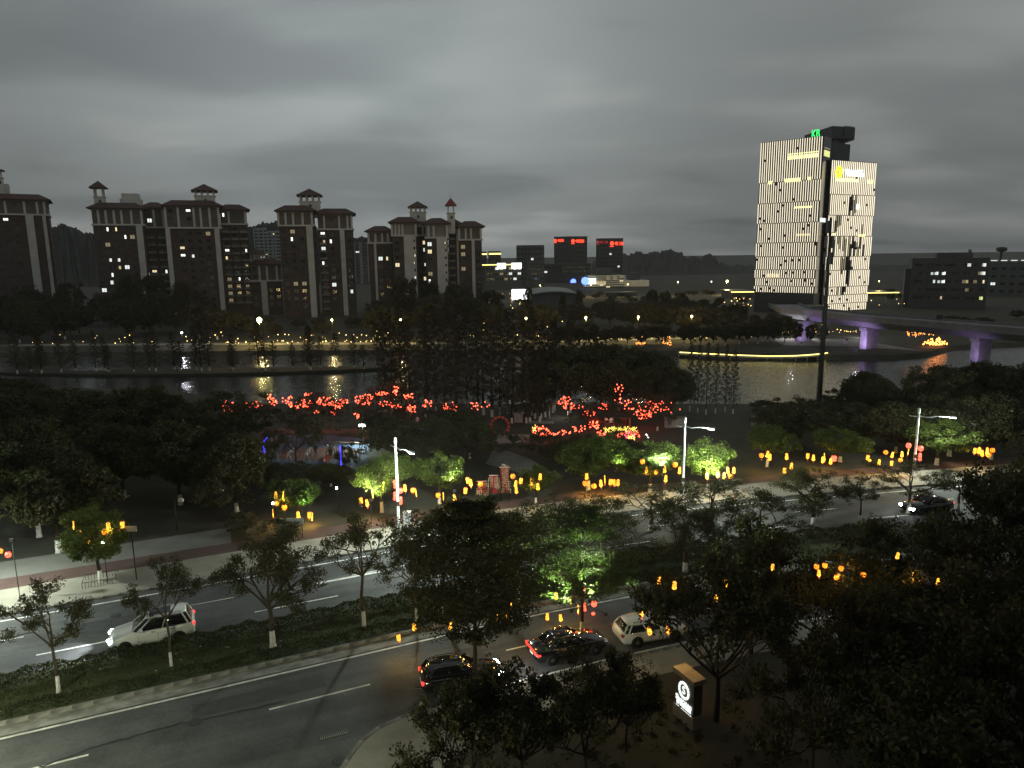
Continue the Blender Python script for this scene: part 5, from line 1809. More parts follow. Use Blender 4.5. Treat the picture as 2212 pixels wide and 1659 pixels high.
aim = math.radians(-52)
L1 = gnd(862, 1143, .14)
street_lamp(L1.x, L1.y, 'tall grey street lamp with white control box at its foot, left of the three', at(857, 962, L1.y).z, aim, 2.4, 6600, True)
L2 = road(41.0, 16.6)
L2 = at(1477, 1000, 66.0)
street_lamp(L2.x, 66.0, 'tall grey street lamp in the middle of the three, over the mint lit trees', at(1477, 918, 66).z, math.radians(-30), 2.2, 4600)
L3 = at(1979, 960, 73.0)
street_lamp(L3.x, 73.0, 'tall grey street lamp with its arm pointing right, nearest the right edge', at(1981, 896, 73).z, math.radians(-20), 2.8, 3400)
street_lamp(-41.5, 48.6, 'tall grey street lamp on the far pavement just beyond the left edge', 8.9, aim, 2.4, 13000, hood=True)
street_lamp(-28.0, 22.0, 'tall grey street lamp on the near side of the road beyond the left edge', 8.9, math.radians(100), 2.4, 9500, hood=True, colr=(.95, 1.0, .70))
street_lamp(-12.5, 16.5, 'tall grey street lamp by the driveway below the bottom edge', 8.0, math.radians(80), 2.0, 3600, colr=(.95, 1.0, .68))

# small lamps over the river: the photo shows their glowing heads, the posts reach the ground
FL = 'park lamps on the far bank'
far_lamps = [(o3, 958, 1015, 5, 'y', 'yellow'), (o3, 1412, 1010, 5, 'y', 'yellow'), (o3, 1873, 1005, 5, 'y', 'yellow'), (o3, 442, 1022, 5, 'y', 'pale'), (o3, 563, 907, 7, 'y', 'pale'), (o3, 1000, 903, 7, 'y', 'small'),
             (o3, 1318, 903, 7, 'y', 'small'), (o3, 2172, 880, 8, 'Y', 'dazzling yellow'), (o5, 935, 793, 7, 'y', 'yellow'), (o5, 1335, 780, 7, 'y', 'yellow'), (o5, 345, 872, 5, 'w', 'white'),
             (o5, 800, 893, 5, 'w', 'white'), (o5, 198, 868, 5, 'w', 'white'), (o5, 1198, 838, 8, 'w', 'white'), (o5, 1890, 870, 7.5, 'w', 'white'), (o5, 643, 813, 8, 'w', 'white'), (o5, 490, 805, 8, 'w', 'white'),
             (o5, 1890, 680, 7, 'w', 'white'), (o2, 28, 1468, 5, 'Y', 'bright yellow'), (o2, 655, 1468, 5, 'y', 'yellow'), (o2, 1248, 1466, 5, 'y', 'yellow'), ((0, 1200), 1570, 282, 4.5, 'w', 'pale'), (o3, 2036, 885, 8, 'w', 'white'), (o3, 1750, 848, 8, 'y', 'small')]
nb = ['left of', 'right of']
for i, (o, x, y, h, kd, what) in enumerate(far_lamps):
    px, py = Z(o, x, y)
    lo, hi = 150, 420
    for _ in range(40):
        mid = (lo + hi) / 2
        if at(px, py, mid).z < h: lo = mid
        else: hi = mid
    Y = (lo + hi) / 2
    if h <= 5:                                  # these line the riverside path
        Y = 199.5 + (i % 3)
        h = at(px, py, Y).z
    p = at(px, py, Y)
    side_ = 'on the far bank left of the offices' if px < 1000 else ('on the far bank below the dark hill' if px < 1600 else 'around the viaduct and striped tower')
    t = empty('park_lamp', (p.x, Y, 0), '%s park lamp %s, %d from left' % (what, side_, 1 + sum(1 for q in far_lamps if Z(q[0], q[1], q[2])[0] < px)), 'park lamp', FL)
    MB().lathe([(.12, 0), (.07, h - .4), (.06, h - .3)], 6).build('pole', M['darksteel'], t)
    r = {'y': .32, 'Y': .75, 'w': .30}[kd]
    MB().lathe([(r * .3, -r), (r, -r * .3), (r, r * .3), (r * .3, r)], 8, (0, 0, h)).build('globe', G['lampy'] if kd != 'w' else G['lampw2'], t)
    light('POINT', (0, 0, h - r - .25), {'y': 3500, 'Y': 9000, 'w': 900}[kd], (1, .76, .3) if kd != 'w' else (.9, .9, 1.0), t, .25)

# playground lamp
pg = gnd(785, 957)
t = empty('playground_lamp', (pg.x, pg.y, 0), 'dazzling greenish white lamp on a short pole in the playground', 'street lamp')
hpl = at(784, 918, pg.y).z
MB().lathe([(.1, 0), (.07, hpl)], 8).build('pole', M['steel'], t)
MB().box(-.45, .45, -.12, .12, -.1, .1).build('lamp_head', M['steel'], t, (0, 0, hpl + .12))
MB().box(-.42, .42, -.17, -.1, -.16, .12).build('lens', G['lampw'], t, (0, 0, hpl))
light('SPOT', (0, -.35, hpl - .1), 2000, (.8, 1.0, .9), t, .2, 150, to=(-1.5, -6, 0))
# uplights in the trees; those by the first two street lamps are added fill
for (px, py, Y, e_, colr, to, lab) in [(800, 1078, 61.4, 260, (.95, 1, .50), (.1, 2.8, 3.4), 'added green fill light below the tree at the first street lamp'), (982, 1058, 64.5, 120, (.9, 1, .55), (0, .5, 5), 'added green fill light in the tree left of the red banners'),
                                       (1432, 1008, 66.4, 420, (.75, 1, .80), (-.1, 2.4, 3.0), 'added mint fill light below the second street lamp'), (1535, 1036, 65.6, 380, (.78, 1, .45), (1.0, 2.6, 3.2), 'added green fill light below the round tree right of the second street lamp'),
                                       (25, 1165, 47.5, 200, (.6, 1, .6), (-.5, .4, 3), 'green tree floodlight at the left edge'), (650, 1102, 61.2, 70, (.6, 1, .45), (.8, .5, 3), 'green tree floodlight in the dull green lantern tree'),
                                       (1330, 1015, 68.2, 110, (.75, 1, .5), (.3, .4, 3), 'green tree floodlight at the right end of the wide dark lantern tree')]:
    p = at(px, py, Y)
    t = empty('tree_floodlight', (p.x, Y, .14), lab, 'floodlight', 'tree floodlights')
    MB().tube([(0, 0, 0), (0, 0, p.z - .3)], .03, 5).build('stake', M['darksteel'], t)
    MB().box(-.13, .13, -.1, .1, -.12, .1).build('housing', M['darksteel'], t, (0, 0, p.z - .2))
    light('SPOT', (0, 0, p.z), e_ * {1432: 20, 1535: 30, 800: 26, 982: 60}.get(px, 18), colr, t, .08, 125, to=(to[0], to[1], p.z + to[2] - 1.2))
LT = [o for o in bpy.data.objects if o.get('label', '').startswith('tall layered tree on the median')][0]
lx, ly = LT.location.x, LT.location.y
for i, (dx, dy, z, e_, to) in enumerate([(-.8, -1.5, 2.5, 1300, (-1.8, -.6, 6.3)), (1.3, -1.4, 2.2, 900, (3.0, -.6, 4.2)), (.3, -1.7, 3.2, 1500, (-.3, -.8, 9.0)), (-1.5, -1.2, 2.9, 700, (-3.6, -.4, 6.2))]):
    t = empty('tree_floodlight', (lx + dx, ly + dy, .14), ['left aimed', 'right aimed', 'straight up aimed', 'far left aimed'][i] + ' floodlight on the trunk of the bright green layered tree', 'floodlight', 'tree floodlights')
    MB().box(-.1, .1, -.08, .08, -.1, .08).build('housing', M['darksteel'], t, (0, 0, z))
    MB().tube([(0, 0, z), (-dx * .9, -dy * .9, z)], .025, 4).build('bracket', M['darksteel'], t)
    light('SPOT', (0, 0, z + .12), e_ * 9, (.72, 1.0, .50), t, .06, 62, to=(to[0], to[1], to[2]))

# ------------------------------------------------------------------ lanterns
def lan(prof, n, mt, cap_r, h, tassel=True, ribs=0):
    body = MB().lathe(prof, n).mesh('shade', mt)
    fr = MB()
    fr.lathe([(cap_r, h / 2), (cap_r, h / 2 + .05), (.02, h / 2 + .07)], 8)
    fr.lathe([(.02, -h / 2 - .05), (cap_r, -h / 2 - .04), (cap_r, -h / 2)], 8)
    for k in range(ribs):
        a_ = 2 * math.pi * k / ribs
        fr.tube([(math.cos(a_) * (r + .008), math.sin(a_) * (r + .008), z) for r, z in prof], .012, 3, caps=False)
    cage = fr.mesh('cage', M['redpaint'])
    tas = MB().lathe([(.015, -h / 2 - .05), (.035, -h / 2 - .12), (.03, -h / 2 - .3)], 5).mesh('tassel', M['redcloth'])
    cord = MB().tube([(0, 0, h / 2 + .05), (0, 0, h / 2 + .75)], .008, 3).mesh('cord', M['blackwire'])
    return body, cage, tas, cord


g_prof = lambda H, a, b, c: [(.05, -H / 2), (a * .8, -H * .42), (a, -H * .3), (a * .78, -H * .16), (b * .75, -H * .12), (b, 0), (b * .75, H * .13), (c * .7, H * .17), (c, H * .29), (c * .75, H * .41), (.05, H / 2)]
LAN = dict(
    gourd=lan(g_prof(.74, .19, .17, .15), 10, G['yellow'], .06, .74, ribs=5),
    cyl=lan([(.13, -.3), (.175, -.25), (.175, .25), (.13, .3)], 12, G['yellow'], .14, .60, ribs=8),
    round=lan([(.10, -.25), (.21, -.18), (.26, 0), (.21, .18), (.10, .25)], 12, G['amber'], .11, .50, ribs=8),
    tube=lan([(.035, -.4), (.05, -.37), (.05, .37), (.035, .4)], 8, G['yellow'], .05, .80),
    redtall=lan(g_prof(1.1, .22, .22, .22), 10, G['red'], .1, 1.1, ribs=6),
    redround=lan([(.14, -.33), (.27, -.24), (.33, 0), (.27, .24), (.14, .33)], 12, G['red'], .14, .66, ribs=8),
)
SHAPE = dict(gourd='yellow gourd shaped', cyl='yellow cylinder', round='amber round', tube='thin yellow tube', redtall='tall red stacked', redround='big round red')


lantern_n = [0]


def lantern(px, py, Y, kind, label, group, sc=1.0):
    p = at(px, py, Y)
    t = empty('hanging_lantern', p, label, 'lantern', group, R.uniform(0, 3))
    t.rotation_euler[0], t.rotation_euler[1] = R.uniform(-.12, .12), R.uniform(-.12, .12)
    sc *= .82
    t.scale = (sc, sc, sc)
    b_, cg, ta, co = LAN[kind]
    if lantern_n[0] % 3 == 0:
        light('POINT', (0, -.05, -.42), sc * sc * {'r': 60}.get(kind[0] if kind.startswith('red') else 'y', 190), (1, .16, .08) if kind.startswith('red') else (1, .58, .12), t, .12)
    lantern_n[0] += 1
    inst('shade', b_, t); inst('cage', cg, t); inst('tassel', ta, t); inst('cord', co, t)
    return t


def cluster(o, Y, where, items, sc=1.1, dy=1.0):
    items = sorted(items, key=lambda q: q[0])
    for i, (x, y, kd) in enumerate(items):
        px, py = Z(o, x, y)
        lantern(px, py, Y + R.uniform(-dy, dy), kd, '%s lantern, %s from left %s' % (SHAPE[kd], ORD[min(13, i)], where), 'lanterns hung in the street trees', sc)


zA, zB_, zC_, zD_, zE = (800, 1400), (1600, 1400), (2400, 1400), (3072, 1500), (0, 1900)
g_, c_, r_, t_ = 'gourd', 'cyl', 'round', 'tube'
cluster(zE, 48.0, 'in the green lit tree at the left edge', [(70, 688, 'redround'), (6, 655, 'round')], .75, .3)
cluster(zE, 49.6, 'in the solitary pavement tree', [(635, 437, t_), (680, 495, r_), (775, 600, g_), (905, 490, r_), (935, 440, g_), (1057, 430, c_), (1027, 505, g_)], 1.0, .9)
cluster(zA, 61.6, 'in the dull tree left of the first lamp', [(655, 1255, g_), (718, 1255, t_), (662, 1320, r_), (730, 1360, r_), (632, 1410, t_), (848, 1425, g_), (945, 1425, c_), (970, 1440, t_)], 1.15, .6)
cluster(zA, 62.6, 'in the tree behind the first lamp', [(1390, 1300, c_), (1442, 1320, g_), (1492, 1245, t_), (1585, 1175, t_), (1770, 1190, g_), (1840, 1212, r_), (1866, 1232, t_)], 1.15, .6)
cluster(zA, 61.3, 'of those round the first lamp pole', [(1685, 1160, 'redtall'), (1732, 1215, 'redround'), (1684, 1262, 'redtall'), (1735, 1300, 'redtall')], .9, .2)
cluster(zB_, 64.8, 'in the tree left of the banners', [(330, 1255, r_), (375, 1265, t_), (470, 1275, g_), (565, 1215, c_), (585, 1125, c_), (612, 1145, g_), (697, 1155, r_)], 1.15, .5)
cluster(zB_, 65.3, 'in the tree right of the banners', [(975, 1090, r_), (1000, 1155, g_), (1005, 1210, g_), (1045, 1130, c_), (1140, 1125, c_), (1210, 1095, g_), (1192, 1180, g_)], 1.15, .6)
cluster(zB_, 68.2, 'in the wide dark middle tree', [(1613, 1090, g_), (1598, 1150, r_), (1675, 1175, 'round'), (1735, 1150, g_), (1770, 1115, t_), (1820, 1140, c_), (1850, 1140, c_), (1885, 1145, g_)], 1.2, .5)
cluster(zC_, 67.6, 'in the mint lit tree', [(368, 965, r_), (400, 1030, g_), (485, 1048, c_), (558, 1030, g_), (650, 990, r_), (688, 1040, g_), (568, 1110, g_)], 1.2, .5)
cluster(zC_, 67.2, 'in the tree right of the second lamp', [(925, 1088, g_), (1020, 1075, c_), (1075, 1088, g_), (1105, 1040, g_), (1125, 1090, r_), (1158, 1040, g_)], 1.1, .4)
cluster(zC_, 75.5, 'in the tree before the mast', [(1395, 910, r_), (1448, 900, g_), (1468, 925, g_), (1613, 920, g_), (1595, 1042, c_), (1655, 1003, g_)], 1.25, .5)
cluster(zC_, 77.0, 'in the tree right of the mast', [(1795, 915, c_), (1845, 930, g_), (1925, 950, g_), (1940, 920, t_), (1995, 962, g_), (2022, 937, 'redround')], 1.2, .5)
cluster(zD_, 74.6, 'in the tree behind the third lamp', [(862, 712, c_), (880, 752, g_), (960, 755, g_), (1018, 668, r_), (1075, 690, g_), (1068, 762, c_), (1145, 735, r_), (1158, 685, g_), (1212, 664, t_)], 1.1, .5)
cluster(zD_, 72.4, 'of those round the third lamp pole', [(1215, 610, 'redround'), (1320, 635, 'redround'), (1312, 708, 'redtall')], 1.0, .1)
cluster(zD_, 75.5, 'in the tree nearest the right edge', [(1790, 653, c_), (1825, 650, g_), (1850, 675, g_), (1895, 655, g_), (1940, 650, r_), (1905, 690, r_)], 1.25, .5)
zN, zM, zR = (1400, 2304), (1900, 1950), (3072, 2000)
cluster(zN, 39.6, 'under the big dark layered tree', [(420, 530, c_), (555, 440, g_), (865, 430, g_), (1075, 385, t_), (1275, 360, g_), (1350, 350, g_), (1393, 265, t_)], .82, .4)
cluster(zN, 42.0, 'under the bright green layered tree', [(1705, 350, g_), (1782, 170, g_), (1820, 360, g_), (1907, 210, t_), (1970, 280, t_), (1962, 520, g_), (2132, 520, t_)], .82, .5)
cluster(zN, 44.6, 'on the bright green tree trunk', [(2022, 110, 'redtall'), (2025, 265, 'redtall'), (2108, 240, 'redround'), (2102, 350, 'redtall')], .72, .15)
cluster(zM, 34.6, 'in the trees over the white car', [(1592, 800, c_), (1723, 845, g_), (2165, 835, g_), (2083, 950, g_), (1435, 1080, g_), (1507, 1240, c_), (1670, 1225, c_)], .80, .5)
cluster(zR, 33.5, 'in the dark trees at right', [(40, 580, g_), (420, 575, r_), (492, 565, r_), (440, 630, g_), (632, 590, r_), (592, 670, r_), (825, 645, r_), (1120, 480, g_), (1253, 660, t_), (1305, 720, t_), (1470, 705, g_)], .62, .5)

# small red lanterns strung through the park trees
RL = []
for o, cx, cy, sx, sy, n, where in [
    (zA, 240, 490, 55, 60, 20, 'a'), (zA, 400, 500, 60, 38, 13, 'a'), (zA, 490, 480, 45, 30, 6, 'a'), (zA, 620, 430, 45, 42, 14, 'a'), (zA, 760, 430, 40, 35, 12, 'a'), (zA, 820, 480, 40, 30, 8, 'a'),
    (zA, 935, 385, 45, 10, 6, 'b'), (zA, 910, 460, 45, 30, 20, 'b'), (zA, 1080, 440, 60, 36, 26, 'b'), (zA, 1180, 480, 42, 30, 16, 'b'), (zA, 1240, 445, 32, 22, 9, 'b'), (zA, 1020, 530, 36, 14, 5, 'b'), (zA, 1155, 545, 20, 10, 4, 'b'),
    (zA, 1420, 430, 70, 42, 32, 'c'), (zA, 1360, 565, 26, 22, 6, 'c'), (zA, 1570, 378, 48, 12, 13, 'c'), (zA, 1690, 350, 22, 32, 11, 'c'), (zA, 1600, 465, 55, 18, 10, 'c'), (zA, 1700, 485, 40, 12, 8, 'c'), (zA, 1810, 400, 42, 22, 11, 'c'), (zA, 1830, 510, 38, 30, 14, 'c'),
    (zA, 1970, 460, 42, 36, 10, 'd'), (zA, 2160, 495, 48, 40, 14, 'd'), (zB_, 690, 480, 75, 36, 9, 'd'),
    (zB_, 1420, 450, 55, 48, 18, 'e'), (zB_, 1530, 495, 50, 25, 9, 'e'), (zB_, 1640, 545, 55, 22, 11, 'e'), (zB_, 1760, 490, 38, 22, 9, 'e'), (zB_, 1890, 330, 30, 34, 6, 'e'), (zB_, 1890, 430, 30, 40, 6, 'e'), (zB_, 1960, 470, 40, 40, 8, 'e'),
    (zB_, 2030, 500, 40, 40, 8, 'f'), (zB_, 2100, 555, 65, 36, 18, 'f'), (zB_, 2160, 480, 50, 30, 9, 'f'), (zC_, 400, 560, 40, 36, 8, 'f'), (zC_, 460, 530, 60, 44, 10, 'f'), (zC_, 580, 490, 110, 42, 14, 'f'),
    (zB_, 1230, 700, 70, 38, 28, 'g'), (zB_, 1360, 725, 60, 16, 8, 'g'), (zB_, 1450, 705, 60, 14, 7, 'g'), (zB_, 1550, 670, 50, 30, 9, 'g'), (zB_, 1680, 645, 38, 36, 20, 'g'), (zB_, 1740, 715, 38, 22, 10, 'g')]:
    for k in range(int(n * 1.5)):
        a_, q = R.uniform(0, 6.28), math.sqrt(R.random())
        RL.append((o, cx + 1.25 * sx * q * math.cos(a_), cy + 1.2 * sy * q * math.sin(a_), where))
WHERE = dict(a=('small red lantern in the flat topped tree at the left of the playground', 94.5), b=('small red lantern in the trees above the playground slide', 95.5), c=('small red lantern in the wide flat tree above the playground lamp', 93.5),
             d=('small red lantern in the sparse string left of the ring arch', 95.5), e=('small red lantern in the strings over the red pavilion', 94.5), f=('small red lantern in the strings right of the pavilion', 97.0),
             g=('small red lantern in the low tangle around the flower bed', 90.5))
sl = MB().lathe([(.025, -.07), (.06, -.04), (.07, 0), (.06, .04), (.025, .07)], 8).mesh('small_lantern', G['redsmall'])
extra = MB()
R.shuffle(RL)
for i, (o, x, y, w) in enumerate(RL):
    lab, Y = WHERE[w]
    px, py = Z(o, x, y)
    p = at(px, py, Y + R.uniform(-1.2, 1.2))
    if i < 300:
        s_ = R.uniform(.8, 1.2)
        tag(inst('small_lantern', sl, None, p, (0, 0, 0), (s_, s_, s_)), lab, 'lantern', lab.replace('small red lantern', 'small red lanterns'))
    else:
        extra.lathe([(.025, -.07), (.06, -.04), (.07, 0), (.06, .04), (.025, .07)], 6, p)
tag(extra.build('small_lanterns', G['redsmall']), 'the remaining small red lanterns mixed into the park strings', 'lanterns', kind='stuff')
# the strings between the lantern trees: thin wires
wi = MB()
for (x0, y0, x1, y1, sag, Y) in [(1480, 470, 1720, 560, 25, 94.5), (1870, 300, 1900, 520, -25, 94.5), (1995, 420, 2110, 590, 20, 97), (1370, 690, 1660, 640, 25, 90.5), (1660, 610, 1760, 720, 10, 90.5)]:
    q = []
    for k in range(9):
        t = k / 8
        q.append(at(*Z(zB_, x0 + (x1 - x0) * t, y0 + (y1 - y0) * t + sag * math.sin(math.pi * t)), Y))
    wi.tube(q, .015, 4)
tag(wi.build('lantern_wires', M['blackwire']), 'thin wires carrying the red lantern strings by the pavilion', 'wires')
# fairy lights
FC = [(440, 880, 712, 750, 84, 205, 'fairy', 'yellow fairy lights in the trees along the far riverside path'), (60, 440, 720, 748, 24, 210, 'fairy', 'scattered tiny yellow lights at the left of the far bank'),
      (1000, 1240, 692, 746, 40, 215, 'fairy', 'scattered yellow fairy lights behind the dark grove'), (1250, 1640, 715, 745, 80, 205, 'fairy', 'yellow fairy lights along the far bank below the hill'),
      (1372, 1394, 722, 748, 34, 190, 'fairyor', 'orange fairy lights wrapped on the left bank tree'), (1432, 1450, 722, 748, 30, 190, 'fairyor', 'orange fairy lights wrapped on the right bank tree'),
      (1660, 1770, 692, 720, 34, 214, 'fairy', 'amber fairy lights in the trees behind the far viaduct pier'), (1770, 1850, 700, 722, 22, 214, 'fairy', 'amber fairy lights between the viaduct piers'),
      (2066, 2125, 694, 704, 26, 235, 'fairyor', 'orange fairy lights above the viaduct deck'), (1960, 1998, 717, 727, 34, 190, 'fairyor', 'orange fairy lights in the trees below the viaduct'), (1998, 2018, 718, 724, 12, 190, 'fairyor', 'red orange fairy lights right of those below the viaduct'),
      (1960, 1640, 640, 660, 12, 300, 'fairy', 'dim tiny lights left of the striped tower'), (40, 160, 868, 920, 10, 95, 'fairy', 'small yellow lamps in the left wood'), (256, 300, 890, 915, 5, 95, 'fairy', 'small yellow lamps beside the left wood path'),
      (1035, 1130, 630, 668, 30, 330, 'fairy', 'tiny street lights below the white roof signs'), (1560, 1625, 640, 662, 16, 330, 'fairy', 'tiny lights in front of the low gold edged building')]
for (xa, xb, ya, yb, n, Y, mt, lab) in FC:
    m = MB()
    for k in range(n):
        y_ = ya + (yb - ya) * R.random() ** (.6 if yb - ya > 20 else 1)
        p = at(R.uniform(min(xa, xb), max(xa, xb)), y_, Y + R.uniform(-3, 3))
        s_ = R.uniform(.05, .13) * Y / 200
        if p.z < .2: p.z = .3
        m.lathe([(s_ * .4, -s_), (s_, 0), (s_ * .4, s_)], 5, p)
    tag(m.build('fairy_lights', G[mt]), lab, 'fairy lights', kind='stuff')
p = at(*Z(o5, 1445, 1018), 180)
fbm = MB()
for k in range(60):
    a_ = R.uniform(0, 6.28)
    fbm.lathe([(.05, -.2), (.22, 0), (.05, .2)], 5, (p.x + R.uniform(-3.4, 3.4) * (1 - k / 90), 180 + R.uniform(-1, 1), .5 + 2.2 * (k / 60) * R.random()))
tag(fbm.build('light_sculpture', G['fairyor']), 'glowing flower like heap of lights below the viaduct', 'light sculpture')
# lit walkway rail
rl = [at(*Z(o3, x, y), Y) for x, y, Y in [(1768, 1315, 174), (1950, 1326, 171), (2212, 1338, 168)]] + [at(*Z(o5, x, y), Y) for x, y, Y in [(0, 1133, 167), (130, 1132, 166), (250, 1129, 165.5), (350, 1123, 165.5), (440, 1115, 166), (490, 1109, 168), (515, 1104, 170)]]
wk = empty('river_walkway', (rl[3].x, rl[3].y, 0), 'curved river walkway with a glowing yellow edge line', 'walkway')
off = Vector((rl[3].x, rl[3].y, 0))
zr = [q - off for q in rl]
MB().tube(zr, .11, 6).build('light_line', G['edge'], wk)
m = MB()
m.add([q + d for q in zr for d in (Vector((0, .1, -.25)), Vector((0, .1, -.6)), Vector((0, 3.0, -.6)), Vector((0, 3.0, -.25)))], [(i * 4 + k, i * 4 + (k + 1) % 4, i * 4 + 4 + (k + 1) % 4, i * 4 + 4 + k) for i in range(len(zr) - 1) for k in range(4)])
m.build('deck', M['concrete'], wk)
ps = MB().lathe([(.18, -2.6), (.18, 0)], 6).mesh('pile', M['concrete'])
for q in zr:
    inst('pile', ps, wk, q + Vector((0, .6, -.55)))

# ------------------------------------------------------------------ playground
pgp = [gnd(*q, 0.03) for q in [(540, 962), (560, 1000), (640, 1022), (790, 1012), (800, 950), (700, 938), (600, 940)]]
tag(MB().prism([(q.x, q.y) for q in pgp], -.04, .03).build('playground_floor', M['blueplay']), kind='structure')
br = [gnd(*q, 0.036) for q in [(600, 992), (690, 995), (770, 985), (775, 972), (700, 966), (610, 972)]]
tag(MB().add([q for q in br], [tuple(range(len(br)))]).build('playground_path', M['brownplay']), kind='structure')
sq = [gnd(*q, 0.02) for q in [(560, 938), (720, 936), (880, 936), (870, 926), (560, 926)]]
tag(MB().add([q for q in sq], [tuple(range(len(sq)))]).build('park_square', M['brownplay']), kind='structure')
zp = lambda x, y, Y: at(*Z(zA, x, y), Y)
a, c = gnd(*Z(zA, 1095, 978)), zp(1138, 890, 84.5)
t = empty('slide', (a.x, a.y, 0), 'orange red slide with a round climbing net in the playground', 'slide')
top_ = Vector((c.x - a.x, 2.0, c.z))
m = MB()
vs = []
for k in range(9):
    f = k / 8
    q = Vector((top_.x * f, top_.y * f, .15 + (top_.z - .15) * (f ** 1.25)))
    vs += [q + Vector((-.38, 0, .2)), q + Vector((-.3, 0, 0)), q + Vector((.3, 0, 0)), q + Vector((.38, 0, .2))]
m.add(vs, [(i * 4 + k, i * 4 + k + 1, i * 4 + 5 + k, i * 4 + 4 + k) for i in range(8) for k in range(3)])
m.build('chute', M['orange'], t)
for dx in (-.5, .5):
    MB().tube([top_ + Vector((dx, .2, -top_.z)), top_ + Vector((dx, .2, 1.0)), top_ + Vector((dx, 1.2, 1.0)), top_ + Vector((dx, 1.2, -top_.z))], .05, 6).build('frame', M['steel'], t)
MB().box(-.5, .5, .2, 1.2, -.06, 0).build('platform', M['woodpaint'], t, top_)
rg = [Vector((.95 + .6 * math.cos(k * .5236), 1.0, 1.2 + .75 * math.sin(k * .5236))) for k in range(13)]
MB().tube(rg, .04, 5).build('climbing_ring', M['redpaint'], t)
for k in range(4):
    MB().tube([rg[k + 1], rg[(12 - k - 1) % 12]], .02, 4).build('rope', M['woodpaint'], t)
for nm, lab, feet, apex, Y in [('swing_frame', 'steel A frame swing left of the slide', [(905, 960), (968, 960)], (938, 858), 84), ('swing_frame', 'steel A frame swing behind the spreading playground tree', [(760, 945), (810, 945)], (785, 870), 86)]:
    b0, b1 = gnd(*Z(zA, *feet[0])), gnd(*Z(zA, *feet[1]))
    ap = zp(*apex, b0.y + .5)
    t = empty(nm, (ap.x, ap.y, 0), lab, 'swing', 'swings in the playground')
    for dy in (-1.2, 1.2):
        for b_ in (b0, b1):
            MB().tube([Vector((b_.x - ap.x, dy, 0)), Vector((0, dy, ap.z))], .05, 5).build('leg', M['steel'], t)
    MB().tube([(0, -1.3, ap.z), (0, 1.3, ap.z)], .05, 5).build('top_bar', M['steel'], t)
    for dy in (-.5, .5):
        MB().tube([(0, dy - .2, ap.z), (0, dy - .2, .5), (0, dy + .2, .5), (0, dy + .2, ap.z)], .015, 4).build('swing_chain', M['steel'], t)
        MB().box(-.12, .12, dy - .22, dy + .22, .47, .51).build('seat', M['rubber'], t)
b0, b1 = gnd(*Z(zA, 600, 995)), gnd(*Z(zA, 682, 1003))
t = empty('arch_frame', (b0.x, b0.y, 0), 'pale tapering arch frame at the left of the playground', 'play frame')
MB().tube([(0, 0, 0), (.15, .2, 3.0), (.9, .3, 4.2), (b1.x - b0.x - .3, .1, 3.3), (b1.x - b0.x, b1.y - b0.y, 0)], [.08, .08, .07, .09, .11], 6).build('arch', M['woodpaint'], t)
t0 = gnd(*Z(zA, 1230, 998))
t = empty('rope_fence', (t0.x, t0.y, 0), 'low rope fence on pale posts right of the slide', 'fence')
pp = []
for x, y in [(1232, 990), (1290, 992), (1356, 992), (1385, 975)]:
    q = gnd(*Z(zA, x, y)) - Vector((t0.x, t0.y, 0))
    pp.append(q)
    MB().lathe([(.06, 0), (.06, 1.5), (.09, 1.55)], 6).build('post', M['woodpaint'], t, q)
for h in (.75, 1.3):
    q = []
    for a, c in zip(pp, pp[1:]):
        q += [a + Vector((0, 0, h)), a.lerp(c, .5) + Vector((0, 0, h - .16))]
    MB().tube(q + [pp[-1] + Vector((0, 0, h))], .03, 4).build('rope', M['woodpaint'], t)
for xa, xb, y, Y, lab in [(540, 624, 780, 84, 'pale timber beam over the left blue lit pole'), (1112, 1435, 803, 90, 'long pale timber beam across the back of the playground')]:
    a, c = zp(xa, y - 3, Y), zp(xb, y + 4, Y)
    t = empty('timber_beam', (a.x, Y, 0), lab, 'beam', 'pale timber beams in the playground')
    MB().tube([(0, 0, a.z), (c.x - a.x, 0, c.z)], .14, 6).build('beam', M['woodpaint'], t)
    for f in (.12, .88):
        MB().tube([((c.x - a.x) * f, .1, 0), ((c.x - a.x) * f, .1, a.z - .1)], .07, 6).build('post', M['woodpaint'], t)
for px, y0, y1, Y, lab in [(567, 790, 992, None, 'bent blue lit pole at the left of the playground'), (1224, 828, 1030, None, 'tallest straight blue lit pole right of the slide'), (1918, 668, 745, None, 'short blue lit pole near the statue'), (129, 757, 870, None, 'faint blue lit pole in the wood left of the playground')]:
    b_ = gnd(*Z(zA, px, y1))
    h0 = zp(px, y0, b_.y).z
    t = empty('blue_light_pole', (b_.x, b_.y, 0), lab, 'light pole', 'blue lit poles around the playground')
    lo = .2 if h0 > 2.5 and px != 129 else h0 * .55
    MB().tube([(0, 0, 0), (0, 0, h0)], .07, 6).build('pole', M['darksteel'], t)
    MB().box(-.055, .055, -.14, -.075, lo, h0).build('light_strip', G['bluepole'], t)
    if px == 567: MB().tube([(0, -.1, h0), (.45, -.1, h0 + .5)], .06, 5).build('bent_tip', G['bluepole'], t)
b_ = gnd(*Z(zA, 1883, 715))
t = empty('statue', (b_.x, b_.y, 0), 'small pale carved statue beside the short blue lit pole', 'statue')
MB().lathe([(.5, 0), (.5, .35), (.4, .4)], 8).build('plinth', M['stone'], t)
MB().lathe([(.36, .4), (.3, .9), (.38, 1.2), (.22, 1.5), (.27, 1.8), (.18, 2.1), (.05, 2.25)], 9).build('figure', M['limewash'], t)

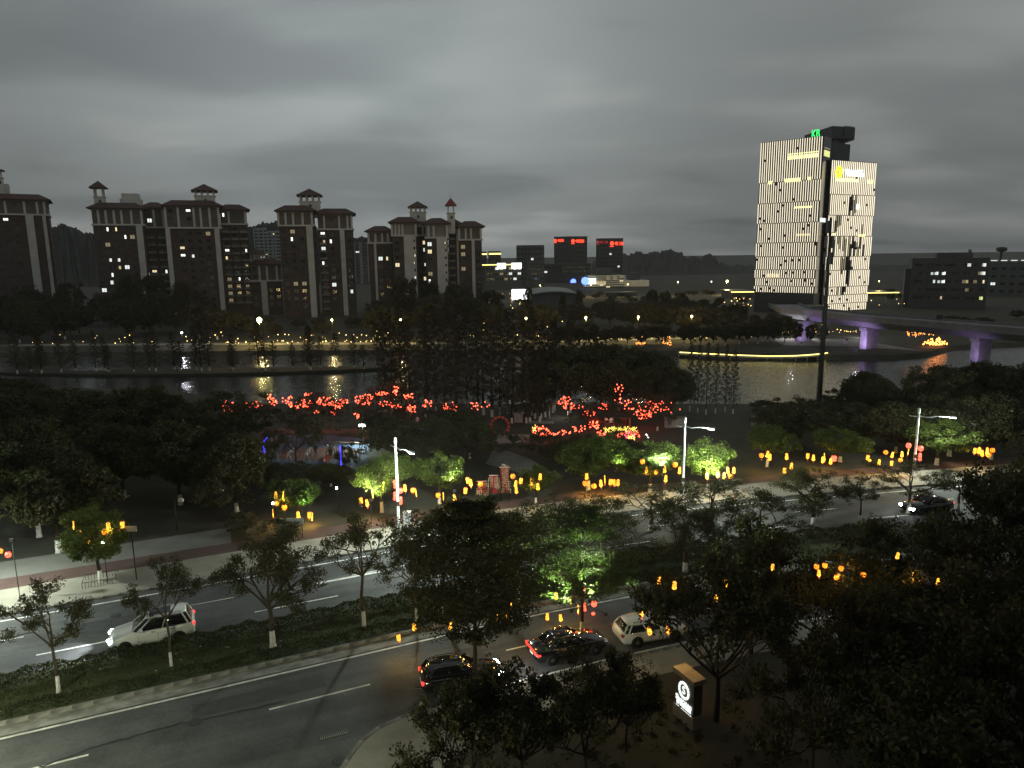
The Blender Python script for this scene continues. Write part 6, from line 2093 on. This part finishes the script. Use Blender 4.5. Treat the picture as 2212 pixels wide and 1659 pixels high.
# ring arch, heart, pavilion, walls
zb2 = lambda x, y, Y: at(*Z(zB_, x, y), Y)
rb = gnd(*Z(zB_, 905, 725))
t = empty('ring_arch', (rb.x, rb.y, 0), 'pink red ring shaped arch half hidden by a dark tree', 'arch')
tp_ = zb2(850, 582, rb.y).z
rr_ = tp_ / 1.92
q = [Vector((-rr_ * .55 + rr_ * math.cos(a_), 0, rr_ * .95 + rr_ * math.sin(a_))) for a_ in np.linspace(-1.2, 4.3, 26)]
MB().tube(q, .16, 8).build('ring', M['redpaint'], t)
bd = MB().lathe([(.02, -.2), (.2, -.1), (.24, .05), (.1, .2)], 7).mesh('bead', M['orange'])
for k in range(1, 25, 2):
    inst('bead', bd, t, q[k] + Vector((0, -.2, 0)))
hb = gnd(*Z(zB_, 982, 815))
t = empty('heart_sculpture', (hb.x, hb.y, 0), 'dark heart shaped sculpture standing on a low pale stage', 'sculpture')
hh = zb2(982, 730, hb.y).z
hp = []
for k in range(28):
    a_ = 2 * math.pi * k / 28
    hp.append((16 * math.sin(a_) ** 3 / 32 * hh * 1.05, (13 * math.cos(a_) - 5 * math.cos(2 * a_) - 2 * math.cos(3 * a_) - math.cos(4 * a_)) / 29 * hh + hh * .58))
m = MB()
n = len(hp)
m.add([(x, -.15, z) for x, z in hp] + [(x, .15, z) for x, z in hp], [tuple(range(n)), tuple(range(2 * n - 1, n - 1, -1))] + [(i, n + i, n + (i + 1) % n, (i + 1) % n) for i in range(n)])
m.build('heart', M['darksteel'], t)
stg = [gnd(*Z(zB_, x, y)) for x, y in [(780, 815), (1110, 800), (1120, 738), (850, 735)]]
tag(MB().prism([(q.x, q.y) for q in stg], -.05, .12).build('park_stage', M['paving']), kind='structure')
pt = [gnd(*Z(zB_, x, y), .0) for x, y in [(1110, 640), (1330, 640), (1330, 615), (1110, 612)]]
tag(MB().add([q + Vector((0, 0, .02)) for q in pt], [(0, 1, 2, 3)]).build('grove_path', M['paving']), kind='structure')
hl = [gnd(*Z(zB_, x, y), .0) for x, y in [(740, 985), (820, 830), (1130, 945), (1380, 1100), (1000, 1050)]]
tag(MB().add([q + Vector((0, 0, .01)) for q in hl], [tuple(range(5))]).build('park_lawn', M['greypath']), kind='structure')
pb = gnd(*Z(zB_, 1800, 655))
t = empty('pavilion', (pb.x, pb.y, 0), 'red festival pavilion under a dark pointed roof hung with red lanterns', 'pavilion')
zt_ = zb2(1800, 478, pb.y).z
MB().add([(-3.4, -2.5, zt_ * .62), (3.0, -2.5, zt_ * .58), (3.0, 2.5, zt_ * .58), (-3.4, 2.5, zt_ * .62), (-.2, 0, zt_), (-3.4, -2.5, zt_ * .6), (3.0, -2.5, zt_ * .56), (3.0, 2.5, zt_ * .56), (-3.4, 2.5, zt_ * .6)],
         [(0, 1, 4), (1, 2, 4), (2, 3, 4), (3, 0, 4), (0, 5, 6, 1), (1, 6, 7, 2), (2, 7, 8, 3), (3, 8, 5, 0)]).build('roof', M['darksteel'], t)
for dx, dy in ((-3, -2.2), (2.7, -2.2), (-3, 2.2), (2.7, 2.2)):
    MB().box(dx - .1, dx + .1, dy - .1, dy + .1, 0, zt_ * .58).build('post', M['redpaint'], t)
MB().box(-2.6, 2.6, .4, .7, 0, 1.9).build('backdrop', M['redcloth'], t)
MB().lathe([(.9, -.15), (.9, .15)], 16).build('round_panel', M['tent'], t, (.3, .2, 1.3), (math.pi / 2, 0, 0))
light('POINT', (-.2, -1.2, zt_ * .5), 140, (1, .35, .25), t, .2)
tb_ = gnd(*Z(zB_, 1370, 580))
t = empty('white_tent', (tb_.x, tb_.y, 0), 'small white canvas canopy at the left of the red pavilion', 'tent')
MB().add([(-1.6, -1, 2.2), (1.8, -1, 2.2), (1.8, 1, 2.2), (-1.6, 1, 2.2), (1.2, 0, 3.3)], [(0, 1, 4), (1, 2, 4), (2, 3, 4), (3, 0, 4)]).build('canopy', M['tent'], t)
for dx, dy in ((-1.4, -.9), (1.6, -.9), (-1.4, .9), (1.6, .9)):
    MB().tube([(dx, dy, 0), (dx * .95, dy, 2.25)], .05, 5).build('pole', M['tent'], t)
light('POINT', (.5, -.6, 1.9), 90, (.95, 1, .95), t, .15)
for o, xa, xb, y0_, y1_, lab in [(zB_, 985, 1060, 528, 628, 'pinkish blank kiosk among the white based trunks'), (zC_, 565, 740, 590, 672, 'long pinkish blank wall right of the red strings'), (zC_, 1322, 1436, 582, 686, 'pinkish blank wall by the water left of the mast')]:
    b_ = gnd(*Z(o, xa, y1_))
    p0, p1 = at(*Z(o, xa, y0_), b_.y), at(*Z(o, xb, y0_), b_.y)
    t = empty('park_wall', (p0.x, b_.y, 0), lab, 'wall', 'pinkish walls in the park')
    MB().box(0, p1.x - p0.x, 0, .5 if xb - xa > 90 else 2.2, 0, p0.z).build('wall', M['concrete'], t)
    MB().box(-.1, p1.x - p0.x + .1, -.1, .6 if xb - xa > 90 else 2.3, p0.z, p0.z + .12).build('coping', M['kerb'], t)
for i, x in enumerate((967, 1090, 1122, 1165, 1208, 1218, 1254, 1945)):
    q = gnd(*Z(zB_, x, {967: 630, 1090: 628, 1122: 618, 1165: 590, 1208: 622, 1218: 592, 1254: 576, 1945: 608}[x]))
    plant(V_CON[i % 3], q.x, q.y, '%s from the left of the trees with clean white trunk feet behind the lawn' % ORD[i], 'white footed trees behind the lawn', R.uniform(.8, 1.0), None, 'park_tree', -.03, R.uniform(.6, .75))

# glowing flower bed
for nm, mt, x0, x1, y0_, y1_, n, lab in [('glowing_flowers', 'yelfl', 1760, 2045, 690, 718, 130, 'strip of glowing yellow flowers by the pavilion'), ('glowing_flowers', 'redsmall', 1880, 2070, 722, 790, 70, 'patch of glowing red flowers in front of the yellow strip'),
                                         ('glowing_flowers', 'pinkfl', 1940, 2030, 740, 790, 40, 'patch of glowing pink flowers in front of the yellow strip'), ('glowing_flowers', 'yelfl', 1970, 2030, 765, 803, 34, 'tuft of glowing yellow reeds at the front of the flower bed'),
                                         ('glowing_flowers', 'whitesign', 2112, 2150, 745, 785, 10, 'few glowing white flowers right of the flower bed'), ('glowing_flowers', 'yelfl', 1145, 1175, 680, 710, 20, 'small tuft of glowing yellow flowers at the left of the tangle')]:
    m, sm_ = MB(), MB()
    for k in range(n):
        q = gnd(*Z(zB_, R.uniform(x0, x1), R.uniform(y0_, y1_) + 12))
        h, r = R.uniform(.25, .8), R.uniform(.03, .075)
        m.lathe([(r * .3, h - r), (r, h), (r * .3, h + r)], 5, q)
        sm_.tube([q, q + Vector((0, 0, h - r))], .012, 3, caps=False)
    o_ = tag(m.build(nm, G[mt]), lab, 'glowing flowers', kind='stuff')
    inst('stems', sm_.mesh('stems', M['bark']), o_)['kind'] = 'stuff'
# pale curly wire sculpture and tripod
b_ = gnd(*Z(zC_, 130, 905))
t = empty('wire_sculpture', (b_.x, b_.y, 0), 'pale curly outline sculpture beside the wide dark lantern tree', 'sculpture')
zc_ = at(*Z(zC_, 130, 850), b_.y).z
for k in range(6):
    cx_ = -2.2 + .85 * k
    MB().tube([Vector((cx_ + .5 * math.cos(a_ * 1.2) * (1 + .2 * math.sin(3 * a_)), 0, zc_ + R.uniform(-.15, .15) + .55 * math.sin(a_))) for a_ in np.linspace(0, 5.0, 12)], .05, 5).build('curl', M['steel'], t)
for dx in (-1.8, 1.6):
    MB().tube([(dx, 0, 0), (dx, 0, zc_)], .05, 5).build('post', M['steel'], t)
b_ = gnd(*Z(zB_, 1878, 660))
t = empty('timber_tripod', (b_.x, b_.y - .5, 0), 'tall pale timber tripod in front of the pavilion', 'tripod')
for k in range(3):
    a_ = k * 2.09 + .5
    MB().tube([(.7 * math.cos(a_), .5 * math.sin(a_), 0), (-.06 * math.cos(a_), 0, 3.6)], .06, 5).build('leg', M['woodpaint'], t)

# red banners with white lettering
BN = 'red fabric banners with white lettering beside the lantern trees'
for x0, x1, yt, yb, Y, txts, lab in [(668, 745, 1135, 1238, 66.3, [('文明\n和谐', 712, 1208, .66)], 'red banner reading 文明和谐, left of the three, behind a glowing lantern'),
                                     (775, 845, 1085, 1238, 66.8, [('自由\n平等', 810, 1152, .66)], 'red banner reading 自由平等, in the middle of the three'),
                                     (868, 940, 1016, 1238, 67.2, [('社会主义', 922, 1062, .42), ('核心价值观', 896, 1072, .42), ('公正\n法治', 908, 1188, .66)], 'tallest red banner with two columns of lettering, right of the three')]:
    p0, p1 = zb2(x0, yt, Y), zb2(x1, yt, Y)
    z0_ = max(.3, zb2(x0, yb, Y).z)
    t = empty('red_banner', ((p0.x + p1.x) / 2, Y, 0), lab, 'banner', BN)
    w = (p1.x - p0.x) / 2
    MB().box(-w, w, -.015, .015, z0_, p0.z).build('cloth', M['redcloth'], t)
    MB().tube([(-w - .1, 0, p0.z + .02), (w + .1, 0, p0.z + .02)], .035, 6).build('top_rail', M['steel'], t)
    for s_ in (-1, 1):
        MB().tube([(s_ * w, .06, 0), (s_ * w, .06, p0.z)], .035, 5).build('post', M['darksteel'], t)
    for s_, tx, ty, h in txts:
        if len(s_) in (4, 5) and '\n' not in s_: s_ = '\n'.join(s_)
        q = zb2(tx, ty, Y)
        text('lettering', s_, h, M['woodpaint'], t, (q.x - t.location.x, -.03, q.z), 0, .01)
# info signs by the pavement
for px, py, w, h, Y, lab, lit in [Z(zE, 1128, 465) + (.9, .42, 50.5, 'small white sign plate on a post beside the solitary lantern tree', True), Z(zA, 790, 1482) + (2.1, .62, 59.0, 'long pale sign board on two posts below the dull green lantern tree', True)]:
    p = at(px, py, Y)
    t = empty('sign_board', (p.x, Y, 0), lab, 'sign')
    MB().box(-w / 2, w / 2, -.03, .03, p.z - h / 2, p.z + h / 2).build('plate', M['limewash'], t)
    for s_ in ((-.42, .42) if w > 1 else (0,)):
        MB().box(s_ * w - .035, s_ * w + .035, .035, .09, 0, p.z + h / 2).build('post', M['darksteel'], t)
b_ = gnd(*Z(zE, 1532, 480))
t = empty('park_post', (b_.x, b_.y, 0), 'thin dark park post with a small white box near the grey path', 'post')
hp_ = at(*Z(zE, 1515, 210), b_.y).z
MB().tube([(0, 0, 0), (0, 0, hp_)], .06, 6).build('pole', M['darksteel'], t)
MB().box(-.2, .2, -.15, .15, -.14, .14).build('box', M['limewash'], t, (.6, 0, hp_ - .1))
MB().tube([(0, 0, hp_ - .1), (.45, 0, hp_ - .1)], .03, 4).build('arm', M['darksteel'], t)
for o, x, y, Y, lab in [(zE, 887, 585, 49.9, 'small white spotlight on the solitary lantern tree'), (zA, 1180, 1192, 66, 'small white garden light left of the first street lamp'), (zA, 628, 1325, 61.5, 'small white light at the left lanterns of the dull green tree')]:
    p = at(*Z(o, x, y), Y)
    t = empty('garden_light', (p.x, Y, 0), lab, 'garden light', 'small white garden lights')
    MB().tube([(0, .06, 0), (0, .06, p.z)], .03, 5).build('stake', M['darksteel'], t)
    MB().lathe([(.04, -.1), (.1, 0), (.04, .1)], 8).build('globe', G['lampw'], t, (0, 0, p.z))
# grid fence round the foot of the solitary lantern tree
p = Vector((-31.3, 50.3, .14))
t = empty('tree_grille', p, 'low iron grille around the foot of the solitary lantern tree', 'grille', rz=road_dir(-2))
for a_, b_ in (((-1.1, -.8), (1.1, -.8)), ((-1.1, .8), (1.1, .8)), ((-1.1, -.8), (-1.1, .8)), ((1.1, -.8), (1.1, .8))):
    MB().tube([(*a_, .45), (*b_, .45)], .02, 4).build('rail', M['darksteel'], t)
for k in range(12):
    for s_ in (-.8, .8):
        MB().box(-.012, .012, -.012, .012, 0, .45).build('bar', M['darksteel'], t, (-1.1 + .2 * k, s_, 0))

# ------------------------------------------------------------------ hotel sign
sb0, sb1 = gnd(1457, 1543, .16), gnd(1496, 1578, .16)
u_ = (sb1 - sb0)
wS = u_.length
u_.normalize()
rzS = math.atan2(u_.y, u_.x)
ctr = (sb0 + sb1) / 2
SG = empty('hotel_sign', (ctr.x, ctr.y, .16), 'illuminated hotel sign pillar with stone cap beside the bare trunk', 'sign', rz=rzS)
hS = at(1457, 1440, sb0.y).z - .16
MB().box(-wS / 2, wS / 2, 0, .55, .7, hS - .25).build('panel', M['signgrey'], SG)
MB().box(-wS / 2 - .06, wS / 2 + .06, -.06, .61, 0, .7).build('plinth', M['stone'], SG)
for s_ in (-.5, .5):
    MB().box(min(0, s_ * (wS + .2)) + (.006 if s_ > 0 else 0), max(0, s_ * (wS + .2)) - (.006 if s_ < 0 else 0), -.12, .67, hS - .25, hS).build('cap_stone', M['stone'], SG)
zz_ = hS * .66
MB().tube([Vector((.37 * math.cos(a_) * wS / 1.6, -.04, zz_ + .37 * math.sin(a_))) for a_ in np.linspace(0, 2 * math.pi, 25)], .035, 6).build('wreath_ring', G['hotel'], SG)
for k in range(20):
    a_ = 2 * math.pi * k / 20
    MB().lathe([(.015, -.07), (.045, 0), (.015, .07)], 6).build('wreath_leaf', G['hotel'], SG, (.44 * math.cos(a_) * wS / 1.6, -.04, zz_ + .44 * math.sin(a_)), (0, -a_ + .4, 0))
text('emblem_letter', 'S', .62, G['hotel'], SG, (0, -.05, zz_), 0, .015)
text('sign_lettering', 'Sheraton', .42, G['hotel'], SG, (0, -.04, hS * .43), 0, .015, wS * .86)
text('sign_lettering', '喜来登酒店', .27, G['hotel'], SG, (.02, -.04, hS * .34), 0, .015, wS * .80)
for k in range(9):
    if k in (2,): continue
    MB().box(-.04, .04, -.02, 0, -.045, .045).build('sign_lettering', G['hotel'], SG, (-wS * .38 + k * wS * .095, -.02, hS * .25))

# ------------------------------------------------------------------ vehicles
def loft(mb, rings, mi=0, cap=True):
    n = len(rings[0])
    vs = [p for r in rings for p in r]
    fs = []
    for i in range(len(rings) - 1):
        for k in range(n):
            k2 = (k + 1) % n
            fs.append((i * n + k, (i + 1) * n + k, (i + 1) * n + k2, i * n + k2))
    if cap:
        fs.append(tuple(range(n)))
        fs.append(tuple((len(rings) - 1) * n + k for k in range(n - 1, -1, -1)))
    return mb.add(vs, fs, mi, True)


def car(name, label, pos, heading, paint, L=4.8, W=1.86, H=1.65, hood=.98, kind='suv', head=True, tail=True, bar=False, sunroof=False, beam=0, group=None):
    """x forward; one lofted body, a glazed cabin with pillars and roof, wheels with rims, lamps, mirrors"""
    t = empty(name, pos, label, 'car', group, heading)
    f, r = L / 2, -L / 2
    hw = W / 2
    belt = hood + .06

    def ring(x, w, zb, zt, tuck=.1):
        return [(x, -w + .08, zb), (x, -w, zb + .18), (x, -w, zt - .28), (x, -w + .04, zt - tuck), (x, -w + .16, zt), (x, w - .16, zt), (x, w - .04, zt - tuck), (x, w, zt - .28), (x, w, zb + .18), (x, w - .08, zb)]

    stations = [(r, hw * .86, .42, belt - .10), (r + .12, hw * .95, .30, belt), (r + .7, hw, .24, belt + .04), (-.3, hw, .22, belt), (f - 1.5, hw, .22, belt - .01), (f - 1.1, hw * .99, .22, hood), (f - .4, hw * .95, .24, hood - .10), (f - .1, hw * .86, .30, hood - .2), (f, hw * .74, .40, hood - .34)]
    if kind == 'sedan': stations[0] = (r, hw * .86, .42, belt - .14)
    bd = MB()
    loft(bd, [ring(*s) for s in stations])
    body = bd.build('body', paint, t)
    # cabin: sills at the belt, glass, roof
    if kind == 'sedan':
        cs = [(r + .75, r + 1.35), (f - 1.45, f - 2.25)]
    else:
        cs = [(r + .12, r + .42), (f - 1.35, f - 2.15)]
    (xb0, xt0), (xb1, xt1) = cs
    zb, zt = belt - .03, H
    gl = MB()

    def cring(z, x0, x1, w0, w1, m=.5):
        xm = (x0 + x1) / 2
        return [(x0, -w0 * .86, z), (x0 + .25, -w0, z), (xm, -w1, z), (x1 - .35, -w0, z), (x1, -w0 * .8, z), (x1, w0 * .8, z), (x1 - .35, w0, z), (xm, w1, z), (x0 + .25, w0, z), (x0, w0 * .86, z)]

    lo = cring(zb, xb0, xb1, hw * .95, hw * .97)
    hi = cring(zt - .09, xt0, xt1, hw * .74, hw * .77)
    tp = cring(zt, xt0 + .15, xt1 - .2, hw * .62, hw * .66)
    loft(gl, [lo, hi])
    gl.build('glazing', M['carglass'], t)
    rf_ = MB()
    hi2 = [(x, y, z + .004) for x, y, z in hi]
    loft(rf_, [[(x, y, z - .05) for x, y, z in hi2], hi2, tp])
    roof = rf_.build('roof', paint, t)
    for k in (1, 3, 6, 8, 0, 4, 5, 9, 2, 7):
        a, c = Vector(lo[k]), Vector(hi[k])
        o_ = Vector((0, math.copysign(.012, a.y), 0))
        MB().tube([a + o_, c + o_], .05 if k not in (2, 7) else .035, 5).build('pillar', paint, t)
    for s_ in (-1, 1):
        inst('roof_rail', MB().tube([(xt0 + .3, s_ * hw * .68, zt + .0), (xt0 + .5, s_ * hw * .68, zt + .06), (xt1 - .5, s_ * hw * .68, zt + .06), (xt1 - .3, s_ * hw * .68, zt)], .022, 5).mesh('roof_rail', M['chrome']), t)
        inst('mirror', MB().box(-.1, .1, -.12, .12, -.08, .08).mesh('mirror', paint), t, (xb1 - .55, s_ * (hw + .08), belt + .08))
        inst('window_trim', MB().tube([(xb0 + .3, s_ * (hw * .98), belt + .01), (-.2, s_ * (hw * .995), belt + .0), (xb1 - .4, s_ * (hw * .98), belt)], .014, 4).mesh('window_trim', M['chrome']), t)
        for xh in (-.1, -1.15):
            inst('door_handle', MB().box(-.1, .1, -.02, .02, -.018, .018).mesh('door_handle', M['chrome']), t, (xh, s_ * (hw + .012), belt - .16))
        for xd in (.75, -.35, -1.35):
            inst('door_seam', MB().box(-.008, .008, -.006, .006, -.28, .26).mesh('door_seam', M['rubber']), t, (xd, s_ * (hw + .001), .66))
        hl_ = MB().box(-.13, .13, -.2, .2, -.075, .075).mesh('headlight', G['head'] if head else M['chrome'])
        inst('headlight', hl_, t, (f - .13, s_ * hw * .70, hood - .31), (0, .25, s_ * .35))
        tl = MB().box(-.09, .12, -.1 if not bar else -.22, .1 if not bar else .22, -.08 if kind == 'suv' else -.04, .08 if kind == 'suv' else .04).mesh('taillight', G['tail'] if tail else M['redpaint'])
        inst('taillight', tl, t, (r + .06, s_ * hw * .80, belt - .16), (0, 0, -s_ * .18))
        if beam:
            light('SPOT', (f + .12, s_ * hw * .66, hood - .3), beam, (.9, .97, 1.0), t, .06, 75, to=(f + 9, s_ * hw * .7, -.6))
    if bar: inst('light_bar', MB().box(-.04, .04, -hw * .6, hw * .6, -.035, .035).mesh('light_bar', G['tail']), t, (r + .0, 0, belt - .13))
    if sunroof: inst('sunroof', MB().box(-.62, .62, -.46, .46, -.01, .012).mesh('sunroof', M['carglass']), t, ((xt0 + xt1) / 2 + .35, 0, zt + .006))
    inst('licence_plate', MB().box(-.015, .015, -.22, .22, -.07, .07).mesh('licence_plate', M['bluepl'] if 'bluepl' in M else M['paint']), t, (r - .012, 0, .62))
    inst('grille', MB().box(-.03, .03, -.42, .42, -.1, .1).mesh('grille', M['rubber']), t, (f - .03, 0, .55))
    ty = MB().lathe([(.2, -.11), (.33, -.11), (.345, -.06), (.345, .06), (.33, .11), (.2, .11)], 18).mesh('tyre', M['rubber'])
    rm = MB().lathe([(.2, -.09), (.215, .10), (.06, .115), (.05, .10)], 10).mesh('rim', M['rim'])
    ar = MB().lathe([(.40, -.10), (.40, .03)], 18).mesh('wheel_arch', M['rubber'])
    for x in (f - .95, r + .95):
        for s_ in (-1, 1):
            inst('wheel_arch', ar, t, (x, s_ * (hw - .012), .36), (-s_ * math.pi / 2, 0, 0))
            w = inst('wheel', ty, t, (x, s_ * (hw - .085), .345), (-s_ * math.pi / 2, 0, 0))
            inst('rim', rm, w)
    return t


hdg = lambda s: road_dir(s)
vp = road(6.7, 7.4)
car('suv_car', 'white sport utility car with dark sunroof driving left on the far road', (vp.x, vp.y, 0), hdg(5) + math.pi, M['whitepaint'], 4.95, 1.94, 1.92, 1.14, 'suv', True, True, False, True, beam=1500)
k1, k2 = gnd(915, 1493), gnd(1062, 1474)
cm_ = at(985, 1478, 37.6)
car('crossover_car', 'black crossover car with white headlight on, under the trunk of the big dark tree', (-3.1, 36.9, 0), math.radians(14), M['blackpaint'], 4.6, 1.86, 1.55, .95, 'suv', True, True, False, False, beam=300)
car('saloon_car', 'black saloon car with a long red tail light bar, ahead of the black crossover', (3.2, 40.0, 0), math.radians(22), M['blackpaint'], 4.8, 1.86, 1.45, .9, 'sedan', False, True, True)
p = gnd(1385, 1382)
car('hatchback_car', 'white car half hidden by the dark trees right of the bright green tree', (p.x + .6, p.y + .3, 0), math.radians(16), M['whitepaint'], 4.5, 1.82, 1.5, .95, 'suv', False, False)
p = gnd(1635, 1375)
car('saloon_car', 'black saloon car almost hidden under tall dark trees by the near pavement', (p.x, p.y + .6, 0), math.radians(13), M['blackpaint'], 4.7, 1.84, 1.45, .92, 'sedan', False, False)
p = gnd(2000, 1103)
car('saloon_car', 'dark saloon car with both headlights on, on the far road at right', (p.x, p.y, 0), math.radians(194), M['blackpaint'], 4.7, 1.84, 1.46, .92, 'sedan', True, True, beam=90)
p = gnd(1908, 1243)
car('saloon_car', 'dark saloon car showing two red tail lights under the lanterns at right', (p.x, p.y, 0), math.radians(14), M['blackpaint'], 4.7, 1.84, 1.46, .92, 'sedan', False, True)

# ------------------------------------------------------------------ people
def person(pos, heading, top_mat, leg_mat, label, sit=False):
    V, E, Rr = [], [], []

    def add(p, r, par=None):
        V.append(p); Rr.append(r)
        if par is not None: E.append((par, len(V) - 1))
        return len(V) - 1
    hip = .95 if not sit else .5
    pel = add((0, 0, hip), .13)
    ch = add((.02, 0, hip + .32), .155, pel)
    nk = add((.02, 0, hip + .50), .06, ch)
    hd_ = add((.04, 0, hip + .62), .095, nk)
    add((.045, 0, hip + .73), .085, hd_)
    for s_ in (-1, 1):
        sh = add((.02, s_ * .19, hip + .44), .062, ch)
        el = add((.0, s_ * .25, hip + .17), .046, sh)
        wr = add((.08, s_ * .24, hip - .06), .034, el)
        add((.1, s_ * .24, hip - .15), .04, wr)
        tp = add((0, s_ * .09, hip - .08), .095, pel)
        if sit:
            kn = add((.42, s_ * .1, hip - .04), .068, tp); an = add((.5, s_ * .1, hip - .42), .045, kn)
        else:
            kn = add((.03 * s_, s_ * .1, hip * .52), .068, tp); an = add((-.02 * s_, s_ * .1, .08), .045, kn)
        add((V[an][0] + .14, s_ * .1, V[an][2] - .045), .04, an)
    me = bpy.data.meshes.new('body')
    me.from_pydata(V, E, [])
    o = bpy.data.objects.new('body_tmp', me)
    col.objects.link(o)
    md = o.modifiers.new('skin', 'SKIN')
    for i, r in enumerate(Rr):
        me.skin_vertices[0].data[i].radius = (r, r)
        me.skin_vertices[0].data[i].use_root = i == 0
    sb = o.modifiers.new('sub', 'SUBSURF')
    sb.levels = sb.render_levels = 1
    dg = bpy.context.evaluated_depsgraph_get()
    dg.update()
    m2 = bpy.data.meshes.new_from_object(o.evaluated_get(dg))
    bpy.data.objects.remove(o)
    m2.materials.clear()
    for mm in (leg_mat, top_mat, M['skin'], M['blackwire']): m2.materials.append(mm)
    for pl_ in m2.polygons:
        c = pl_.center
        z = c.z - hip
        pl_.material_index = 3 if (z > .66 or (z > .55 and c.x < .0)) else 2 if (z > .46 or (abs(c.y) > .2 and z < -.1 and z > -.3 and c.x > .02 and not sit)) else 1 if z > .0 else 0
        pl_.use_smooth = True
    t = empty('person', pos, label, 'person', 'people', heading)
    inst('body', m2, t)
    return t


q = gnd(*Z(o5, 657, 1030))
person((q.x, q.y, .0), 2.0, M['tent'], M['tent'], 'person all in white standing on the plaza under the viaduct')
q = gnd(*Z(o5, 676, 1030))
person((q.x + .1, q.y, .0), 1.2, M['redpaint'], M['tent'], 'person in a red top and pale trousers beside the one in white')
so = [o for o in bpy.data.objects if o.name.startswith('slide')][0]
person((so.location.x + top_.x, so.location.y + top_.y + .3, top_.z - .34), -1.6, M['blackwire'], M['darkcon'], 'person in dark clothes sitting at the top of the orange slide', True)
q = gnd(*Z(zA, 1005, 925))
person((q.x, q.y, .03), -1.2, M['blackwire'], M['darkcon'], 'person in dark clothes standing between the swings and the slide')
